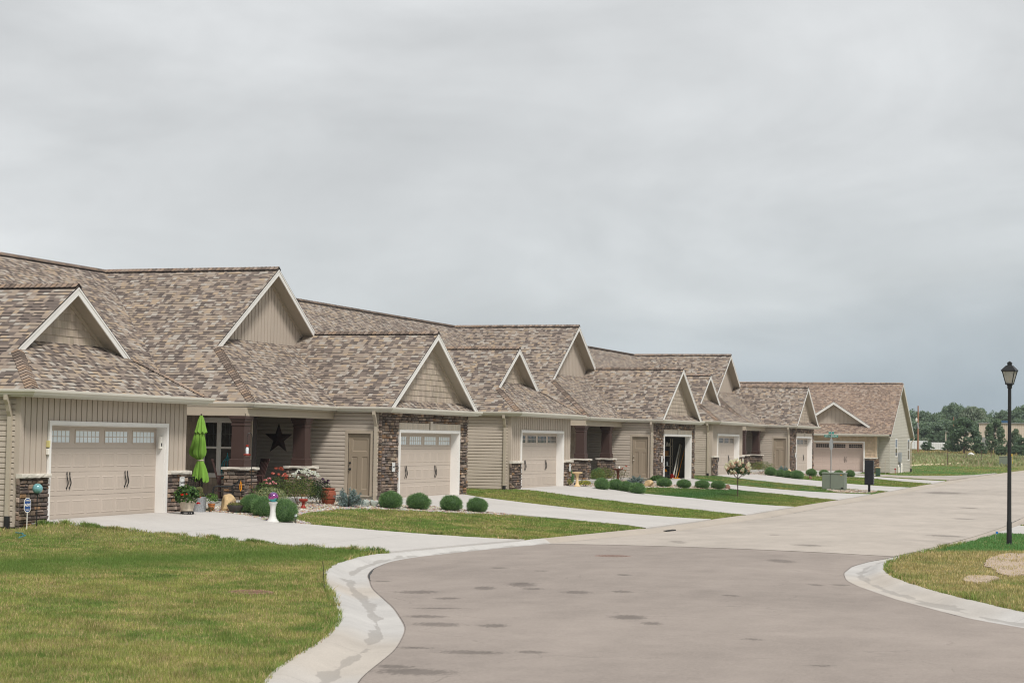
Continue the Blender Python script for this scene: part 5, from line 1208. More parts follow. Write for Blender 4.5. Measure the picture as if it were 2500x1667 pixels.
rock('boulder', 'large tan boulder leaning beside the nearest porch step', 'boulder', 8.55, -.52, .36, .24, .30, M['tan_rock'], 5, .35, -.02, .35)
rock('dark_stone', 'upright black speckled stone behind the charcoal bowl', 'rock', 9.15, -.35, .13, .12, .24, M['dark_rock'], 9, .2)
planter('bowl_planter', 'low charcoal bowl with purple pansies on the gravel', 8.10, -.98, [(.11, 0), (.13, .01), (.185, .10), (.215, .16), (.215, .175), (.19, .172), (.17, .12)], M['bowl'], dict(n=420, r=.19, h=.06, z=.19, s=.04, c=[(.12, .17, .05), (.2, .2, .07), (.26, .22, .09)], asp=.4), [([(-.14, -.05, .27), (-.02, -.1, .26), (-.17, .03, .24), (.06, .02, .26)], .035, [(.05, .02, .09), (.09, .04, .16)], 8)])
def wicker_chair(x, y, rz):
    t = thing('wicker_chair', 'black woven wicker armchair behind the geranium planter', 'chair', place(x, y), rz); mb = MB(); n = 15
    S = lambda u, v: (.30 * math.sin(u * 1.25) * (1.1 - .12 * v), .26 - .30 * math.cos(u * 1.25) - .10 * v, .40 + .44 * v * (1 - .35 * abs(u) ** 2.2))
    for i in range(n + 1):
        u = -1.25 + 2.5 * i / n; mb.tube([S(u, v) for v in np.linspace(0, 1, 7)], .009, 4)
    for j in range(9): mb.tube([S(u, j / 8) for u in np.linspace(-1.25, 1.25, 20)], .010 if j < 8 else .022, 5)
    mb.build('backrest', M['wicker'], t); s = MB(); s.block(-.27, .27, -.30, .22, .36, .43, .02); s.build('seat', M['wicker'], t)
    for a, b in ((-.24, -.26), (.24, -.26), (-.22, .2), (.22, .2)): l = MB(); l.tube([(a, b, 0), (a, b, .37)], .018, 6); l.build('leg', M['wicker'], t)
wicker_chair(8.35, .38, R(-40))
def metal_chair(x, y, rz):
    t = thing('sling_chair', 'low black metal sling chair in front of the stone pier', 'chair', (x, y, .17), rz)
    for s in (-.27, .27):
        a = MB(); a.tube([(s, -.35, 0), (s, -.37, .30), (s, -.33, .38), (s, -.25, .40), (s, -.05, .39), (s, .12, .40), (s, .24, .46), (s, .34, .57), (s, .38, .60)], .017, 7); a.tube([(s, -.35, .02), (s, .22, .02), (s, .14, .40)], .015, 6); a.build('arm_frame', M['iron'], t)
    b = MB(); b.face([(-.25, -.28, .28), (.25, -.28, .28), (.25, .16, .22), (-.25, .16, .22)]); b.face([(-.25, .16, .22), (.25, .16, .22), (.25, .36, .60), (-.25, .36, .60)]); b.build('sling_seat', M['wicker'], t)
    for a, b2 in ((-.28, .28), (.16, .22), (.37, .60)): c = MB(); c.tube([(-.27, a, b2), (.27, a, b2)], .014, 6); c.build('cross_bar', M['iron'], t)
metal_chair(11.05, .85, R(205))
def glider(x, y, rz, label):
    t = thing('porch_chair', label, 'chair', (x, y, .17), rz)
    s = MB()
    for k in range(5): s.box(-.28, .28, -.26 + k * .105, -.17 + k * .105, .40, .42)
    s.build('seat', M['darkwood'], t); b = MB()
    for k in range(6): b.T = lambda q, w_, z: (q, .26 + w_ + (z - .4) * .28, z); b.box(-.27 + k * .095, -.215 + k * .095, 0, .02, .42, 1.05)
    b.box(-.29, .29, -.005, .025, 1.05, 1.12); b.build('backrest', M['darkwood'], t)
    for q in (-.32, .29):
        a = MB(); a.box(q, q + .04, -.32, .32, .62, .65); a.box(q, q + .04, -.30, -.25, .05, .62); a.box(q, q + .04, .22, .27, .05, .62); a.tube([(q + .02, -.42, .06), (q + .02, -.2, .02), (q + .02, .1, .015), (q + .02, .45, .07)], .022, 6); a.build('arm', M['darkwood'], t)
    return t
glider(12.6, 1.62, R(25), 'dark brown wooden rocking chair before the porch window'); glider(14.35, 1.85, R(-128), 'dark brown slatted porch chair right of the front pier')
def lantern(x, y, z):
    t = thing('wire_birdcage', 'teal wire birdcage lantern seen against the porch window', 'lantern', (x, y, z)); b = MB()
    for k in range(12):
        a = 2 * math.pi * k / 12; b.tube([(math.cos(a) * r, math.sin(a) * r, q) for r, q in ((.15, .06), (.17, .2), (.17, .36), (.13, .48), (.07, .55), (.02, .60))], .006, 4)
    for r, q in ((.15, .06), (.175, .28), (.09, .53)): b.tube([(math.cos(a) * r, math.sin(a) * r, q) for a in np.linspace(0, 6.283, 20)], .007, 4)
    b.build('wire_cage', M['teal'], t); p = MB(); p.lathe([(.17, 0), (.18, .01), (.18, .05), (.15, .06)], 20); p.lathe([(.02, .59), (.03, .62), (.015, .66), (.012, .73), (.002, .74)], 10); p.build('base_and_finial', M['teal'], t)
    return t
lantern(13.30, 2.05, .72)
b_ = MB(); b_.tube([(0, 0, 0), (0, 0, .53)], .03, 8); b_.lathe([(.18, 0), (.18, .02), (.04, .04)], 16); b_.lathe([(.03, .51), (.2, .53), (.2, .55)], 16); tag(b_.build('plant_stand', M['darkwood'], None, True, loc=(13.30, 2.05, .17)), 'dark round stand under the teal birdcage', 'stand')
def shepherd_hook(x, y):
    t = thing('garden_hook', 'tall black shepherd hook in the bed by the stone pier', 'garden hook', place(x, y)); b = MB(); b.tube([(0, 0, -.1), (0, 0, 1.86), (-.01, .01, 1.95), (-.05, .04, 2.0), (-.10, .08, 1.97), (-.105, .085, 1.9)], .010, 6); b.build('rod', M['iron'], t)
shepherd_hook(11.42, .30)
t_ = thing('bird_feeder', 'red and clear hummingbird feeder hanging from the garden hook', 'bird feeder', (11.31, .39, zt1(11.3, .4) + 1.36)); b = MB(); b.tube([(0, 0, .30), (0, 0, .56)], .004, 4); b.build('hanger', M['iron'], t_); b = MB(); b.lathe([(.04, .06), (.045, .2), (.03, .25)], 14); b.build('bottle', M['frost'], t_, True)
b = MB(); b.lathe([(.03, .0), (.10, .02), (.11, .045), (.05, .065)], 16); b.build('feeding_tray', M['red_glaze'], t_, True); b = MB(); b.lathe([(.03, .24), (.045, .26), (.04, .30), (.01, .31)], 12); b.build('cap', M['red_glaze'], t_, True)
M['orange'] = paint('orange_glass', lin(232, 150, 40), .3, .1, 8)
b = MB(); b.tube([(.0, 0, 0), (.045, 0, .06), (.05, 0, .18), (.0, 0, .27)], [.008, .014, .014, .006], 6); b.tube([(0, 0, 0), (-.045, 0, .06), (-.05, 0, .18), (0, 0, .27)], [.008, .014, .014, .006], 6); b.tube([(0, 0, .26), (0, 0, .33)], .006, 5); tag(b.build('hanging_ornament', M['orange'], None, True, loc=(11.25, .53, .44)), 'orange spindle ornament hanging against the stone pier', 'ornament')
# star on the dim porch wall
b = MB(); c0 = (17.87, 2.75, 1.86); pts = []
for i in range(10): a = math.pi / 2 + i * math.pi / 5; r = .50 if i % 2 == 0 else .195; pts.append((17.925, 2.75 - math.cos(a) * r, 1.86 + math.sin(a) * r))
for i in range(10): b.face([c0, pts[i], pts[(i + 1) % 10]])
M['rust'] = paint('dark_rust_metal', lin(74, 54, 48), .6, .2, 10); tag(b.build('wall_star', M['rust']), 'large dark five-pointed metal star on the nearest porch wall', 'star')
# flower bed of the nearest house
Yg = [(.10, .14, .03), (.16, .19, .045), (.22, .22, .07), (.075, .115, .03)]
bushy('rose_bush', 'green rose bush with coral red blooms beside the stone pier', 'rose bush', 12.35, .05, .55, .82, [(.055, .085, .025), (.085, .12, .035), (.12, .15, .04)], 1300, .05, .6, flowers=[([(-.42, -.15, .88), (-.15, -.1, 1.02), (.1, -.12, 1.02), (.22, -.1, .98), (.1, -.25, .86), (-.3, -.25, .86), (-.1, -.3, .82), (.3, -.2, .8), (.38, -.15, .72)], .10, [(.52, .13, .10), (.58, .20, .15), (.42, .09, .06)])])
bushy('rose_bush', 'low bush with pink blooms at the foot of the hook', 'rose bush', 11.55, -.05, .40, .62, [(.05, .09, .025), (.08, .13, .035)], 800, .05, .6, flowers=[([(-.28, -.15, .72), (-.16, -.2, .76), (-.12, -.22, .62), (.05, -.22, .66), (-.3, -.2, .64), (.12, -.25, .62)], .085, [(.80, .30, .36), (.86, .46, .48)])])
bushy('feathery_shrub', 'loose yellow-green feathery shrub in the nearest bed', 'shrub', 13.0, -.35, .55, .82, Yg, 2200, .045, .25, 'leaf', .15, 0, .8)
bushy('petunia_basket', 'mound of white petunias before the second stone pier', 'flowers', 14.15, .0, .50, .80, [(.03, .06, .02), (.05, .085, .03)], 700, .06, .6, flowers=[(on_dome(46, .46, .30, .66), .085, [(.80, .80, .80), (.86, .86, .84)], 9)])
bushy('purple_plant', 'dark purple-leaved plant under the white petunias', 'plant', 14.7, -.25, .33, .70, [(.05, .03, .05), (.035, .06, .03), (.06, .09, .04)], 800, .06, .5, flowers=[([(-.1, -.15, .60), (.05, -.2, .64), (.12, -.1, .58), (.0, -.05, .68)], .10, [(.07, .03, .075), (.05, .02, .05)])])
bushy('dark_shrub', 'dark green shrub above the little red birdbath', 'shrub', 13.9, -.55, .34, .52, [(.03, .05, .022), (.05, .08, .03), (.07, .10, .04)], 900, .05, .5)
bushy('variegated_shrub', 'domed pale variegated shrub behind the globe shrubs', 'shrub', 10.7, -.66, .46, .56, [(.16, .20, .10), (.36, .40, .22), (.10, .15, .07), (.42, .42, .22)], 2400, .035, .6, 'leaf', .7)
def birdbath(name, label, x, y, h, rb, mat, style=0, dz=0):
    t = thing(name, label, 'birdbath', place(x, y, dz)); b = MB(); b.lathe([(rb * .62, 0), (rb * .6, .03), (rb * .36, .07), (rb * .27, .16), (rb * .24, h * .55), (rb * .30, h - .10), (rb * .38, h - .06)], 20); b.build('pedestal', mat, t, 40)
    b = MB(); b.lathe([(rb * .36, h - .06), (rb * .86, h - .035), (rb, h - .005), (rb, h + .02), (rb * .93, h + .025), (rb * .7, h - .012), (.01, h - .02)], 22, rf=(lambda q, z: 1 + .03 * math.cos(7 * q)) if style else None); b.build('basin', mat, t, 40); return t
birdbath('birdbath', 'tiny glossy red birdbath on the gravel', 11.7, -1.15, .22, .125, M['red_glaze'])
birdbath('birdbath', 'sand-coloured birdbath before the middle porch', 37.25, -.9, .55, .215, M['sand_stone'], 1)
birdbath('birdbath', 'brown glazed birdbath with a white bird at the middle house', 43.6, -.75, .60, .22, M['brown_glaze'])
def little_bird(x, y, z, label):
    b = MB(); b.sphere((0, 0, .05), .06, 12, 8, 0, (1, 1, 1), (1.5, .8, .8)); b.sphere((.075, 0, .10), .036, 10, 8); b.face([(.105, -.01, .1), (.105, .01, .1), (.14, 0, .095)]); b.face([(-.07, -.03, .06), (-.07, .03, .06), (-.17, .02, .08), (-.17, -.02, .08)])
    tag(b.build('bird_figurine', M['white_stone'], None, True, loc=(x, y, z)), label, 'figurine')
little_bird(43.5, -.82, zt1(43.6, -.75) + .60, 'white bird figurine perched on the brown birdbath')
def jar(x, y):
    t = thing('clay_jar', 'tall rust-red terracotta jar against the house wall', 'jar', place(x, y)); b = MB(); b.lathe([(.15, 0), (.155, .015), (.19, .08), (.215, .20), (.215, .28), (.195, .36), (.165, .405), (.19, .42), (.195, .45), (.17, .455), (.155, .42), (.14, .36)], 28); b.build('body', M['terra'], t, 40)
    r_ = MB(); r_.lathe([(.213, .16), (.222, .165), (.222, .178), (.213, .183)], 28); r_.lathe([(.203, .335), (.208, .34), (.205, .35), (.199, .353)], 28); r_.build('raised_band', M['terra'], t)
jar(14.15, -.75)
def blue_spruce(label, x, y, r, h):
    t = thing('blue_spruce', label, 'shrub', place(x, y)); P = []; D = []
    for i in range(46):
        a = rng.uniform(0, 6.28); el = rng.uniform(.05, 1.25); L = rng.uniform(.75, 1.05); tip = A((math.cos(a) * math.cos(el) * r, math.sin(a) * math.cos(el) * r, math.sin(el) * h * .95 + .05)) * L
        for k in np.linspace(.35, 1, 9):
            m = 16; p = tip * k; d = rng.normal(0, 1, (m, 3)); d /= np.linalg.norm(d, axis=1)[:, None]; P.append(p + d * .03); D.append(d + tip / np.linalg.norm(tip) * .6)
    P = np.concatenate(P); D = np.concatenate(D); P[:, 2] = np.maximum(P[:, 2], .01); leaves('foliage', P, np.cross(D, rng.normal(0, 1, D.shape)), .06, .22, tint(len(P), [(.20, .27, .29), (.27, .34, .36), (.13, .18, .20), (.34, .40, .42)]), M['needle'], .4, t)
    b = MB(); b.tube([(0, 0, -.02), (0, 0, h * .5)], [.03, .015], 6); b.build('stem', M['bark'], t)
blue_spruce('pale blue dwarf spruce beside the terracotta jar', 14.0, -1.45, .44, .52); blue_spruce('low blue spruce before the middle house side door', 44.6, -1.3, .42, .34); blue_spruce('low blue spruce behind the farthest globe shrubs', 75.6, -1.6, .45, .42)
rock('garden_rock', 'flat grey-green rock beside the dwarf spruce', 'rock', 14.75, -1.62, .24, .16, .14, M['grey_rock'], 21, .2); rock('garden_rock', 'second grey-green rock nearest the stone garage', 'rock', 15.35, -1.62, .20, .14, .13, M['grey_rock'], 22, 1.1); rock('garden_rock', 'dark pointed rock behind the grey-green rocks', 'rock', 15.4, -1.1, .12, .1, .15, M['dark_rock'], 23)
def pedestal(x, y):
    t = thing('garden_pedestal', 'white cast pedestal at the bend of the nearest drive', 'pedestal', place(x, y)); b = MB(); b.lathe([(.155, 0), (.155, .02), (.13, .045), (.10, .09), (.078, .16), (.070, .28), (.072, .36), (.09, .43), (.108, .455), (.112, .48), (.10, .485)], 28); b.build('column', M['white_stone'], t, 40)
pedestal(6.6, -2.8)
g = Nodes('iridescent_glass'); lw = g.n('ShaderNodeSeparateXYZ'); g.L.new(g.obj(), lw.inputs[0]); w_ = g.math('ADD', g.math('MULTIPLY', lw.outputs[2], 3.4), g.math('MULTIPLY', g.noise(g.obj(), 6, 3, dist=1.5), .7))
M['gaze'] = g.finish(g.ramp(w_, ((0.0, (.05, .30, .34)), (.18, (.10, .42, .40)), (.30, (.36, .06, .26)), (.42, (.50, .12, .36)), (.50, (.06, .05, .16)), (.62, (.40, .12, .38)), (.78, (.12, .45, .52)), (1, (.10, .40, .5)))), .12, .6, .75)
M['teal_ball'] = paint('crackle_teal_glass', lin(120, 172, 176), .18, .4, 12, 50, .1, .6, .3)
b = MB(); b.sphere((0, 0, 0), .125, 28, 18); tag(b.build('gazing_ball', M['gaze'], None, True, loc=place(6.6, -2.8, .605)), 'iridescent purple and teal gazing ball on the white pedestal', 'gazing ball')
def stake_ball(x, y, h, r, mat, label):
    t = thing('gazing_ball', label, 'gazing ball', place(x, y)); b = MB(); b.sphere((0, 0, h - r), r, 24, 16); b.build('globe', mat, t, True); b = MB(); b.tube([(0, 0, -.1), (0, 0, h - 2 * r + .01)], .011, 6); b.lathe([(.012, h - 2 * r - .04), (r * .5, h - 2 * r + .005), (r * .62, h - 2 * r + .03)], 12); b.tube([(math.cos(a) * .04 + .05, 0, h - 2 * r - .05 + math.sin(a) * .035) for a in np.linspace(0, 5.5, 10)], .006, 4); b.build('stake', M['iron'], t)
stake_ball(.22, -.36, .92, .112, M['teal_ball'], 'teal crackled gazing ball on a black stake by the garage wainscot')
def solar(x, y):
    t = thing('solar_light', 'small solar ball light at the drive edge', 'garden light', place(x, y)); b = MB(); b.sphere((0, 0, .19), .045, 14, 10); b.build('globe', M['frost'], t, True); b = MB(); b.tube([(0, 0, -.03), (0, 0, .15)], .012, 6); b.lathe([(.012, .135), (.03, .15), (.03, .16)], 10); b.build('stake', M['bowl'], t)
solar(6.98, -3.22)
def yard_sign(x, y):
    t = thing('yard_sign', 'small blue octagonal security sign on a stake by the garage corner', 'sign', place(x, y), R(-16)); b = MB(); b.tube([(0, 0, -.1), (0, 0, .36)], .010, 6); b.build('stake', M['white_plastic'], t)
    M['blue_sign'] = paint('blue_sign', lin(44, 78, 134), .5, .05); b = MB()
    O = lambda w, h, c: [(-w, .34 + .17 + h - c * 1.15), (-w + c, .34 + .17 + h), (w - c, .34 + .17 + h), (w, .34 + .17 + h - c * 1.15), (w, .51 - h + c * 1.15), (w - c, .51 - h), (-w + c, .51 - h), (-w, .51 - h + c * 1.15)]
    o = O(.092, .155, .05); b.face([(x_, -.004, z) for x_, z in o]); b.face([(x_, .004, z) for x_, z in o])
    for i in range(8): j = (i + 1) % 8; b.face([(o[i][0], -.004, o[i][1]), (o[j][0], -.004, o[j][1]), (o[j][0], .004, o[j][1]), (o[i][0], .004, o[i][1])])
    q = O(.080, .141, .044); b.face([(x_, -.0055, z) for x_, z in q], 1)
    b.box(-.072, .072, -.0072, -.006, .592, .596, 0); b.box(-.072, .072, -.0072, -.006, .428, .432, 0); bd = b.build('panel', [M['white_plastic'], M['blue_sign']], t)
    link('lettering', text_mesh('lettering', 'ADT', .078, M['white_plastic'], .001, .003), bd, (0, -.0072, .512), (R(90), 0, R(0))); link('lettering', text_mesh('lettering', 'Security', .030, M['white_plastic'], .001, .001), bd, (0, -.0072, .618), (R(90), 0, 0)); link('lettering', text_mesh('lettering', 'Services', .026, M['white_plastic'], .001, .001), bd, (0, -.0072, .403), (R(90), 0, 0))
yard_sign(-.05, -.30)

# ------------------------------------------------------------------ middle and far gardens
bushy('yellow_shrub', 'low bright yellow-green shrub right of the sand birdbath', 'shrub', 37.95, -1.0, .27, .26, [(.30, .30, .05), (.42, .38, .07), (.10, .14, .03), (.5, .46, .12)], 700, .05, .6, dz=0)
bushy('yellow_shrub', 'small yellow variegated plant against the garage corner of the middle house', 'plant', 37.75, -.35, .16, .30, [(.42, .38, .12), (.5, .46, .2), (.12, .16, .05)], 350, .05, .6)
M['blue_glaze'] = paint('blue_glaze', lin(30, 84, 116), .25, .1, 10)
b = MB(); b.lathe([(.035, 0), (.06, .02), (.07, .06), (.055, .11), (.06, .125), (.05, .125), (.045, .1)], 18); tag(b.build('glazed_pot', M['blue_glaze'], None, True, loc=place(37.95, -.62)), 'little blue glazed pot by the sand birdbath', 'pot')
bushy('feathery_shrub', 'loose yellow-green shrub before the middle porch', 'shrub', 42.0, -.55, .62, .72, Yg, 1900, .06, .25, 'leaf', .15, 0, .8)
bushy('rose_bush', 'thin leggy rose bush with a few red blooms beside the middle house door', 'rose bush', 44.9, -.55, .34, .72, [(.10, .12, .04), (.15, .15, .06)], 260, .05, .5, shell=.1, flowers=[([(-.25, -.1, .62), (.2, -.15, .70), (.33, -.05, .52), (-.3, .05, .45), (.28, -.1, .72)], .08, [(.50, .05, .03), (.60, .10, .05)])], stems=10)
rock('boulder', 'low tan boulder between the dwarf spruce and the open garage', 'boulder', 44.15, -1.95, .36, .26, .20, M['tan_rock'], 31, .3)
rock('garden_rock', 'small red-brown stone at the end of the shrub row', 'rock', 49.93, -4.15, .14, .12, .15, M['red_rock'], 32)
bushy('leafy_plant', 'leafy green plant at the corner of the open garage', 'plant', 47.6, -1.45, .36, .36, [(.05, .10, .03), (.08, .15, .04)], 700, .08, .6)
b = MB(); b.sphere((0, 0, .05), .045, 10, 8); b.lathe([(.05, 0), (.05, .02), (.02, .03)], 10); tag(b.build('red_bird_ornament', M['red_glaze'], None, True, loc=(47.12, .62, 1.17 - .1)), 'small red and white ornament on the middle porch pier', 'ornament')
bushy('feathery_shrub', 'broad yellow-green shrub before the farthest porch', 'shrub', 71.6, -1.15, .75, .74, Yg, 1700, .08, .25, 'leaf', .15, 0, .8)
rock('garden_rock', 'small dark stone by the farthest lawn', 'rock', 70.9, -4.1, .10, .1, .15, M['red_rock'], 35)
rock('garden_rock', 'pale tan rock at the farthest garage corner', 'rock', 78.4, -1.35, .30, .2, .16, M['tan_rock'], 36)
# flowering standard on the dark lawn
def standard_tree(x, y):
    t = thing('flowering_tree', 'small lollipop tree with cream and pink cone blossoms on the dark green lawn', 'tree', place(x, y)); b = MB()
    b.tube([(0, 0, -.1), (.01, 0, .35), (0, .01, .62), (.03, 0, .78)], [.026, .022, .022, .026], 7)
    fk = [(.25, .1, 1.0), (-.2, -.05, 1.0), (.05, -.22, 1.02), (.35, -.2, .88), (-.28, .2, 1.05), (.12, .25, 1.05)]
    for p in fk: b.tube([(.03, 0, .76), (p[0] * .5, p[1] * .5, .86), p], [.016, .011, .006], 5)
    b.build('trunk', M['bark'], t); P, d = ball_pts(1300, 1, 1, .25, -.45); P = P * A((.56, .50, .34)) * (1 + .35 * (vnoise(d[:, 0] * 2 + 5, d[:, 1] * 2 + d[:, 2] + 5, 1, 8) - .5))[:, None] + A((.04, -.02, 1.08)); leaves('foliage', P, d + A((0, 0, .2)), .085, .5, tint(len(P), [(.03, .06, .022), (.05, .09, .03), (.08, .12, .04)]), M['leaf'], .7, t, .5)
    n = 60; me = []
    for v in range(3):
        k = rng.uniform(0, 1, 150); a = rng.uniform(0, 6.28, 150); r = .062 * (1 - k) ** .7 + .008; q = np.c_[np.cos(a) * r, np.sin(a) * r, k * .19 - .03]; c = np.where(k[:, None] > .35 + rng.uniform(-.2, .2, (150, 1)), A((.78, .74, .58)), A((.72, .44, .34))) * rng.uniform(.85, 1.1, (150, 1)); o = leaves('tmp', q, np.c_[np.cos(a), np.sin(a), np.full(150, .5)], .036, .9, c, M['petal'], .4); me.append(o.data); bpy.data.objects.remove(o)
    for i in range(34):
        a = rng.uniform(0, 6.28); el = rng.uniform(.12, 1.35) if i > 4 else rng.uniform(-.25, .1); p = A((math.cos(a) * math.cos(el) * .56 + .04, math.sin(a) * math.cos(el) * .50 - .02, math.sin(el) * .36 + 1.09)); link('flower_head', me[i % 3], t, tuple(p), (-math.sin(a) * (.95 - .5 * el) * .9, math.cos(a) * (.95 - .5 * el) * .9, 0), rng.uniform(.85, 1.3))
standard_tree(44.0, -5.94)
# things inside the open garage (house 2): all against its right wall
GX, GY, GZ = PX, PY, PZ
def inG(x, y, z=0.): return (GX + x, GY + y, GZ + z + .006)
t = thing('storage_shelf', 'grey metal shelving against the wall of the open garage', 'shelf', inG(24.72, .8))
for dx in (-.2, .2):
    for dy in (-.50, .50): b = MB(); b.box(dx - .02, dx + .02, dy - .02, dy + .02, 0, 2.0); b.build('post', M['spout'], t)
for z in (.16, .64, 1.13, 1.62): b = MB(); b.box(-.22, .22, -.52, .52, z, z + .03); b.build('shelf', M['spout'], t)
M['card'] = paint('cardboard', lin(176, 128, 74), .9, .1); M['bluebin'] = paint('blue_plastic', lin(50, 84, 112), .4, .1); M['can_red'] = paint('red_plastic', lin(150, 34, 26), .4, .1)
def crate(name, label, cat, x, y, z, sx, sy, sz, mat, lid=True):
    b = MB(); b.block(-sx / 2, sx / 2, -sy / 2, sy / 2, 0, sz, .012)
    if lid: b.block(-sx / 2 - .012, sx / 2 + .012, -sy / 2 - .012, sy / 2 + .012, sz - .04, sz, .008)
    tag(b.build(name, mat, None, loc=inG(x, y, z)), label, cat)
crate('storage_box', 'white box on the top shelf of the open garage', 'box', 24.68, 1.12, 1.65, .3, .16, .30, M['white_plastic']); crate('storage_box', 'pale box in the middle of the top garage shelf', 'box', 24.66, .74, 1.65, .3, .24, .24, M['cream_pot']); crate('storage_box', 'orange cardboard box on the second garage shelf', 'box', 24.66, .56, 1.16, .3, .2, .25, M['card']); crate('storage_box', 'dark blue bin on the third garage shelf', 'box', 24.66, .82, .67, .3, .3, .24, M['bluebin']); crate('storage_box', 'blue bin on the bottom garage shelf', 'box', 24.66, .62, .19, .3, .34, .28, M['bluebin'])
def can(label, x, y, z, r, h, mat):
    b = MB(); b.lathe([(r, 0), (r, h * .75), (r * .55, h * .85), (r * .4, h * .88), (r * .4, h)], 14); tag(b.build('bottle', mat, None, True, loc=inG(x, y, z)), label, 'bottle')
can('white bottle at the left of the top garage shelf row', 24.58, .50, 1.65, .045, .2, M['white_plastic']); can('white tin at the right end of the top garage shelf', 24.58, .38, 1.65, .045, .16, M['white_plastic']); can('red-capped bottle on the second garage shelf', 24.58, .98, 1.16, .045, .24, M['can_red']); can('second red bottle beside the first on the second garage shelf', 24.58, .86, 1.16, .045, .23, M['can_red']); can('pale bottle on the third garage shelf', 24.58, .48, .67, .05, .22, M['frost'])
t = thing('gas_can', 'red gas can on the open garage floor', 'gas can', inG(24.4, .16)); b = MB(); b.block(-.1, .1, -.09, .09, 0, .27, .03); b.build('body', M['can_red'], t); b = MB(); b.tube([(0, 0, .25), (-.03, 0, .32), (-.1, 0, .36)], .018, 6); b.tube([(-.07, 0, .26), (-.03, 0, .30), (.06, 0, .30), (.08, 0, .26)], .012, 6); b.build('spout_and_grip', M['iron'], t)
t = thing('shop_vacuum', 'grey shop vacuum with an orange top before the garage shelves', 'vacuum', inG(24.25, .55)); b = MB(); b.lathe([(.16, .06), (.18, .1), (.18, .34), (.15, .38)], 18); b.build('drum', M['bowl'], t, 40); b = MB(); b.lathe([(.17, .38), (.17, .44), (.10, .52), (.03, .54)], 18); b.build('motor_top', M['orange'], t, 40)
for a in (.7, 2.3, 3.9, 5.5): b = MB(); b.sphere((math.cos(a) * .16, math.sin(a) * .16, .03), .03, 8, 6); b.build('caster', M['iron'], t)
def pole(name, label, cat, p, q, r, mat, head=None):
    b = MB(); b.tube([inG(*p), inG(*q)], r, 7)
    if head: b.box(GX + p[0] - .06, GX + p[0] + .06, GY + p[1] - .14, GY + p[1] + .14, GZ + p[2] + .0, GZ + p[2] + .1)
    tag(b.build(name, mat), label, cat)
pole('downspout_length', 'white length of pipe leaning in the open garage', 'pipe', (24.3, .12, .0), (24.98, -.06, 1.75), .035, M['white_plastic']); pole('metal_tube', 'grey metal tube leaning beside the white pipe', 'pipe', (24.45, .02, 0), (25.0, -.12, 1.7), .03, M['spout']); pole('broom', 'broom with an orange wooden handle leaning in the open garage', 'broom', (24.5, -.06, 0), (25.0, -.3, 1.5), .016, M['orange'], True)

# ------------------------------------------------------------------ street furniture
def lamp_post(x, y):
    t = thing('street_lamp', 'black street lamp with a square tapered lantern on the right corner', 'street lamp', place(x, y), R(-9)); b = MB(); b.tube([(0, 0, -.2), (0, 0, .02), (0, 0, .55), (0, 0, .58), (0, 0, 4.0)], [.066, .066, .062, .054, .042], 14); b.lathe([(.09, 0), (.09, .02), (.066, .03)], 16); b.build('pole', M['iron'], t, 40)
    z0 = 3.99; b = MB(); b.lathe([(.045, z0 - .1), (.06, z0 - .09), (.06, z0 - .03), (.075, z0 - .02), (.075, z0)], 16); b.build('collar', M['iron'], t, 40)
    lo, hi, h = .080, .152, .31; f = MB()
    def tr(a, z0_, b2, z1_):
        P = [(-a, -a, z0_), (a, -a, z0_), (a, a, z0_), (-a, a, z0_)]; Q = [(-b2, -b2, z1_), (b2, -b2, z1_), (b2, b2, z1_), (-b2, b2, z1_)]; return P, Q
    f.box(-lo - .012, lo + .012, -lo - .012, lo + .012, z0, z0 + .035)
    for sx in (-1, 1):
        for sy in (-1, 1): f.tube([(sx * lo, sy * lo, z0 + .03), (sx * hi, sy * hi, z0 + .03 + h)], .014, 4)
    f.box(-hi - .02, hi + .02, -hi - .02, hi + .02, z0 + h + .02, z0 + h + .045); f.build('lantern_frame', M['iron'], t)
    g = MB(); P, Q = tr(lo * .97, z0 + .036, hi * .95, z0 + h + .019)
    for i in range(4): j = (i + 1) % 4; g.face([P[i], P[j], Q[j], Q[i]])
    g.build('lamp_pane', M['lamp_glass'], t)
    s = MB(); s.tube([(0, 0, z0 + .03), (0, 0, z0 + .1)], .03, 8); s.lathe([(.02, z0 + .1), (.04, z0 + .15), (.035, z0 + .2), (.005, z0 + .22)], 12); s.build('bulb', M['white_plastic'], t, True)
    r_ = MB(); a = hi + .030; k = .075; zr_ = z0 + h + .046
    P, Q = tr(a, zr_, k, zr_ + .125)
    for i in range(4): j = (i + 1) % 4; r_.face([P[i], P[j], Q[j], Q[i]])
    r_.face(P); r_.face(Q); r_.build('lamp_roof', M['iron'], t); c = MB(); c.box(-.050, .050, -.050, .050, zr_ + .125, zr_ + .19)
    P, Q = tr(.060, zr_ + .19, .004, zr_ + .235)
    for i in range(4): j = (i + 1) % 4; c.face([P[i], P[j], Q[j], Q[i]])
    c.face(P); c.build('finial', M['iron'], t)
g = Nodes('lamp_glass'); g.p.inputs['Base Color'].default_value = (.62, .60, .54, 1); g.p.inputs['Roughness'].default_value = .5
tb = g.n('ShaderNodeBsdfTranslucent'); tb.inputs[0].default_value = (.75, .72, .66, 1); tp = g.n('ShaderNodeBsdfTransparent'); tp.inputs[0].default_value = (.9, .88, .84, 1)
m1 = g.n('ShaderNodeMixShader'); m1.inputs[0].default_value = .55; g.L.new(g.p.outputs[0], m1.inputs[1]); g.L.new(tb.outputs[0], m1.inputs[2]); m2 = g.n('ShaderNodeMixShader'); m2.inputs[0].default_value = .30; g.L.new(m1.outputs[0], m2.inputs[1]); g.L.new(tp.outputs[0], m2.inputs[2]); g.L.new(m2.outputs[0], g.out.inputs[0]); M['lamp_glass'] = g.mat
lamp_post(13.93, -19.56)
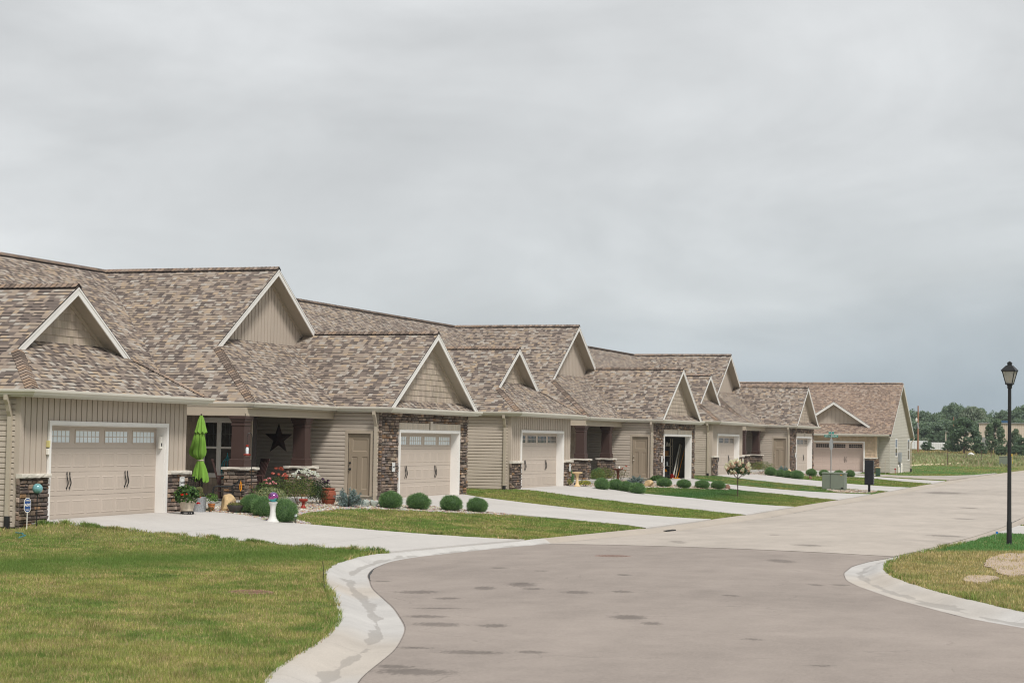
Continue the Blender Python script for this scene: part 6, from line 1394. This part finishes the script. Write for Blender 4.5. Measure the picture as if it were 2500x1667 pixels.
M['cab_green'] = paint('cabinet_green', lin(122, 130, 116), .5, .08, 2); M['dark_green'] = paint('pedestal_green', lin(62, 84, 66), .5, .08, 4)
def cabinet(name, label, x, y, w, d, h, mat, seam, pad=True, stick=True, rz=0):
    t = thing(name, label, 'utility box', place(x, y), rz); b = MB(); b.block(-d / 2, d / 2, -w / 2, w / 2, .05, h - .07, .012); b.block(-d / 2 + .01, d / 2 - .01, -w / 2 + .01, w / 2 - .01, -.05, .06, .01); b.build('body', mat, t)
    b = MB(); b.block(-d / 2 - .025, d / 2 + .025, -w / 2 - .025, w / 2 + .025, h - .085, h, .02); b.build('lid', mat, t)
    if seam is not None: b = MB(); b.box(-d / 2 - .006, -d / 2 + .004, seam - .012, seam + .012, .06, h - .085); b.build('door_seam', M['iron'], t)
    if stick: b = MB(); b.box(-d / 2 - .004, -d / 2 + .002, -w / 2 + .12, -w / 2 + .21, h - .135, h - .11); b.build('warning_sticker', M['orange'], t); b = MB(); b.block(-d / 2 - .03, -d / 2 + .02, -w / 2 + .05, -w / 2 + .17, .07, .13, .01); b.build('hinge_lock', M['iron'], t)
cabinet('utility_cabinet', 'grey-green electrical cabinet on the lawn beside the sign post', 59.4, -7.42, 1.12, .75, .86, M['cab_green'], .15)
cabinet('utility_cabinet', 'grey-green electrical box far off at the edge of the field behind the lamp', 155.5, -7.8, 1.15, .9, .9, M['cab_green'], None, stick=False)
def mail(x, y):
    t = thing('mailbox_cluster', 'tall black cluster mailbox on a square post at the kerb', 'mailbox', place(x, y), R(4)); b = MB(); b.box(-.055, .055, -.055, .055, -.1, .40); b.block(-.14, .14, -.12, .12, -.02, .02, .005); b.build('post', M['iron'], t)
    M['mail'] = paint('black_paint', (.014, .015, .018), .38, .1, 5); b = MB(); b.block(-.26, .26, -.21, .215, .39, 1.58, .015); b.build('cabinet', M['mail'], t)
    n = 8
    for i in range(n):
        for j in (0, 1):
            z = .42 + i * 1.12 / n; b = MB(); b.block(-.245 + j * .245, -.005 + j * .245, -.222, -.205, z, z + 1.12 / n - .02, .004); b.box(-.06 + j * .245, -.04 + j * .245, -.226, -.2221, z + .04, z + .07, 1); b.box(-.2 + j * .245, -.1 + j * .245, -.224, -.2222, z + .06, z + .085, 1); b.build('compartment_door', [M['mail'], M['galv']], t)
mail(58.54, -9.28)
def sign_post(x, y):
    t = thing('street_sign', 'galvanised sign post with green street name blades and the back of a stop sign', 'sign', place(x, y)); g0 = t.location.z; M['sign_green'] = paint('sign_green', lin(22, 122, 112), .45, .05); M['sign_back'] = paint('sign_back_aluminium', (.36, .37, .37), .45, .1, 4, metal=.4)
    b = MB(); b.tube([(0, 0, -.2), (0, 0, 2.62 - g0)], .030, 8); b.build('post', M['sign_back'], t)
    def blade(z, rz, w, txt):
        q = MB(); q.block(-.004, .004, -w / 2, w / 2, z - g0 - .065, z - g0 + .065, .003); q.box(-.0052, -.0042, -w / 2 + .01, w / 2 - .01, z - g0 - .058, z - g0 - .053, 1); q.box(-.0052, -.0042, -w / 2 + .01, w / 2 - .01, z - g0 + .053, z - g0 + .058, 1); o = q.build('street_blade', [M['sign_green'], M['white_plastic']], t); o.rotation_euler = (0, 0, rz)
        if txt: link('lettering', text_mesh('lettering', txt, .078, M['white_plastic'], .0005), o, (-.0056, 0, z - g0), (R(90), 0, R(-90)))
    blade(2.395, R(10), .70, 'STONE VIEW AVE'); blade(2.55, R(78), .72, None)
    s = MB(); r = .31; P = [(math.cos(math.pi / 8 + i * math.pi / 4) * r, math.sin(math.pi / 8 + i * math.pi / 4) * r) for i in range(8)]
    for k in (-.002, .002): s.face([(k, a, 1.97 - g0 + b2 + .0) for a, b2 in P])
    for i in range(8): j = (i + 1) % 8; s.face([(-.002, P[i][0], 1.97 - g0 + P[i][1]), (-.002, P[j][0], 1.97 - g0 + P[j][1]), (.002, P[j][0], 1.97 - g0 + P[j][1]), (.002, P[i][0], 1.97 - g0 + P[i][1])])
    o = s.build('stop_sign_plate', M['sign_back'], t); o.rotation_euler = (0, 0, R(80)); o.location = (.034, 0, .0)
sign_post(62.0, -6.79)
def cover(name, label, x, y, r, z, mat):
    b = MB(); b.lathe([(r, -.05), (r, .0), (r * .94, .006), (r * .93, .003), (.01, .004)], 36)
    for i in range(-4, 5):
        for j in range(-4, 5):
            if i * i + j * j < 17: b.box(i * r * .19 - r * .06, i * r * .19 + r * .06, j * r * .19 - r * .06, j * r * .19 + r * .06, .003, .010)
    tag(b.build(name, mat, None, loc=(x, y, z)), label, 'manhole cover')
M['rusty_iron'] = paint('rusty_iron', lin(134, 104, 88), .8, .25, 6, 60, .3); M['dull_iron'] = paint('dull_iron', lin(142, 122, 112), .8, .2, 6, 60, .3)
cover('manhole_cover', 'rust-brown round utility cover set in the left lawn', -9.18, -10.39, .34, zt1(-9.18, -10.39) + .012, M['rusty_iron']); cover('manhole_cover', 'round brown manhole cover in the street', 3.71, -12.26, .40, float(zr(A(3.71), A(-12.26))) - .002, M['dull_iron'])
b = MB(); b.box(-.45, .45, -.06, .06, -.08, .008); 
for i in range(12): b.box(-.43 + i * .075, -.395 + i * .075, -.055, .055, .0085, .016)
tag(b.build('storm_drain', M['iron'], None, loc=(17.6, -9.86, -.548), rot=(0, 0, R(-2))), 'dark storm drain grate in the gutter beside the nearest stone garage drive', 'drain')
b = MB(); b.tube([(0, 0, -.1), (-.06, .02, .47)], .005, 6); tag(b.build('marker_rod', M['iron'], None, loc=place(-8.41, -11.25)), 'thin dark marker rod leaning at the edge of the left lawn', 'marker')
b = MB(); b.tube([(0, 0, -.05), (0, 0, .22)], .004, 5); b.face([(0, 0, .15), (.0, -.06, .15), (0, -.06, .21), (0, 0, .21)], 1); M['flag_blue'] = paint('blue_flag', lin(38, 118, 196), .6, .05); tag(b.build('marker_flag', [M['spout'], M['flag_blue']], None, loc=(16.6, -19.0, zt1(16.6, -19.0))), 'little blue utility marker flag in the right corner grass', 'flag')
b = MB(); b.tube([(-.73, -.49, -.15), (-1.0, -.85, -.14), (-1.25, -1.0, -.145), (-1.5, -1.25, -.15), (-2.1, -1.5, -.16)], .012, 6); M['hose'] = paint('teal_hose', lin(60, 130, 140), .4, .1); tag(b.build('garden_hose', M['hose']), 'short teal garden hose lying in the grass by the downspout', 'hose')
t = thing('utility_pedestal', 'small dark green utility pedestal beyond the mailbox', 'utility box', place(85.4, -5.73)); b = MB(); b.block(-.12, .12, -.14, .14, -.05, .55, .015); b.build('body', M['dark_green'], t); b = MB(); b.block(-.135, .135, -.155, .155, .55, .60, .015); b.build('lid', M['sand_stone'], t)

# ------------------------------------------------------------------ house across the side street (built facing -y, then turned to face the row)
def far_house():
    H = thing('gable_house', 'tan gabled house across the side street with a rose-beige double garage door', 'house', (103, 0, -.02), R(-90)); sh = [M['shingle_far'], M['shingle_edge']]; ze = 2.75; s = .62; zr_ = ze + s * 6.3
    mb = MB(); roof_face(mb, [(4.15, -.5, ze), (-26, -.5, ze), (-26, 5.8, zr_), (4.15, 5.8, zr_)]); roof_face(mb, [(4.15, 12.1, ze), (-26, 12.1, ze), (-26, 5.8, zr_), (4.15, 5.8, zr_)]); mb.build('main_roof', sh, H)
    n = math.hypot(1, s); mb = MB(); caps(mb, (-25.9, 5.8, zr_), (4.1, 5.8, zr_), (0, -1 / n, -s / n), (0, 1 / n, -s / n), vent=.02); mb.build('ridge_cap', M['cap'], H)
    mb = MB(); c, hw, sl, yf, yw = -.17, 2.66, .66, .25, .72; pk = 5.12; yb = (pk - ze) / s - .5
    roof_face(mb, [(c, yf, pk), (c, yb + .05, pk), (c - hw, .9, pk - sl * hw), (c - hw, yf, pk - sl * hw)]); roof_face(mb, [(c, yf, pk), (c, yb + .05, pk), (c + hw, .9, pk - sl * hw), (c + hw, yf, pk - sl * hw)]); mb.build('dormer_roof', sh, H)
    f, so, z = MB(), MB(), MB(); gable_trim(f, so, z, c, yf, yw, pk, sl, hw, hw); f.build('rake_board', M['trim'], H); so.build('rake_soffit', M['soffit'], H); z.build('frieze_board', M['tan_trim'], H)
    mb = MB(frame((0, yw, 0), (1, 0), (0, -1))); board_tri(mb, c, pk - .15, sl, 3.45, .3); mb.build('dormer_wall', M['board'], H)
    mb = MB(); gutter(mb, (-26, -.5), (4.0, -.5), (0, -1), ze); mb.build('gutter', M['gutter'], H); mb = MB(); mb.box(-26, 4.0, -.48, .75, ze - .16, ze - .15); mb.build('eave_soffit', M['soffit'], H)
    # gable end
    T = lambda a, b2, z: (-b2, a, z); f, so, z = MB(T), MB(T), MB(T); gable_trim(f, so, z, 5.8, -4.15, -3.85, zr_, s, 6.3, 6.3); f.build('rake_board', M['trim'], H); so.build('rake_soffit', M['soffit'], H); z.build('frieze_board', M['tan_trim'], H)
    mb = MB(frame((3.85, 0, 0), (0, 1), (1, 0))); win = [(3.5, 4.7, 1.1, 2.5), (10.3, 11.5, .8, 2.5)]; lap(mb, .7, 11.9, 0, 2.75, win); lap_tri(mb, 5.8, zr_ - .15, s, 2.75); mb.T = frame((0, .7, 0), (1, 0), (0, -1)); lap(mb, 3.05, 3.85, 0, 2.62); mb.T = frame((0, 11.9, 0), (-1, 0), (0, 1)); lap(mb, -3.85, 26, 0, 2.62); mb.T = frame((3.05, 0, 0), (0, 1), (1, 0)); lap(mb, 0, .7, 1.06, 2.62); mb.build('side_wall', M['lap_grey'], H)
    for a, b2, z0, z1 in win:
        mb = MB(frame((3.85, 0, 0), (0, 1), (1, 0))); mb.box(a, a + .09, -.02, .03, z0, z1); mb.box(b2 - .09, b2, -.02, .04, z0, z1); mb.box(a + .09, b2 - .09, -.02, .04, z0, z0 + .09); mb.box(a + .09, b2 - .09, -.02, .04, z1 - .09, z1); mb.box(a + .09, b2 - .09, -.02, .025, (z0 + z1) / 2 - .03, (z0 + z1) / 2 + .03); w = mb.build('window', M['trim'], H); mb = MB(frame((3.85, 0, 0), (0, 1), (1, 0))); mb.box(a + .09, b2 - .09, -.03, .018, z0 + .09, z1 - .09); mb.build('pane', M['glass'], w)
    op = [(-2.89, 2.17, -1, 2.22)]
    mb = MB(frame((0, 0, 0), (1, 0), (0, -1))); shake(mb, -3.6, 3.05, 1.06, 2.62, op, .2); mb.box(2.93, 3.06, -.0, .03, 1.06, 2.62, 0, (1.15, 1.15, 1.15)); mb.build('front_wall', M['shake_far'], H)
    mb = MB(frame((0, -.02, 0), (1, 0), (0, -1))); stones(mb, -3.6, -2.89, -.2, .97, (), .04, 31); stones(mb, 2.17, 3.07, -.2, .97, (), .04, 32); mb.T = frame((3.07, 0, 0), (0, 1), (1, 0)); stones(mb, -.05, .7, -.2, .97, (), .03, 33); mb.build('stone_wainscot', [M['stone_far'], M['mortar']], H)
    mb = MB(frame((0, 0, 0), (1, 0), (0, -1))); rough_ledge(mb, 2.17, 3.12, -.02, .13, .965, 1.062, 2); mb.build('stone_ledge', M['ledge'], H)
    mb = MB(); mb.box(-2.89, 2.17, -.05, .02, 2.13, 2.22); mb.box(-2.89, -2.80, -.05, .02, 0, 2.13); mb.box(2.08, 2.17, -.05, .02, 0, 2.13); mb.box(-2.80, -2.78, .022, .26, 0, 2.128); mb.box(2.06, 2.08, .022, .26, 0, 2.128); mb.box(-2.78, 2.06, .022, .26, 2.11, 2.128); mb.build('door_trim', M['trim'], H)
    garage_door(H, (-2.78, .235, .008), 0, 4.84, M['garage_pink'], M['glass'])
    mb = MB(frame((0, .4, 0), (1, 0), (0, -1))); lap(mb, -26, -3.6, 0, 2.62); mb.build('front_wall', M['lap_grey'], H); elbow_spout(H, 3.9, 11.75, 2.6, .15, (1, 0), True, .3)
    # meters and pipes on the gable end
    mb = MB(frame((3.87, 0, 0), (0, 1), (1, 0))); mb.block(5.0, 5.5, 0, .20, .72, 1.42, .01); mb.block(5.56, 5.80, 0, .18, .80, 1.45, .01); mb.tube([(5.25, .08, -.1), (5.25, .08, .72)], .04, 6); mb.tube([(5.7, .08, -.1), (5.7, .08, .8)], .035, 6); p = mb.build('meter_box', M['galv'], H)
    mb = MB(frame((3.87, 0, 0), (0, 1), (1, 0))); 
    for a in (6.1, 6.4): mb.tube([(a, .1, -.1), (a, .1, .55), (a + .2, .1, .62), (a + .2, .1, -.1)], .03, 6)
    mb.T = lambda a, b2, z: (3.87 + .05 + z, 6.0 + a, .98 + b2); mb.lathe([(.09, 0), (.09, .1), (.05, .12)], 14); mb.build('gas_meter', M['white_plastic'], H); mb = MB(frame((3.87, 0, 0), (0, 1), (1, 0))); mb.tube([(4.5, .1, -.1), (4.5, .1, .4), (4.7, .1, .5), (4.9, .1, .4), (4.9, .1, -.1)], .035, 6); mb.tube([(4.62, .16, -.1), (4.62, .16, .32)], .05, 6); mb.build('vent_pipe', M['white_plastic'], H)
    mb = MB(); mb.T = lambda a, b2, z: (4.45 + z, 11.6 + a, 3.55 + b2); mb.lathe([(.02, -.03), (.12, -.02), (.22, .02), (.27, .07), (.25, .07), (.1, .0)], 18, sx=.8); mb.T = None; mb.tube([(4.15, 11.6, 3.3), (4.45, 11.6, 3.5)], .02, 5); mb.build('satellite_dish', M['galv'], H)
    mb = MB(); mb.box(-26, -3.6, .42, .5, -.5, 0); mb.box(3.86, 3.9, .75, 11.9, -.4, .0); mb.build('foundation', M['found'], H)
M['lap_grey'] = paint('grey_lap_siding', lin(194, 189, 177), .6, .05, .8, streak=True); M['shake_far'] = paint('warm_shake_siding', lin(186, 166, 142), .7, .14, 5, 60, use_col=True); M['stone_far'] = paint('tan_ledgestone', (1.5, 1.2, .95), .85, .3, 11, 55, .6, use_col=True)
far_house()
b = MB(); b.tube([(0, 0, -.05), (0, 0, .30)], .02, 6); b.sphere((0, 0, .32), .07, 10, 8); b.box(-.05, .05, -.02, .02, .14, .24); tag(b.build('hydrant_marker', M['can_red'], None, loc=place(104.2, -4.2)), 'small red utility marker against the far house side wall', 'marker')
b = MB(); b.tube([(0, 0, -.05), (0, 0, 1.05)], .02, 6); tag(b.build('marker_post', M['spout'], None, loc=place(98.5, -4.3)), 'thin grey post on the lawn left of the far house wall', 'post')

# ------------------------------------------------------------------ beyond the field
poly_slab('gravel_path', [(134, 4.5), (137.3, -1.0), (150, -2.4), (166, -3.6), (167, -3.3), (151, -1.4), (138.6, .6), (135.5, 5)], .03, M['sandpath'] if 'sandpath' in M else paint('sand_path', lin(206, 190, 156), .95, .1), .1, 2)
def wood_pole(label, x, y, h, r, cols=None):
    t = thing('utility_pole', label, 'utility pole', place(x, y)); b = MB(); b.tube([(0, 0, -.3), (.03, 0, h * .5), (-.02, 0, h)], [r, r * .9, r * .7], 8); b.build('shaft', M['pole_wood'], t)
    if cols: b = MB(); b.lathe([(.001, h * .66), (.14, h * .67), (.16, h * .70), (.14, h * .73), (.001, h * .74)], 12, (0, .22, 0)); b.tube([(0, 0, h * .70), (0, .2, h * .70)], .03, 5); b.build('transformer', M['white_plastic'], t)
M['pole_wood'] = paint('pole_wood', lin(152, 112, 88), .85, .15, 3)
wood_pole('brown wooden utility pole just right of the far house', 231.5, 10.35, 6.55, .13, True); wood_pole('second thinner wooden pole half hidden by the large dark tree', 272.1, 9.9, 5.5, .10)
t = thing('street_lamp', 'distant grey arched street light before the beige warehouse', 'street lamp', place(243.5, 1.0)); b = MB(); b.tube([(0, 0, -.2), (0, 0, 3.3), (0, -.1, 3.5), (0, -.35, 3.62), (0, -.6, 3.66)], .045, 6); b.build('pole', M['galv'], t); b = MB(); b.block(-.12, .12, -.85, -.5, 3.60, 3.70, .02); b.build('lamp_head', M['white_plastic'], t)
M['warehouse'] = paint('beige_metal_wall', lin(216, 200, 182), .6, .05, .3); M['white_metal'] = paint('white_metal', lin(232, 232, 230), .5, .03, .5); M['grey_roof'] = paint('grey_metal_roof', lin(150, 148, 144), .6, .05)
def warehouse():
    t = thing('warehouse', 'long low beige metal warehouse behind the field trees', 'building', (304, 9, 1.0)); b = MB(frame((0, 0, 0), (0, -1), (-1, 0)))
    n = 60
    for i in range(n): s0 = 22 * i / n; b.box(s0, s0 + 22 / n - .1, 0, .06, 0, 5.0)
    b.box(0, 22, -14, 0, 0, 5.0); b.build('wall', M['warehouse'], t); b = MB(); b.block(-.25, 14.2, -22.2, .2, 5.0, 5.14, .03); b.build('roof', M['grey_roof'], t)
    b = MB(); b.block(4, 6, -4.6, -3.2, 5.14, 5.6, .05); b.build('roof_vent', M['bluebin'], t); b = MB(); b.box(-.09, -.05, -1.6, -.5, 0, 2.6); b.build('door', M['grey_roof'], t)
warehouse()
def shed():
    t = thing('loading_shed', 'small beige shed with an open side left of the large dark tree', 'building', (272, 10.1, 1.15)); b = MB(); b.box(0, 4, -3, -.1, 0, 3.0); b.build('wall', M['warehouse'], t); b = MB(); b.block(-.15, 4.2, -3.2, 1.15, 3.0, 3.12, .02); b.build('roof', M['grey_roof'], t)
    for y in (.12, 1.0): b = MB(); b.box(0, .12, y - .06, y + .06, 0, 3.0); b.build('post', M['warehouse'], t)
shed()
def trailer(label, x, y, w, h, L=7):
    t = thing('white_trailer', label, 'trailer', place(x, y)); b = MB(); b.block(0, L, -w / 2, w / 2, .25, h, .05); b.build('box_body', M['white_metal'], t)
    b = MB()
    for i in range(1, 8): b.box(-.015, 0.0, -w / 2 + w * i / 8 - .01, -w / 2 + w * i / 8 + .01, .3, h - .05)
    b.build('rib', M['grey_roof'], t)
    for xx in (1.2, 2.0):
        for yy in (-w / 2 + .1, w / 2 - .1): b = MB(); b.T = lambda a, c, z, xx=xx, yy=yy: (xx + a, yy + z, .22 + c); b.lathe([(.05, -.08), (.22, -.08), (.22, .08), (.05, .08)], 14); b.build('wheel', M['iron'], t)
trailer('white box trailer half hidden behind the far house', 252.5, 13.9, 3.0, 1.5); trailer('white box trailer alone in the field gap', 249.5, 9.85, 2.1, 1.35)
for i, (x, y) in enumerate(((149.4, -2.9), (171, -4.0), (186, -.9), (187, -3.6))):
    b = MB(); b.tube([(0, 0, -.1), (.02, 0, 1.2)], .035, 5); tag(b.build('fence_post', M['bark'], None, loc=place(x, y)), ('thin dark field post nearest the sandy path', 'thin dark field post left of the lamp pole', 'thin dark field post before the large dark tree', 'thin dark field post before the narrower tree')[i], 'post', 'posts in the field')
b = MB(); b.tube([(0, 0, -.1), (0, 0, .95)], .05, 6); b.lathe([(.05, .95), (.07, 1.0), (.02, 1.08)], 8); M['yellow'] = paint('yellow_marker', lin(232, 190, 40), .5); tag(b.build('marker_post', M['yellow'], None, loc=place(160.5, -8.0)), 'yellow pipeline marker behind the far electrical box', 'post')
tag(rock('field_rock', 'pale rock at the far edge of the field', 'rock', 205, .4, .6, .6, .35, M['white_stone'], 41))
# trees: four crowns, every tree a copy with its own place and size
def tree_kind(seed, cols, conic=0., n=46, per=120):
    t = thing('tree', '', 'tree'); r = np.random.default_rng(seed); P = []; D = []
    for i in range(n):
        a = r.uniform(0, 6.28); z = r.uniform(.02, 1.0) ** .8; w = (1 - conic * z) * math.sqrt(max(.05, 1 - (max(0, z - .38) / .66) ** 2)) * (.55 + .45 * min(1, z * 4)); k = math.sqrt(r.uniform(.15, 1)); c = A((math.cos(a) * w * k * .42, math.sin(a) * w * k * .42, .08 + z * .84)); rr = r.uniform(.09, .16)
        d = r.normal(0, 1, (per, 3)); d /= np.linalg.norm(d, axis=1)[:, None]; P.append(c + d * (r.uniform(.4, 1, per) ** .5)[:, None] * rr * A((1, 1, .8))); D.append(d + A((0, 0, .3)))
    P = np.concatenate(P); D = np.concatenate(D); c = A(cols)[r.integers(len(cols), size=len(P))] * r.uniform(.7, 1.3, (len(P), 1)); leaves('crown', P, D, .055, .7, c, M['leaf'], .7, t)
    b = MB(); b.tube([(0, 0, -.04), (.005, 0, .25), (-.005, .01, .55), (0, 0, .85)], [.028, .022, .014, .004], 7)
    for i in range(7): a = i * 2.4; b.tube([(0, 0, .2 + i * .08), (math.cos(a) * .12, math.sin(a) * .12, .32 + i * .08), (math.cos(a) * .26, math.sin(a) * .26, .40 + i * .07)], [.012, .008, .003], 5)
    b.build('trunk', M['bark'], t); return t
K = [tree_kind(1, [(.115, .175, .11), (.15, .215, .125), (.10, .15, .10)]), tree_kind(2, [(.13, .19, .11), (.175, .245, .135), (.11, .16, .10)], .05), tree_kind(3, [(.24, .28, .20), (.27, .31, .22), (.19, .24, .17)], .1), tree_kind(4, [(.15, .22, .14), (.18, .25, .15)], .38)]
K += [tree_kind(5, [(.17, .24, .16), (.21, .28, .18), (.14, .20, .145)]), tree_kind(6, [(.18, .25, .165), (.23, .30, .185), (.15, .21, .15)], .08)]  # paler crowns for the skyline; distance haze is put into the leaf colours
used_t = set()
def tree(k, x, y, ztop, w, label, group, zb=None):
    zb = zt1(x, y) if zb is None else zb; h = ztop - zb; s = (w / .92, w / .92, h / .98); rz = (x * 1.7 + y) % 6.28; base = K[k]
    if k not in used_t: used_t.add(k); base.location = (x, y, zb); base.scale = s; base.rotation_euler = (0, 0, rz); base['label'] = label; tag(base, group=group)
    else: dup(base, (x, y, zb), rz, s, label, group)
TB = [(351.0, 26.5, 8.8, 1.9), (351.7, 24.6, 8.8, 2.0), (362.4, 24.5, 8.3, 1.4), (347.6, 21.3, 8.5, 2.0), (365.4, 21.9, 10.2, 1.2), (358.7, 19.6, 10.6, 1.8), (354.1, 17.7, 9.9, 1.4), (346.2, 16.1, 9.3, 1.1), (342.7, 13.8, 9.6, 2.1), (351.4, 13.4, 9.4, 1.7), (358.0, 12.9, 8.5, 1.4), (356.3, 11.9, 8.4, 1.2), (362.8, 11.2, 8.9, 1.7), (357.1, 9.5, 9.2, 1.4), (357.8, 7.5, 9.1, 2.0), (360.3, 6.1, 10.2, 2.3), (356.7, 4.4, 10.3, 2.1)]
pos = ('at the left end of the back row, just right of the far house', 'second from the left in the back row', 'third from the left in the back row, over the utility pole', 'fourth from the left in the back row', 'pointed top left of the tallest crown', 'tallest crown of the back row left of the warehouse', 'right beside the tallest crown', 'narrow one right of the tallest crown', 'pale olive broad crown over the large dark tree', 'right of the pale olive crown', 'low one at the left end of the warehouse roof', 'narrow one above the warehouse roof', 'above the middle of the visible warehouse roof', 'just left of the lamp pole', 'just right of the lamp pole', 'tall one near the right photo edge', 'at the right photo edge')
for i, (x, y, z, w) in enumerate(TB): tree(3 if i in (4, 7, 11) else 2 if i == 8 else 4 + i % 2, x, y, z, w * 3.0, 'woodland tree, ' + pos[i], 'trees on the skyline')
for i, (x, y, z, w) in enumerate(((321.0, 21.8, 6.2, 2.1), (324.0, 19.3, 6.3, 2.4), (322.8, 16.6, 6.7, 2.2))): tree(4 + i % 2, x, y, z, w * 3.0, 'lower dark tree of the middle row, ' + ('behind the utility pole', 'right of the utility pole', 'left of the large dark tree')[i], 'trees in the middle row')
for i in range(16):
    y = 28 - i * 2.1; tree(4 + i % 2, 334 + (i * 7) % 11, y, 5.6 + (i * 5 % 7) * .28, 5.2, 'part of the continuous green tree belt behind the field', 'trees of the belt behind the field')
for k, x, y, z, w, l in ((2, 262.5, 13.4, 3.1, 2.2, 'pale green low tree behind the wooden pole'), (1, 266.1, 15.3, 3.3, 2.0, 'low tree against the eave of the far house'), (0, 281.2, 14.6, 3.8, 2.6, 'low dark tree above the lone white trailer'), (0, 221.5, 3.0, 5.7, 4.6, 'large dark spreading tree at the field edge'), (1, 228.0, -.4, 5.6, 3.0, 'narrower tree before the warehouse, left of the lamp pole'), (1, 236.1, -2.3, 4.4, 2.2, 'sparse tree just right of the lamp pole'), (0, 224.1, -4.2, 3.2, 2.6, 'low bushy tree near the right edge of the photo'), (0, 242.4, 10.4, 2.5, 2.1, 'dark bush between the two white trailers'), (0, 233.2, 6.4, 2.6, 1.8, 'bush left of the large dark tree'), (1, 220.3, .9, 2.5, 2.4, 'low bush between the two big field trees'), (0, 213.7, -4.6, 2.2, 2.2, 'low dark bush at the right edge of the field'), (0, 286.7, 12.9, 3.6, 1.9, 'small tree before the beige shed'), (1, 213.1, -2.6, 2.1, 2.0, 'low round bush behind the lamp pole'), (0, 300, 14.5, 4.6, 3.4, 'dark tree filling the gap left of the shed'), (0, 222, -6.6, 3.0, 2.8, 'bush beyond the right edge of the beige warehouse')): tree(k, x, y, z, w, l, 'trees at the field edge')

# ------------------------------------------------------------------ air
def haze():
    m = Nodes('haze_air'); m.N.remove(m.p); v = m.n('ShaderNodeVolumePrincipled'); v.inputs['Color'].default_value = (.80, .87, .93, 1); v.inputs['Density'].default_value = .00022; v.inputs['Anisotropy'].default_value = .2; m.L.new(v.outputs[0], m.out.inputs['Volume'])
    b = MB(); b.box(-70, 720, -235, 235, -1.75, 12.5); tag(b.build('haze', m.mat), kind='stuff', label='thin pale haze over the street and field', cat='haze')
haze()
